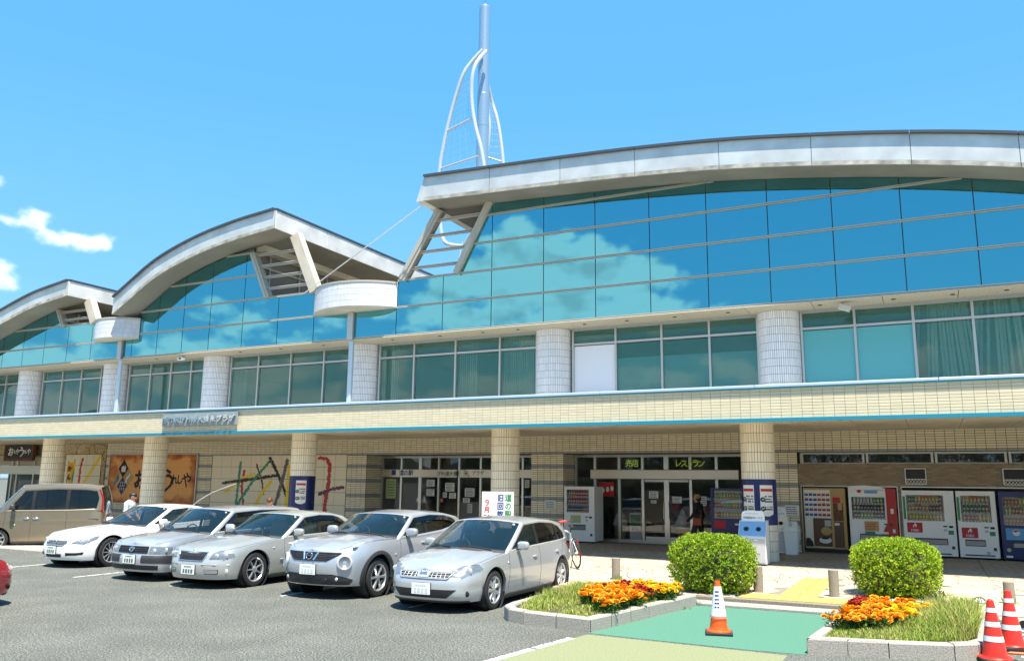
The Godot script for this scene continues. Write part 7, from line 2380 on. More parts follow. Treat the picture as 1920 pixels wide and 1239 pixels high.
	var sky := {"name": "saloon", "paint": "paint_white", "scale": 1.03, "r": 0.335, "arch": 0.385, "wheels": [1.54, -1.31], "rim": "multi",
		"plan": [[0, 2.38], [0.3, 2.355], [0.52, 2.27], [0.68, 2.12], [0.80, 1.90], [0.86, 1.6], [0.88, 1.2], [0.885, 0.4], [0.885, -0.6], [0.88, -1.4], [0.85, -1.9], [0.76, -2.22], [0.5, -2.34], [0.25, -2.37], [0, -2.37]],
		"top": [[-2.37, 0.93], [-1.7, 0.965], [-0.8, 0.94], [0.0, 0.91], [0.8, 0.89], [1.4, 0.85], [1.9, 0.775], [2.2, 0.70], [2.38, 0.635]],
		"bot": [[-2.3, 0.26], [-1.7, 0.22], [-0.5, 0.18], [0.8, 0.18], [1.9, 0.175], [2.38, 0.19]],
		"fin": [[0.12, 0.10], [0.20, 0.03], [0.32, 0.0], [0.46, 0.0], [0.56, 0.03], [0.63, 0.09], [0.72, 0.22], [0.9, 0.5]],
		"sin": [[0.12, 0.06], [0.26, 0.02], [0.5, 0.0], [0.7, 0.006], [0.85, 0.03], [1.0, 0.07]], "rin": [[0.2, 0.05], [0.35, 0.0], [0.6, 0.02], [0.95, 0.08]],
		"hood": [[0.85, 0.965], [0.98, 0.955], [1.4, 0.90], [1.8, 0.83], [2.1, 0.75], [2.38, 0.65]], "cowl": [0.96, 0.955], "crease": 0.014,
		"out": [[0.62, 0.895], [-0.18, 1.36], [-0.65, 1.395], [-1.0, 1.375], [-1.3, 1.315], [-1.65, 1.13], [-1.95, 0.967], [-0.8, 0.94], [0.0, 0.91]], "at": 1, "rt": 4, "db": 6, "deck": [-1.85, 0.99],
		"dlo": [[0.45, 0.955], [-0.20, 1.31], [-0.65, 1.345], [-1.0, 1.325], [-1.18, 1.275], [-1.42, 1.14], [-1.55, 1.03], [-0.8, 0.99], [0.0, 0.96]],
		"k1": 0.26, "k2": 0.30, "crown": 0.055, "bow": 0.17, "bow_r": 0.14, "pillars": [[-0.60, -0.50]], "seat": "seat_light",
		"doors": [[0.58, 0.64, 0.26], [-0.56, -0.54, 0.24], [-1.4, -1.05, 0.34]], "handles": [[-0.35, 0.78], [-1.2, 0.80]], "mirror": [0.28, 1.0],
		"lamps": [[[0.42, 0.545], [0.66, 0.54], [0.80, 0.66], [0.815, 0.745], [0.68, 0.70], [0.5, 0.615]]], "bulb_dx": 0.07,
		"grille": [[-0.26, 0.52], [0.26, 0.52], [0.36, 0.585], [0.31, 0.625], [-0.31, 0.625], [-0.36, 0.585]], "bars": 4, "bar_r": 0.004, "bar_m": "lamp_silver", "badge": [0.575, 0.05, 0.9, "bar"],
		"dark": [[[0.36, 0.29], [0.66, 0.31], [0.68, 0.375], [0.36, 0.37]], [[-0.66, 0.31], [-0.36, 0.29], [-0.36, 0.37], [-0.68, 0.375]], [[-0.24, 0.25], [0.24, 0.25], [0.26, 0.33], [-0.26, 0.33]]], "plate": [-0.06, 0.41], "blank": false, "tail_lamp": [[-2.05, 0.74], [-2.26, 0.74], [-2.26, 0.92], [-1.9, 0.92]]}
	resize(sky, 1.02, 0.955, 1.03)
	make_car(sky, "white saloon with ten spoke alloy wheels parked next to the taupe van", V(-18.05, 0, -15.17), 0.0)
	var van := {"name": "van", "cat": "van", "paint": "paint_taupe", "scale": 1.03, "r": 0.31, "arch": 0.37, "wheels": [1.5, -1.30], "rim": "cover",
		"plan": [[0, 2.3], [0.3, 2.28], [0.55, 2.2], [0.70, 2.06], [0.79, 1.85], [0.835, 1.5], [0.845, 1.0], [0.85, 0.4], [0.85, -0.8], [0.85, -1.6], [0.83, -2.0], [0.77, -2.2], [0.5, -2.25], [0.25, -2.26], [0, -2.26]],
		"top": [[-2.26, 1.04], [-1.0, 1.04], [0.0, 1.035], [1.0, 1.02], [1.6, 0.98], [2.0, 0.90], [2.3, 0.80]],
		"bot": [[-2.2, 0.26], [-1.7, 0.24], [-0.5, 0.22], [0.8, 0.22], [1.9, 0.21], [2.3, 0.22]],
		"fin": [[0.15, 0.08], [0.24, 0.02], [0.36, 0.0], [0.52, 0.01], [0.66, 0.05], [0.8, 0.13], [1.0, 0.4]],
		"sin": [[0.15, 0.05], [0.28, 0.018], [0.5, 0.0], [0.75, 0.0], [1.05, 0.015]], "rin": [[0.2, 0.04], [0.35, 0.0], [1.05, 0.02]],
		"hood": [[1.5, 1.08], [1.75, 1.06], [2.0, 0.97], [2.2, 0.88], [2.35, 0.81]], "cowl": [1.78, 1.06],
		"out": [[1.52, 0.985], [0.72, 1.715], [-0.5, 1.775], [-1.5, 1.765], [-2.05, 1.71], [-2.19, 1.4], [-2.22, 1.04], [-1.0, 1.04], [0.0, 1.035]], "at": 1, "rt": 4, "db": 6,
		"dlo": [[1.20, 1.08], [0.68, 1.60], [-0.5, 1.655], [-1.5, 1.645], [-1.92, 1.61], [-2.02, 1.4], [-1.96, 1.13], [-1.0, 1.10], [0.0, 1.09]],
		"k1": 0.06, "k2": 0.12, "crown": 0.06, "bow": 0.16, "bow_r": 0.04, "pillars": [[0.28, 0.40], [-0.95, -0.82]], "dark_front": true,
		"doors": [[1.28, 1.34, 0.32], [0.36, 0.36, 0.26], [-0.90, -0.90, 0.30]], "handles": [[0.52, 0.86], [0.20, 0.86]], "handle": "chrome", "mirror": [1.02, 1.16], "mirror_m": "handle_dark", "seat_z": 0.25,
		"lamps": [[[0.46, 0.66], [0.76, 0.66], [0.78, 0.82], [0.5, 0.80]]], "grille": [[-0.4, 0.64], [0.4, 0.64], [0.4, 0.78], [-0.4, 0.78]], "bars": 2, "tail_lamp": [[-2.12, 1.1], [-2.24, 1.1], [-2.24, 1.04], [-2.12, 1.04]]}
	resize(van, 0.89, 1.02, 0.72)      # a short tall van
	van.arch = 0.345; van.r = 0.29; van.seat_z = 0.0
	var vn := make_car(van, "short tall taupe van with dark side windows beside the white saloon", V(-23.28, 0, -16.13), deg_to_rad(-48.0))
	b = Mb.new(); b.bev(V(0.745, 0.86, -1.08), V(0.012, 0.02, 0.84), 0.004); part(vn, "slide_rail", b, "black")
	b = Mb.new(); b.tube([V(0.70, 1.10, -1.56), V(0.67, 1.45, -1.55), V(0.63, 1.70, -1.44)], 0.025, 8); part(vn, "tall_tail_lamp", b, "tail_red")
	var red := tiida.duplicate(true)
	red.paint = "paint_red"
	red.lamps = [[[0.36, 0.53], [0.56, 0.52], [0.58, 0.60], [0.5, 0.62]]]
	make_car(red, "glossy red car of which only the rounded front corner shows at the edge", V(-14.02, 0, -6.75), PI)

# ---------------------------------------------------------------- plants
func leaf(b: Mb, p: Vector3, d: Vector3, side: Vector3, l: float, w: float) -> void:
	var m := p + d * l * 0.5
	var up := side.cross(d) * w * 0.25
	b.tri(p, m + side * w * 0.5 + up, p + d * l); b.tri(p, p + d * l, m - side * w * 0.5 + up)

func rand_dir(r: RandomNumberGenerator) -> Vector3:
	return V(r.randfn(), r.randfn(), r.randfn()).normalized()

func shrub(label: String, at: Vector3, rad: Vector3, seed_: int, bright: float) -> void:
	var r := RandomNumberGenerator.new()
	r.seed = seed_
	var n := FastNoiseLite.new()
	n.seed = seed_
	n.frequency = 1.6
	var t := thing("clipped_shrub", label, "shrub", at)
	var shape := func(d: Vector3) -> float:      # rounded block, with an uneven skin
		var q := pow(absf(d.x / rad.x), 3.2) + pow(absf(d.y / rad.y), 3.2) + pow(absf(d.z / rad.z), 3.2)
		return pow(q, -1.0 / 3.2) * (1.0 + 0.075 * n.get_noise_3dv(d * 2.2) + 0.05 * n.get_noise_3dv(d * 6.0))
	var b := Mb.new()
	var g := []
	for i in 17:
		var row := PackedVector3Array()
		for j in 25:
			var a := PI * i / 16.0
			var d := V(sin(a) * sin(TAU * j / 24.0), cos(a), sin(a) * cos(TAU * j / 24.0))
			row.append(V(0, rad.y, 0) + d * shape.call(d) * 0.74)
		g.append(row)
	b.grid(g, true)
	for i in b.c.size(): b.c[i] = Color(0.12, 0.10, 0.06)
	part(t, "branches", b, "leaf")
	b = Mb.new()
	for i in 5600:
		var d := rand_dir(r)
		d.y = absf(d.y) if r.randf() < 0.25 else d.y
		var c: Vector3 = V(0, rad.y, 0) + d * shape.call(d) * r.randf_range(0.76, 1.0)
		if c.y < 0.04: continue
		var hue := r.randf()
		var base := Color(0.19, 0.32, 0.02).lerp(Color(0.40, 0.52, 0.03), clampf(hue * bright, 0, 1))
		var brown := r.randf() < 0.10
		var ax := (d + rand_dir(r) * 0.55 + V(0, 0.35, 0)).normalized()
		for k in 7:      # a sprig of small leaves
			var ld := (ax * 0.8 + rand_dir(r)).normalized()
			b.col = base * r.randf_range(0.75, 1.2)
			if brown and k < 3: b.col = Color(0.30, 0.12, 0.03)
			leaf(b, c + ax * k * 0.007, ld, ld.cross(rand_dir(r)).normalized(), r.randf_range(0.026, 0.044), r.randf_range(0.014, 0.024))
	part(t, "foliage", b, "leaf")

func flower_heads() -> Dictionary:
	var out := {}
	var r := RandomNumberGenerator.new()
	r.seed = 9
	for c in [["orange", Color(0.90, 0.40, 0.008)], ["yellow", Color(0.90, 0.62, 0.01)], ["red", Color(0.42, 0.03, 0.005)]]:
		var v := []
		for k in 3:
			var b := Mb.new()
			for ring in 5:
				var np := [11, 11, 9, 7, 4][ring] as int
				var el := [0.05, 0.4, 0.75, 1.05, 1.35][ring] as float
				for i in np:
					var a := TAU * (i + 0.5 * (ring % 2)) / np + r.randf_range(-0.15, 0.15)
					var d := V(cos(a) * cos(el), sin(el), sin(a) * cos(el))
					var s := V(-sin(a), 0, cos(a))
					var l: float = [0.034, 0.032, 0.028, 0.024, 0.02][ring] * r.randf_range(0.9, 1.1)
					b.col = c[1] * r.randf_range(0.8, 1.12)
					var p := d * 0.006
					var tip := d * l + V(0, r.randf_range(-0.004, 0.003), 0)
					b.quad(p - s * 0.004, tip - s * 0.010, tip + s * 0.010, p + s * 0.004)
			v.append(b.mesh())
		out[c[0]] = v
	return out

func bed(label: String, pts: Array, inner: float, h: float, stones: Array) -> Node3D:
	var t := thing("flower_bed", label, "flower bed")
	var poly := PackedVector2Array()
	for p in pts: poly.append(p)
	var ins: PackedVector2Array = Geometry2D.offset_polygon(poly, -inner, Geometry2D.JOIN_ROUND)[0]
	var b := Mb.new()
	b.slab(ins, -0.02, h - 0.03)
	part(t, "soil", b, "soil")
	# kerb stones between the outline and its inset, one after the other
	var n := pts.size()
	var off := func(i: int) -> Vector2:
		var a: Vector2 = (pts[i % n] - pts[(i + n - 1) % n]).normalized()
		var c: Vector2 = (pts[(i + 1) % n] - pts[i % n]).normalized()
		var m := (a.orthogonal() + c.orthogonal())
		m = m / maxf(0.3, m.length_squared() * 0.5)
		var q: Vector2 = pts[i % n] + m * inner
		if not Geometry2D.is_point_in_polygon(q, poly): q = pts[i % n] - m * inner
		return q
	for i in n:
		var a: Vector2 = pts[i]
		var c: Vector2 = pts[(i + 1) % n]
		var a2: Vector2 = off.call(i)
		var c2: Vector2 = off.call(i + 1)
		var l := (c - a).length()
		var k := maxi(1, int(round(l / 0.6)))
		for s in k:
			var u0 := (s + 0.006 / l * k) / k
			var u1 := (s + 1 - 0.006 / l * k) / k
			var q := [a.lerp(c, u0), a.lerp(c, u1), a2.lerp(c2, u1), a2.lerp(c2, u0)]
			var m := Mb.new()
			var e := 0.022
			var mid: Vector2 = (q[0] + q[1] + q[2] + q[3]) * 0.25
			var dh := rng.randf_range(-0.005, 0.005)
			var lo := []
			var md := []
			var hi := []
			for w in q:
				lo.append(V(w.x, -0.03, w.y)); md.append(V(w.x, h - e + dh, w.y))
				var z := w.lerp(mid, 0.0) as Vector2
				hi.append(V(z.x, h + dh, z.y))
			var inn := (a2 - a).normalized() * e
			hi[0] += V(inn.x, 0, inn.y); hi[1] += V(inn.x, 0, inn.y)
			hi[2] -= V(inn.x, 0, inn.y) * 0.6; hi[3] -= V(inn.x, 0, inn.y) * 0.6
			var cw: bool = (q[1] - q[0]).cross(q[2] - q[1]) > 0
			for ring in [[lo, md], [md, hi]]:
				for w in 4:
					var x := (w + 1) % 4
					if cw: m.quad(ring[0][w], ring[1][w], ring[1][x], ring[0][x])
					else: m.quad(ring[0][x], ring[1][x], ring[1][w], ring[0][w])
			if cw: m.quad(hi[3], hi[2], hi[1], hi[0])
			else: m.quad(hi[0], hi[1], hi[2], hi[3])
			part(t, "kerb_stone", m, "kerb")
	return t

func grass(parent_label: String, poly: PackedVector2Array, h: float, count: int, seed_: int, tall: Callable) -> void:
	var r := RandomNumberGenerator.new()
	r.seed = seed_
	var b := Mb.new()
	var lo := Vector2(INF, INF)
	var hi := -lo
	for p in poly:
		lo = lo.min(p); hi = hi.max(p)
	var f := FastNoiseLite.new()
	f.frequency = 1.4
	var k := 0
	while k < count:
		var p := Vector2(r.randf_range(lo.x, hi.x), r.randf_range(lo.y, hi.y))
		k += 1
		if not Geometry2D.is_point_in_polygon(p, poly): continue
		var w := f.get_noise_2d(p.x, p.y)
		var l: float = tall.call(p) * r.randf_range(0.55, 1.25)
		var lean := Vector2(r.randfn(), r.randfn()) * 0.35 * l
		var dry := r.randf() < 0.30 + 0.35 * w
		b.col = (Color(0.56, 0.47, 0.20) if dry else Color(0.27, 0.37, 0.05)) * r.randf_range(0.75, 1.2)
		if dry and l > 0.16 and r.randf() < 0.4: b.col = Color(0.48, 0.30, 0.16)
		var a := V(p.x, h, p.y)
		var m := a + V(lean.x * 0.4, l * 0.6, lean.y * 0.4)
		var e := a + V(lean.x, l, lean.y)
		var sd := V(r.randfn(), 0, r.randfn()).normalized() * 0.0045
		b.quad(a - sd, m - sd * 0.8, m + sd * 0.8, a + sd)
		b.tri(m - sd * 0.8, e, m + sd * 0.8)
	solo("grass", b, "leaf", parent_label, "grass", "", "stuff")

func marigolds(poly: PackedVector2Array, h: float, step: float, seed_: int, pick: Callable, where: String, heads: Dictionary) -> void:
	var r := RandomNumberGenerator.new()
	r.seed = seed_
	var lo := Vector2(INF, INF)
	var hi := -lo
	for p in poly:
		lo = lo.min(p); hi = hi.max(p)
	var fol := []
	for v in 3:
		var b := Mb.new()
		for i in 110:
			var d := (rand_dir(r) + V(0, 0.4, 0)).normalized()
			b.col = Color(0.05, 0.115, 0.015) * r.randf_range(0.7, 1.5)
			var p := V(r.randf_range(-0.1, 0.1), r.randf_range(0.0, 0.17), r.randf_range(-0.1, 0.1))
			leaf(b, p, d, d.cross(rand_dir(r)).normalized(), 0.06, 0.02)
		fol.append(b.mesh())
	var y := lo.y
	while y < hi.y:
		var x := lo.x
		while x < hi.x:
			var p := Vector2(x + r.randf_range(-0.06, 0.06), y + r.randf_range(-0.06, 0.06))
			x += step
			if not Geometry2D.is_point_in_polygon(p, poly): continue
			var c: String = pick.call(p)
			var word: String = {"orange": "orange", "yellow": "yellow", "red": "dark red"}[c]
			var t := thing("marigold_plant", "%s marigold plant in %s" % [word, where], "flower", V(p.x, h, p.y), r.randf() * TAU, "%s marigolds in %s" % [word, where])
			var k := r.randf_range(0.9, 1.2)
			part(t, "foliage", fol[r.randi() % 3], "leaf")
			var n := r.randi_range(6, 9)
			for i in n:
				var a := TAU * i / n + r.randf()
				var rad := r.randf_range(0.02, 0.125)
				var o := part(t, "flower_head", heads[c][r.randi() % 3], "petal")
				o.position = V(cos(a) * rad, r.randf_range(0.15, 0.215) - rad * 0.25, sin(a) * rad)
				o.rotation = V(r.randf_range(-0.45, 0.45), r.randf() * TAU, r.randf_range(-0.45, 0.45))
				o.scale = Vector3.ONE * r.randf_range(1.1, 1.5) * k
		y += step * 0.9

func weeds() -> void:
	var r := RandomNumberGenerator.new()
	r.seed = 31
	var b := Mb.new()
	var spots := []
	for i in 46: spots.append([V(r.randf_range(-8.5, 3.0), FLOOR, -18.45 + r.randf_range(-0.05, 0.05)), r.randi_range(3, 10), 0.07])
	for i in 22: spots.append([V(r.randf_range(-7.5, -4.0), FLOOR, -15.1 + r.randf_range(-0.15, 0.4)), 6, 0.06])
	for p in [[V(-5.75, FLOOR, -16.3), 40, 0.12], [V(0.98, FLOOR, -16.35), 50, 0.16], [V(0.42, FLOOR, -16.3), 30, 0.1], [V(0.0, FLOOR, -16.6), 70, 0.22], [V(-3.75, 0.0, -14.4), 40, 0.1], [V(-3.8, 0.0, -13.9), 25, 0.06]]: spots.append(p)
	for s in spots:
		for i in s[1]:
			var a: Vector3 = s[0] + V(r.randfn() * 0.07, 0, r.randfn() * 0.04)
			var d := (rand_dir(r) * 0.8 + V(0, 1, 0)).normalized()
			b.col = Color(0.16, 0.26, 0.03) * r.randf_range(0.7, 1.2)
			leaf(b, a, d, d.cross(rand_dir(r)).normalized(), s[2] * r.randf_range(0.5, 1.3), 0.012)
	solo("weeds", b, "leaf", "thin green weeds growing in the joints of the pale paving", "weeds", "", "stuff")

func planting() -> void:
	shrub("bushy clipped green shrub beside the yellow marigolds of the left bed", V(-3.67, FLOOR, -15.55), V(0.745, 0.485, 0.66), 3, 0.85)
	shrub("bushy clipped yellow green shrub behind the right flower bed", V(-0.68, FLOOR, -16.6), V(0.71, 0.475, 0.62), 8, 1.25)
	var p1 := [Vector2(-5.95, -14.5), Vector2(-5.98, -12.0), Vector2(-5.92, -11.62), Vector2(-5.72, -11.36), Vector2(-5.42, -11.25), Vector2(-4.32, -11.10), Vector2(-3.68, -14.35), Vector2(-4.0, -14.6)]
	var p2 := [Vector2(-1.22, -14.5), Vector2(-1.50, -11.06), Vector2(-0.6, -11.30), Vector2(0.10, -11.52), Vector2(0.36, -11.72), Vector2(0.50, -12.05), Vector2(0.62, -14.4)]
	bed("kerbed flower bed with grass and marigolds beside the silver hatchback", p1, 0.15, 0.19, [])
	bed("kerbed flower bed with tall grass and marigolds beside the striped cones", p2, 0.15, 0.19, [])
	var g1 := PackedVector2Array([Vector2(-5.8, -14.3), Vector2(-5.8, -12.0), Vector2(-5.6, -11.5), Vector2(-5.35, -11.42), Vector2(-4.5, -11.28), Vector2(-4.05, -13.0), Vector2(-4.05, -14.3)])
	var g2 := PackedVector2Array([Vector2(-1.12, -14.3), Vector2(-1.32, -11.26), Vector2(-0.6, -11.47), Vector2(0.0, -11.66), Vector2(0.2, -11.85), Vector2(0.34, -12.1), Vector2(0.47, -14.25)])
	grass("short green and straw coloured grass in the left flower bed", g1, 0.15, 17000, 5, func(p): return 0.05 + 0.16 * clampf((-p.x - 5.0) / 0.8, 0, 1) * clampf((-p.y - 11.6) / 1.2, 0, 1) + 0.03 * sin(p.x * 9.0))
	grass("tall green and reddish straw grass in the right flower bed", g2, 0.15, 24000, 6, func(p): return 0.06 + 0.24 * clampf((p.x + 0.9) / 1.0, 0, 1) * clampf((-p.y - 11.5) / 0.9, 0, 1))
	var heads := flower_heads()
	var f1 := PackedVector2Array([Vector2(-5.25, -12.9), Vector2(-4.62, -11.95), Vector2(-4.28, -11.62), Vector2(-3.90, -13.6), Vector2(-3.95, -14.3), Vector2(-4.7, -14.4), Vector2(-5.2, -13.7)])
	marigolds(f1, 0.16, 0.185, 3, func(p):
		var s: float = (p.x + 4.85) * 0.80 - (p.y + 13.2) * 0.62
		return "orange" if s < 0.42 else ("red" if s < 0.62 else "yellow"), "the left flower bed", heads)
	var f2 := PackedVector2Array([Vector2(-1.30, -11.95), Vector2(-0.45, -12.15), Vector2(-0.25, -13.2), Vector2(-0.15, -13.8), Vector2(-0.8, -14.3), Vector2(-1.15, -14.2)])
	marigolds(f2, 0.16, 0.185, 4, func(p):
		if p.x < -0.95 and p.y < -13.1: return "red"
		if p.x > -0.62 and p.y < -12.6 and p.y > -13.6: return "yellow"
		return "orange", "the right flower bed", heads)
	weeds()

func tree(at: Vector3, h: float, rad: float, seed_: int, mesh_store: Array) -> void:
	var t := thing("leafy_tree", "dark leafy tree across the car park mirrored in the entrance glass", "tree", at, seed_ * 1.3, "trees mirrored in the entrance glass")
	t.scale = Vector3.ONE * h / 7.0
	if mesh_store.is_empty():
		var r := RandomNumberGenerator.new()
		r.seed = 4
		var b := Mb.new()
		b.tube([V(0, 0, 0), V(0.08, 1.4, 0.05), V(0.0, 3.0, 0.0), V(0.05, 5.5, 0.0)], 0.2, 10, 0.05)
		for i in 7:
			var a := i * 2.4
			b.tube([V(0.03, 2.2 + i * 0.4, 0), V(cos(a) * 0.9, 3.1 + i * 0.4, sin(a) * 0.9), V(cos(a) * 1.7, 3.9 + i * 0.35, sin(a) * 1.7)], 0.07, 6, 0.02)
		mesh_store.append(b.mesh())
		b = Mb.new()
		for i in 60:
			var c := rand_dir(r) * V(rad, rad * 0.85, rad) * pow(r.randf(), 0.4) + V(0, 4.6, 0)
			for k in 60:
				var d := rand_dir(r)
				b.col = Color(0.035, 0.075, 0.015) * r.randf_range(0.6, 1.7)
				leaf(b, c + rand_dir(r) * r.randf() * 0.65, d, d.cross(rand_dir(r)).normalized(), 0.2, 0.12)
		mesh_store.append(b.mesh())
	part(t, "trunk", mesh_store[0], "bark")
	part(t, "crown", mesh_store[1], "leaf")

func beyond() -> void:
	var store := []
	for i in 15: tree(V(-44.0 + i * 3.6 + (i * 7 % 3) * 0.5, 0, 25.5 + (i * 5 % 4) * 1.1), 6.4 + (i * 11 % 5) * 0.55, 2.3, i * 3, store)
	var hd := thing("hedge", "long leafy hedge across the car park mirrored in the entrance glass", "hedge", V(-18, 0, 27.5))
	var r := RandomNumberGenerator.new()
	r.seed = 14
	var hb := Mb.new()
	for i in 9000:
		var d := rand_dir(r)
		hb.col = Color(0.07, 0.13, 0.025) * r.randf_range(0.6, 1.5)
		leaf(hb, V(r.randf_range(-32, 32), r.randf_range(0.0, 2.3), r.randf_range(-0.6, 0.6)), d, d.cross(rand_dir(r)).normalized(), 0.4, 0.24)
	part(hd, "foliage", hb, "leaf")
	hb = Mb.new(); hb.bev(V(0, 1.0, 0), V(64, 2.1, 0.8), 0.2); part(hd, "branches", hb, "bark")
	var b := Mb.new()
	var f := FastNoiseLite.new()
	f.frequency = 0.02
	f.fractal_octaves = 4
	var g := []
	for j in 4:
		var row := PackedVector3Array()
		for i in 121:
			var az := deg_to_rad(-185.0 + i * 1.0)
			var deg := 1.6 + 2.4 * exp(-pow((rad_to_deg(az) + 126.0) / 14.0, 2)) + 1.3 * f.get_noise_2d(i * 6.0, 0)
			var d := [1500.0, 1700.0, 1900.0, 2300.0][j] as float
			var y: float = [-2.0, 0.55, 1.0, -0.1][j] * tan(deg_to_rad(deg)) * 1900.0
			if j == 0: y = -2.0
			row.append(V(sin(az) * d, y + f.get_noise_2d(i * 9.0, j * 30.0) * 12.0 * (1 if j in [1, 2] else 0), -cos(az) * d))
		g.append(row)
	b.grid(g, true)
	struct("hill", b, "hill")

# ---------------------------------------------------------------- people
func nets(bones: Array, cell: float, k: float) -> Mb:      # bones: a, b, ra, rb, colour; smooth union meshed as surface nets
	var lo := Vector3(INF, INF, INF)
	var hi := -lo
	for q in bones:
		var m: float = maxf(q[2], q[3]) + cell * 2.5
		lo = lo.min(q[0] - Vector3.ONE * m).min(q[1] - Vector3.ONE * m)
		hi = hi.max(q[0] + Vector3.ONE * m).max(q[1] + Vector3.ONE * m)
	var D := Vector3i((hi - lo) / cell) + Vector3i.ONE * 2
	var F := PackedFloat32Array()
	F.resize(D.x * D.y * D.z)
	F.fill(1.0)
	for q in bones:
		var a: Vector3 = q[0]
		var ab: Vector3 = q[1] - a
		var L := maxf(ab.length_squared(), 1e-8)
		var m: float = maxf(q[2], q[3]) + cell * 2.0 + k
		var p0 := Vector3i((a.min(q[1]) - Vector3.ONE * m - lo) / cell).clamp(Vector3i.ZERO, D - Vector3i.ONE)
		var p1 := Vector3i((a.max(q[1]) + Vector3.ONE * m - lo) / cell).clamp(Vector3i.ZERO, D - Vector3i.ONE)
		for z in range(p0.z, p1.z + 1):
			for y in range(p0.y, p1.y + 1):
				var o := (z * D.y + y) * D.x
				for x in range(p0.x, p1.x + 1):
					var p := lo + Vector3(x, y, z) * cell
					var u := clampf((p - a).dot(ab) / L, 0, 1)
					var d := (p - a - ab * u).length() - lerpf(q[2], q[3], u)
					var e := F[o + x]
					var h := clampf(0.5 + 0.5 * (e - d) / k, 0, 1)
					F[o + x] = lerpf(e, d, h) - k * h * (1.0 - h)
	var id := {}
	var P := []
	var K := []
	for z in D.z - 1:
		for y in D.y - 1:
			for x in D.x - 1:
				var s := Vector3.ZERO
				var n := 0
				var base := (z * D.y + y) * D.x + x
				var c := PackedFloat32Array([F[base], F[base + 1], F[base + D.x], F[base + D.x + 1], F[base + D.x * D.y], F[base + D.x * D.y + 1], F[base + D.x * D.y + D.x], F[base + D.x * D.y + D.x + 1]])
				var neg := 0
				for i in 8: neg += 1 if c[i] < 0 else 0
				if neg == 0 or neg == 8: continue
				for e in [[0, 1], [2, 3], [4, 5], [6, 7], [0, 2], [1, 3], [4, 6], [5, 7], [0, 4], [1, 5], [2, 6], [3, 7]]:
					var f0 := c[e[0]]
					var f1 := c[e[1]]
					if (f0 < 0) == (f1 < 0): continue
					var t := f0 / (f0 - f1)
					var A := Vector3(e[0] & 1, (e[0] >> 1) & 1, e[0] >> 2)
					var B := Vector3(e[1] & 1, (e[1] >> 1) & 1, e[1] >> 2)
					s += A.lerp(B, t)
					n += 1
				id[Vector3i(x, y, z)] = P.size()
				var pt := lo + (Vector3(x, y, z) + s / n) * cell
				P.append(pt)
				var best := INF
				var col := Color.WHITE
				for q in bones:
					var ab: Vector3 = q[1] - q[0]
					var u := clampf((pt - q[0]).dot(ab) / maxf(ab.length_squared(), 1e-8), 0, 1)
					var d: float = (pt - q[0] - ab * u).length() - lerpf(q[2], q[3], u)
					if d < best:
						best = d; col = q[4]
				K.append(col)
	var nrm := []
	for i in P.size(): nrm.append(Vector3.ZERO)
	var quads := []
	for v in id:
		for ax in 3:
			var i: int = (v.z * D.y + v.y) * D.x + v.x
			var st := [1, D.x, D.x * D.y][ax] as int
			if (F[i] < 0) == (F[i + st] < 0): continue
			var u := Vector3i.ZERO
			var w := Vector3i.ZERO
			u[(ax + 1) % 3] = 1
			w[(ax + 2) % 3] = 1
			var c := [v, v - u, v - u - w, v - w]
			var ok := true
			for q in c:
				if not id.has(q): ok = false
			if not ok: continue
			var f := [id[c[0]], id[c[1]], id[c[2]], id[c[3]]]
			if F[i] < 0: f.reverse()
			quads.append(f)
			var n: Vector3 = (P[f[2]] - P[f[0]]).cross(P[f[1]] - P[f[0]]) + (P[f[3]] - P[f[0]]).cross(P[f[2]] - P[f[0]])
			for q in f: nrm[q] += n
	var b := Mb.new()
	for f in quads:
		for q in [0, 1, 2, 0, 2, 3]:
			b.v.append(P[f[q]]); b.n.append(nrm[f[q]].normalized()); b.c.append(K[f[q]]); b.uv.append(Vector2.ZERO)
	return b

const SKIN := Color(0.48, 0.25, 0.16)

func hand(bones: Array, wrist: Vector3, dir: Vector3, out: Vector3, curl: Vector3) -> void:
	var palm := wrist + dir * 0.075
	bones.append([wrist, palm, 0.022, 0.026, SKIN])
	bones.append([wrist + out * 0.02, palm + out * 0.028, 0.018, 0.016, SKIN])
	for i in 4:
		var o := palm + out * (0.030 - i * 0.019)
		var l: float = [0.036, 0.042, 0.040, 0.030][i]
		var m := o + (dir + curl * 0.4).normalized() * l
		bones.append([o, m, 0.0095, 0.009, SKIN])
		bones.append([m, m + (dir + curl * 1.3).normalized() * l * 0.8, 0.009, 0.0075, SKIN])
	var th := wrist + dir * 0.03 + out * 0.03
	bones.append([th, th + (dir * 0.5 + out).normalized() * 0.04, 0.012, 0.010, SKIN])
	bones.append([th + (dir * 0.5 + out).normalized() * 0.04, th + (dir * 1.2 + out).normalized() * 0.075, 0.010, 0.008, SKIN])

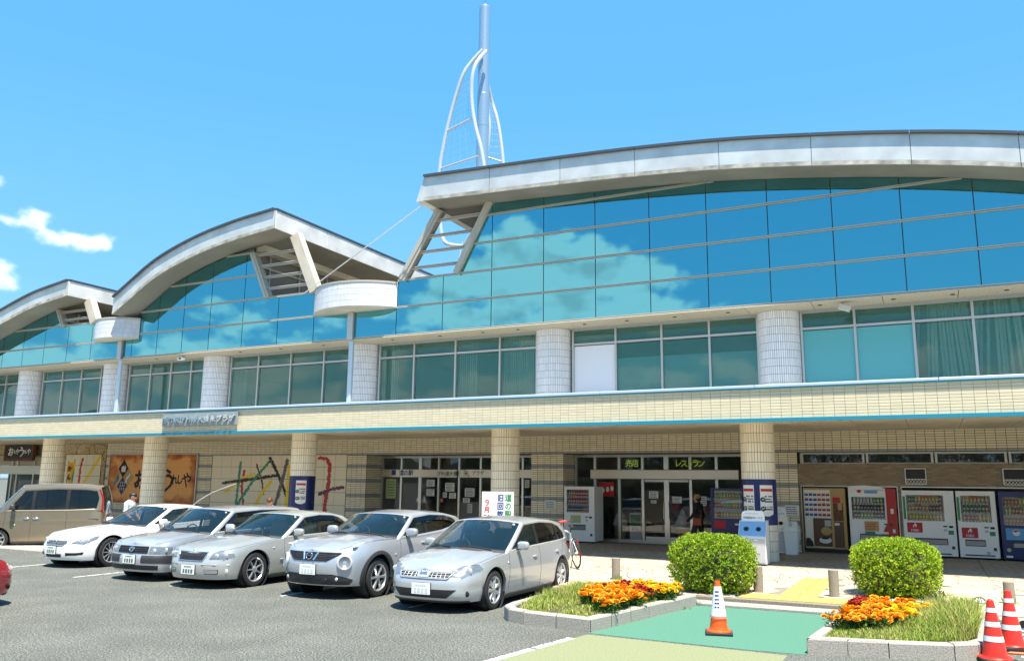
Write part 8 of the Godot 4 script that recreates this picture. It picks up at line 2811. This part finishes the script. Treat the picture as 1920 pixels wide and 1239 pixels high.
func head(t: Node, c: Vector3, face: Vector3, hair_m: String, hat = null) -> void:      # face: unit vector the person looks along
	var f := face.normalized()
	var r := Vector3.UP.cross(f).normalized()
	var u := f.cross(r)
	var bones := [[c + u * 0.035 - f * 0.015, c + u * 0.03 + f * 0.01, 0.088, 0.085, SKIN], [c - u * 0.04 + f * 0.025, c - u * 0.075 + f * 0.045, 0.062, 0.036, SKIN],
		[c + f * 0.088 + u * 0.015, c + f * 0.112 - u * 0.022, 0.010, 0.015, SKIN * 0.97], [c + r * 0.082 + u * 0.02, c + r * 0.086 - u * 0.025, 0.014, 0.010, SKIN * 0.9], [c - r * 0.082 + u * 0.02, c - r * 0.086 - u * 0.025, 0.014, 0.010, SKIN * 0.9],
		[c + f * 0.084 - u * 0.052 + r * 0.018, c + f * 0.084 - u * 0.052 - r * 0.018, 0.009, 0.009, Color(0.36, 0.12, 0.10)], [c - u * 0.07 - f * 0.02, c - u * 0.15 - f * 0.03, 0.055, 0.058, SKIN]]
	part(t, "head", nets(bones, 0.008, 0.018), "cloth")
	var b := Mb.new()
	for s in [-1, 1]: b.ball(c + f * 0.084 + u * 0.012 + r * 0.032 * s, V(0.012, 0.008, 0.012), 8, 6)
	for s in [-1, 1]: b.bev(c + f * 0.088 + u * 0.036 + r * 0.034 * s, V(0.03, 0.006, 0.012), 0.002, Basis(r, u, f))
	part(t, "eyes", b, "hair")
	bones = [[c + u * 0.06 - f * 0.03, c + u * 0.065 + f * 0.03, 0.088, 0.078, Color.WHITE], [c + u * 0.02 - f * 0.055, c - u * 0.03 - f * 0.05, 0.075, 0.06, Color.WHITE]]
	for s in [-1, 1]: bones.append([c + r * 0.055 * s + u * 0.06, c + r * 0.062 * s - f * 0.02 + u * 0.0, 0.042, 0.034, Color.WHITE])
	if hat == null: part(t, "hair", nets(bones, 0.010, 0.02), hair_m)
	else:
		part(t, "hair", nets(bones.slice(1), 0.010, 0.02), hair_m)
		b = Mb.new(); b.lathe([[0.150, -0.012], [0.152, -0.006], [0.112, 0.012], [0.108, 0.05], [0.095, 0.085], [0.06, 0.105], [0.0, 0.11]], 24, Transform3D(Basis(r, u, f), c + u * 0.055))
		part(t, "hat", b, hat)

func people() -> void:
	# woman in dark clothes walking to the doors
	var t := thing("person", "person in dark clothes and tan hat with a shoulder bag by the glass doors", "person", V(-6.42, FLOOR + 0.008, -25.55), -1.75)
	var dk := Color(0.022, 0.018, 0.018)
	var tr := Color(0.045, 0.032, 0.03)
	var sh := Color(0.02, 0.015, 0.012)
	var w := [[V(0, 0.86, 0), V(0, 0.98, 0.0), 0.135, 0.125, tr], [V(0, 1.0, 0), V(0, 1.22, -0.01), 0.125, 0.145, dk], [V(-0.10, 1.25, -0.01), V(0.10, 1.25, -0.01), 0.085, 0.085, dk], [V(0, 1.28, 0), V(0, 1.36, 0.01), 0.055, 0.05, SKIN]]
	w += [[V(0.08, 0.86, 0), V(0.09, 0.48, 0.13), 0.105, 0.075, tr], [V(0.09, 0.48, 0.13), V(0.09, 0.09, 0.05), 0.078, 0.062, tr], [V(0.09, 0.05, 0.03), V(0.10, 0.04, 0.17), 0.045, 0.038, sh]]
	w += [[V(-0.08, 0.86, 0), V(-0.09, 0.47, -0.05), 0.105, 0.075, tr], [V(-0.09, 0.47, -0.05), V(-0.09, 0.12, -0.28), 0.078, 0.062, tr], [V(-0.09, 0.07, -0.30), V(-0.10, 0.04, -0.17), 0.045, 0.038, sh]]
	w += [[V(0.17, 1.24, -0.01), V(0.24, 0.98, 0.06), 0.058, 0.048, dk], [V(0.24, 0.98, 0.06), V(0.23, 0.80, 0.26), 0.048, 0.036, dk], [V(-0.17, 1.24, -0.01), V(-0.23, 0.97, -0.06), 0.058, 0.048, dk], [V(-0.23, 0.97, -0.06), V(-0.24, 0.76, 0.04), 0.048, 0.036, dk]]
	part(t, "body", nets(w, 0.018, 0.04), "cloth")
	var hb := []
	hand(hb, V(0.23, 0.80, 0.26), V(0, -0.5, 0.86).normalized(), V(-1, 0, 0), V(0, -0.8, -0.2))
	part(t, "hand", nets(hb, 0.004, 0.006), "cloth")
	hb = []
	hand(hb, V(-0.24, 0.76, 0.04), V(0, -1, 0.2).normalized(), V(0, 0.1, 1).normalized(), V(0.6, -0.2, 0.3))
	part(t, "hand", nets(hb, 0.004, 0.006), "cloth")
	head(t, V(0, 1.45, 0.03), V(0.05, 0.12, 1), "hair", sm("tan_hat", 0.32, 0.20, 0.09, 0.9))
	var bag := thing("shoulder_bag", "small orange brown bag at the hip of the person in dark clothes", "bag", V(-6.40, 0.80, -25.33), -1.75)
	var b := Mb.new(); b.bev(V(0, 0.11, 0), V(0.09, 0.22, 0.26), 0.03); part(bag, "pouch", b, sm("bag_leather", 0.30, 0.065, 0.02, 0.6))
	b = Mb.new(); b.bev(V(0.045, 0.17, 0), V(0.02, 0.10, 0.25), 0.006); part(bag, "flap", b, "bag_leather")
	b = Mb.new(); b.tube([V(0, 0.2, 0.1), V(-0.10, 0.42, 0.08), V(-0.22, 0.6, 0.0), V(-0.12, 0.42, -0.08), V(0, 0.2, -0.1)], 0.010, 6); part(bag, "strap", b, "bag_leather")
	# man behind the white saloon and one beyond the estate car, seen over the roofs
	for q in [[V(-22.78, 0.0, -18.5), 1.9, "person with black hair in a pale shirt standing behind the white saloon", "hair", Color(0.52, 0.60, 0.70), 1.44], [V(-17.88, FLOOR, -19.5), 0.5, "person with brown hair in a white top bending beyond the boxy estate", "hair_brown", Color(0.72, 0.72, 0.74), 1.25]]:
		var bend: float = 0.06 if q[5] > 1.4 else 0.16
		t = thing("person", q[2], "person", q[0], q[1])
		var c: Color = q[4]
		var pc := Color(0.06, 0.065, 0.08)
		var H: float = q[5]
		w = [[V(0, 0.82, -bend), V(0, 0.95, -bend * 0.8), 0.14, 0.14, pc], [V(0, 0.98, -bend * 0.6), V(0, H - 0.24, 0.0), 0.145, 0.16, c], [V(-0.14, H - 0.20, 0), V(0.14, H - 0.20, 0), 0.085, 0.085, c], [V(0, H - 0.17, 0.01), V(0, H - 0.08, 0.05), 0.058, 0.055, SKIN]]
		for s in [-1, 1]:
			w += [[V(0.09 * s, 0.82, -bend), V(0.10 * s, 0.45, -bend * 0.3), 0.105, 0.08, pc], [V(0.10 * s, 0.45, -bend * 0.3), V(0.10 * s, 0.08, -bend), 0.08, 0.06, pc], [V(0.10 * s, 0.05, -bend - 0.03), V(0.11 * s, 0.04, -bend + 0.16), 0.045, 0.04, Color(0.02, 0.02, 0.02)]]
			w += [[V(0.20 * s, H - 0.21, 0), V(0.25 * s, H - 0.48, 0.04), 0.068, 0.055, c], [V(0.25 * s, H - 0.48, 0.04), V(0.21 * s, H - 0.66, 0.24), 0.045, 0.034, SKIN]]
		part(t, "body", nets(w, 0.02, 0.04), "cloth")
		for s in [-1.0, 1.0]:
			hb = []
			hand(hb, V(0.21 * s, H - 0.66, 0.24), V(-0.1 * s, -0.4, 0.9).normalized(), V(-s, 0, 0), V(0, -0.8, -0.2))
			part(t, "hand", nets(hb, 0.005, 0.007), "cloth")
		head(t, V(0, H, 0.06 + bend * 0.4), V(0.0, -0.15 if H > 1.4 else -0.5, 1), q[3])

# ---------------------------------------------------------------- bicycle
func bicycle() -> void:
	var t := thing("bicycle", "white bicycle with black saddle and red details standing behind the silver hatchback", "bicycle", V(-7.28, FLOOR + 0.008, -17.9), 0.0)
	t.rotation = V(0, PI + 0.70, -0.10)
	var R := 0.335      # z forward, origin under the rear hub
	for z in [0.0, 1.04]:
		var b := Mb.new()
		var p := []
		for k in 33: p.append(V(0, R + sin(TAU * k / 32.0) * (R - 0.018), z + cos(TAU * k / 32.0) * (R - 0.018)))
		b.tube(p, 0.018, 8)
		var w := part(t, "wheel", b, "rubber")
		b = Mb.new()
		p = []
		for k in 33: p.append(V(0, R + sin(TAU * k / 32.0) * (R - 0.042), z + cos(TAU * k / 32.0) * (R - 0.042)))
		b.tube(p, 0.011, 6); part(w, "rim", b, "alu")
		b = Mb.new()
		for k in 18: b.tube([V(0.025 * (1 if k % 2 else -1), R, z), V(0, R + sin(TAU * k / 18.0) * (R - 0.045), z + cos(TAU * k / 18.0) * (R - 0.045))], 0.0016, 3)
		b.tube([V(-0.04, R, z), V(0.04, R, z)], 0.02, 8); part(w, "spokes", b, "alu")
	var fr := Mb.new()
	var bb := V(0, 0.28, 0.43)
	var seat := V(0, 0.78, 0.26)
	var hd := V(0, 0.80, 0.86)
	var hl := V(0, 0.66, 0.90)
	for e in [[bb, seat, 0.017], [bb, hl, 0.020], [seat, hd, 0.018], [hd + V(0, 0.06, -0.02), hl, 0.020]]: fr.tube([e[0], e[1]], e[2], 8)
	for s in [-0.045, 0.045]:
		fr.tube([bb, V(s, R, 0)], 0.010, 6); fr.tube([seat + V(0, -0.06, 0), V(s, R, 0)], 0.009, 6); fr.tube([hl, V(s, 0.58, 0.94), V(s, R, 1.04)], 0.012, 6)
	part(t, "frame", fr, "white")
	var b := Mb.new(); b.tube([seat, V(0, 0.90, 0.215)], 0.013, 8); part(t, "seat_post", b, "black")
	b = Mb.new(); b.ball(V(0, 0.93, 0.16), V(0.075, 0.03, 0.085), 12, 8); b.ball(V(0, 0.935, 0.27), V(0.03, 0.022, 0.12), 12, 8); part(t, "saddle", b, "black")
	b = Mb.new(); b.tube([hd + V(0, 0.05, -0.02), V(0, 0.97, 0.83), V(0, 0.98, 0.90)], 0.014, 6); part(t, "stem", b, "alu")
	b = Mb.new(); b.tube([V(-0.28, 1.0, 0.86), V(-0.1, 0.98, 0.90), V(0.1, 0.98, 0.90), V(0.28, 1.0, 0.86)], 0.013, 8); part(t, "handlebar", b, "black")
	for s in [-1, 1]:
		b = Mb.new(); b.tube([V(0.20 * s, 0.995, 0.87), V(0.30 * s, 1.0, 0.85)], 0.019, 8); part(t, "grip", b, "rubber")
	b = Mb.new(); b.bev(V(0.0, 1.0, 0.80), V(0.20, 0.05, 0.06), 0.015); part(t, "red_lock", b, "cone_red")
	b = Mb.new(); b.lathe([[0.0, -0.004], [0.09, -0.004], [0.09, 0.004], [0.0, 0.004]], 20, Transform3D(Basis(Vector3.FORWARD, PI / 2), bb + V(0.04, 0, 0))); part(t, "chainring", b, "alu")
	b = Mb.new(); b.tube([bb + V(0.06, 0, 0), bb + V(0.07, -0.15, 0.06)], 0.010, 6); b.box(bb + V(0.11, -0.15, 0.06), V(0.09, 0.02, 0.06)); b.tube([bb + V(-0.06, 0, 0), bb + V(-0.07, 0.15, -0.06)], 0.010, 6); b.box(bb + V(-0.11, 0.15, -0.06), V(0.09, 0.02, 0.06)); part(t, "pedals", b, "black")
	b = Mb.new(); b.bev(V(0, 0.60, -0.20), V(0.06, 0.04, 0.02), 0.006); b.bev(V(0.02, R + 0.02, -0.33), V(0.05, 0.06, 0.02), 0.006); part(t, "rear_reflector", b, "tail_red")
	b = Mb.new(); b.tube([V(0.06, R, 0.04), V(0.16, 0.0, -0.02)], 0.009, 6); part(t, "kickstand", b, "black")

func _ready() -> void:
	rng.seed = 7
	set_view()
	make_materials()
	sm("floor_shop", 0.10, 0.09, 0.07, 0.4)
	grounds()
	beyond()
	build_hall()
	spire()
	machines()
	street_things()
	cars()
	bicycle()
	people()
	planting()
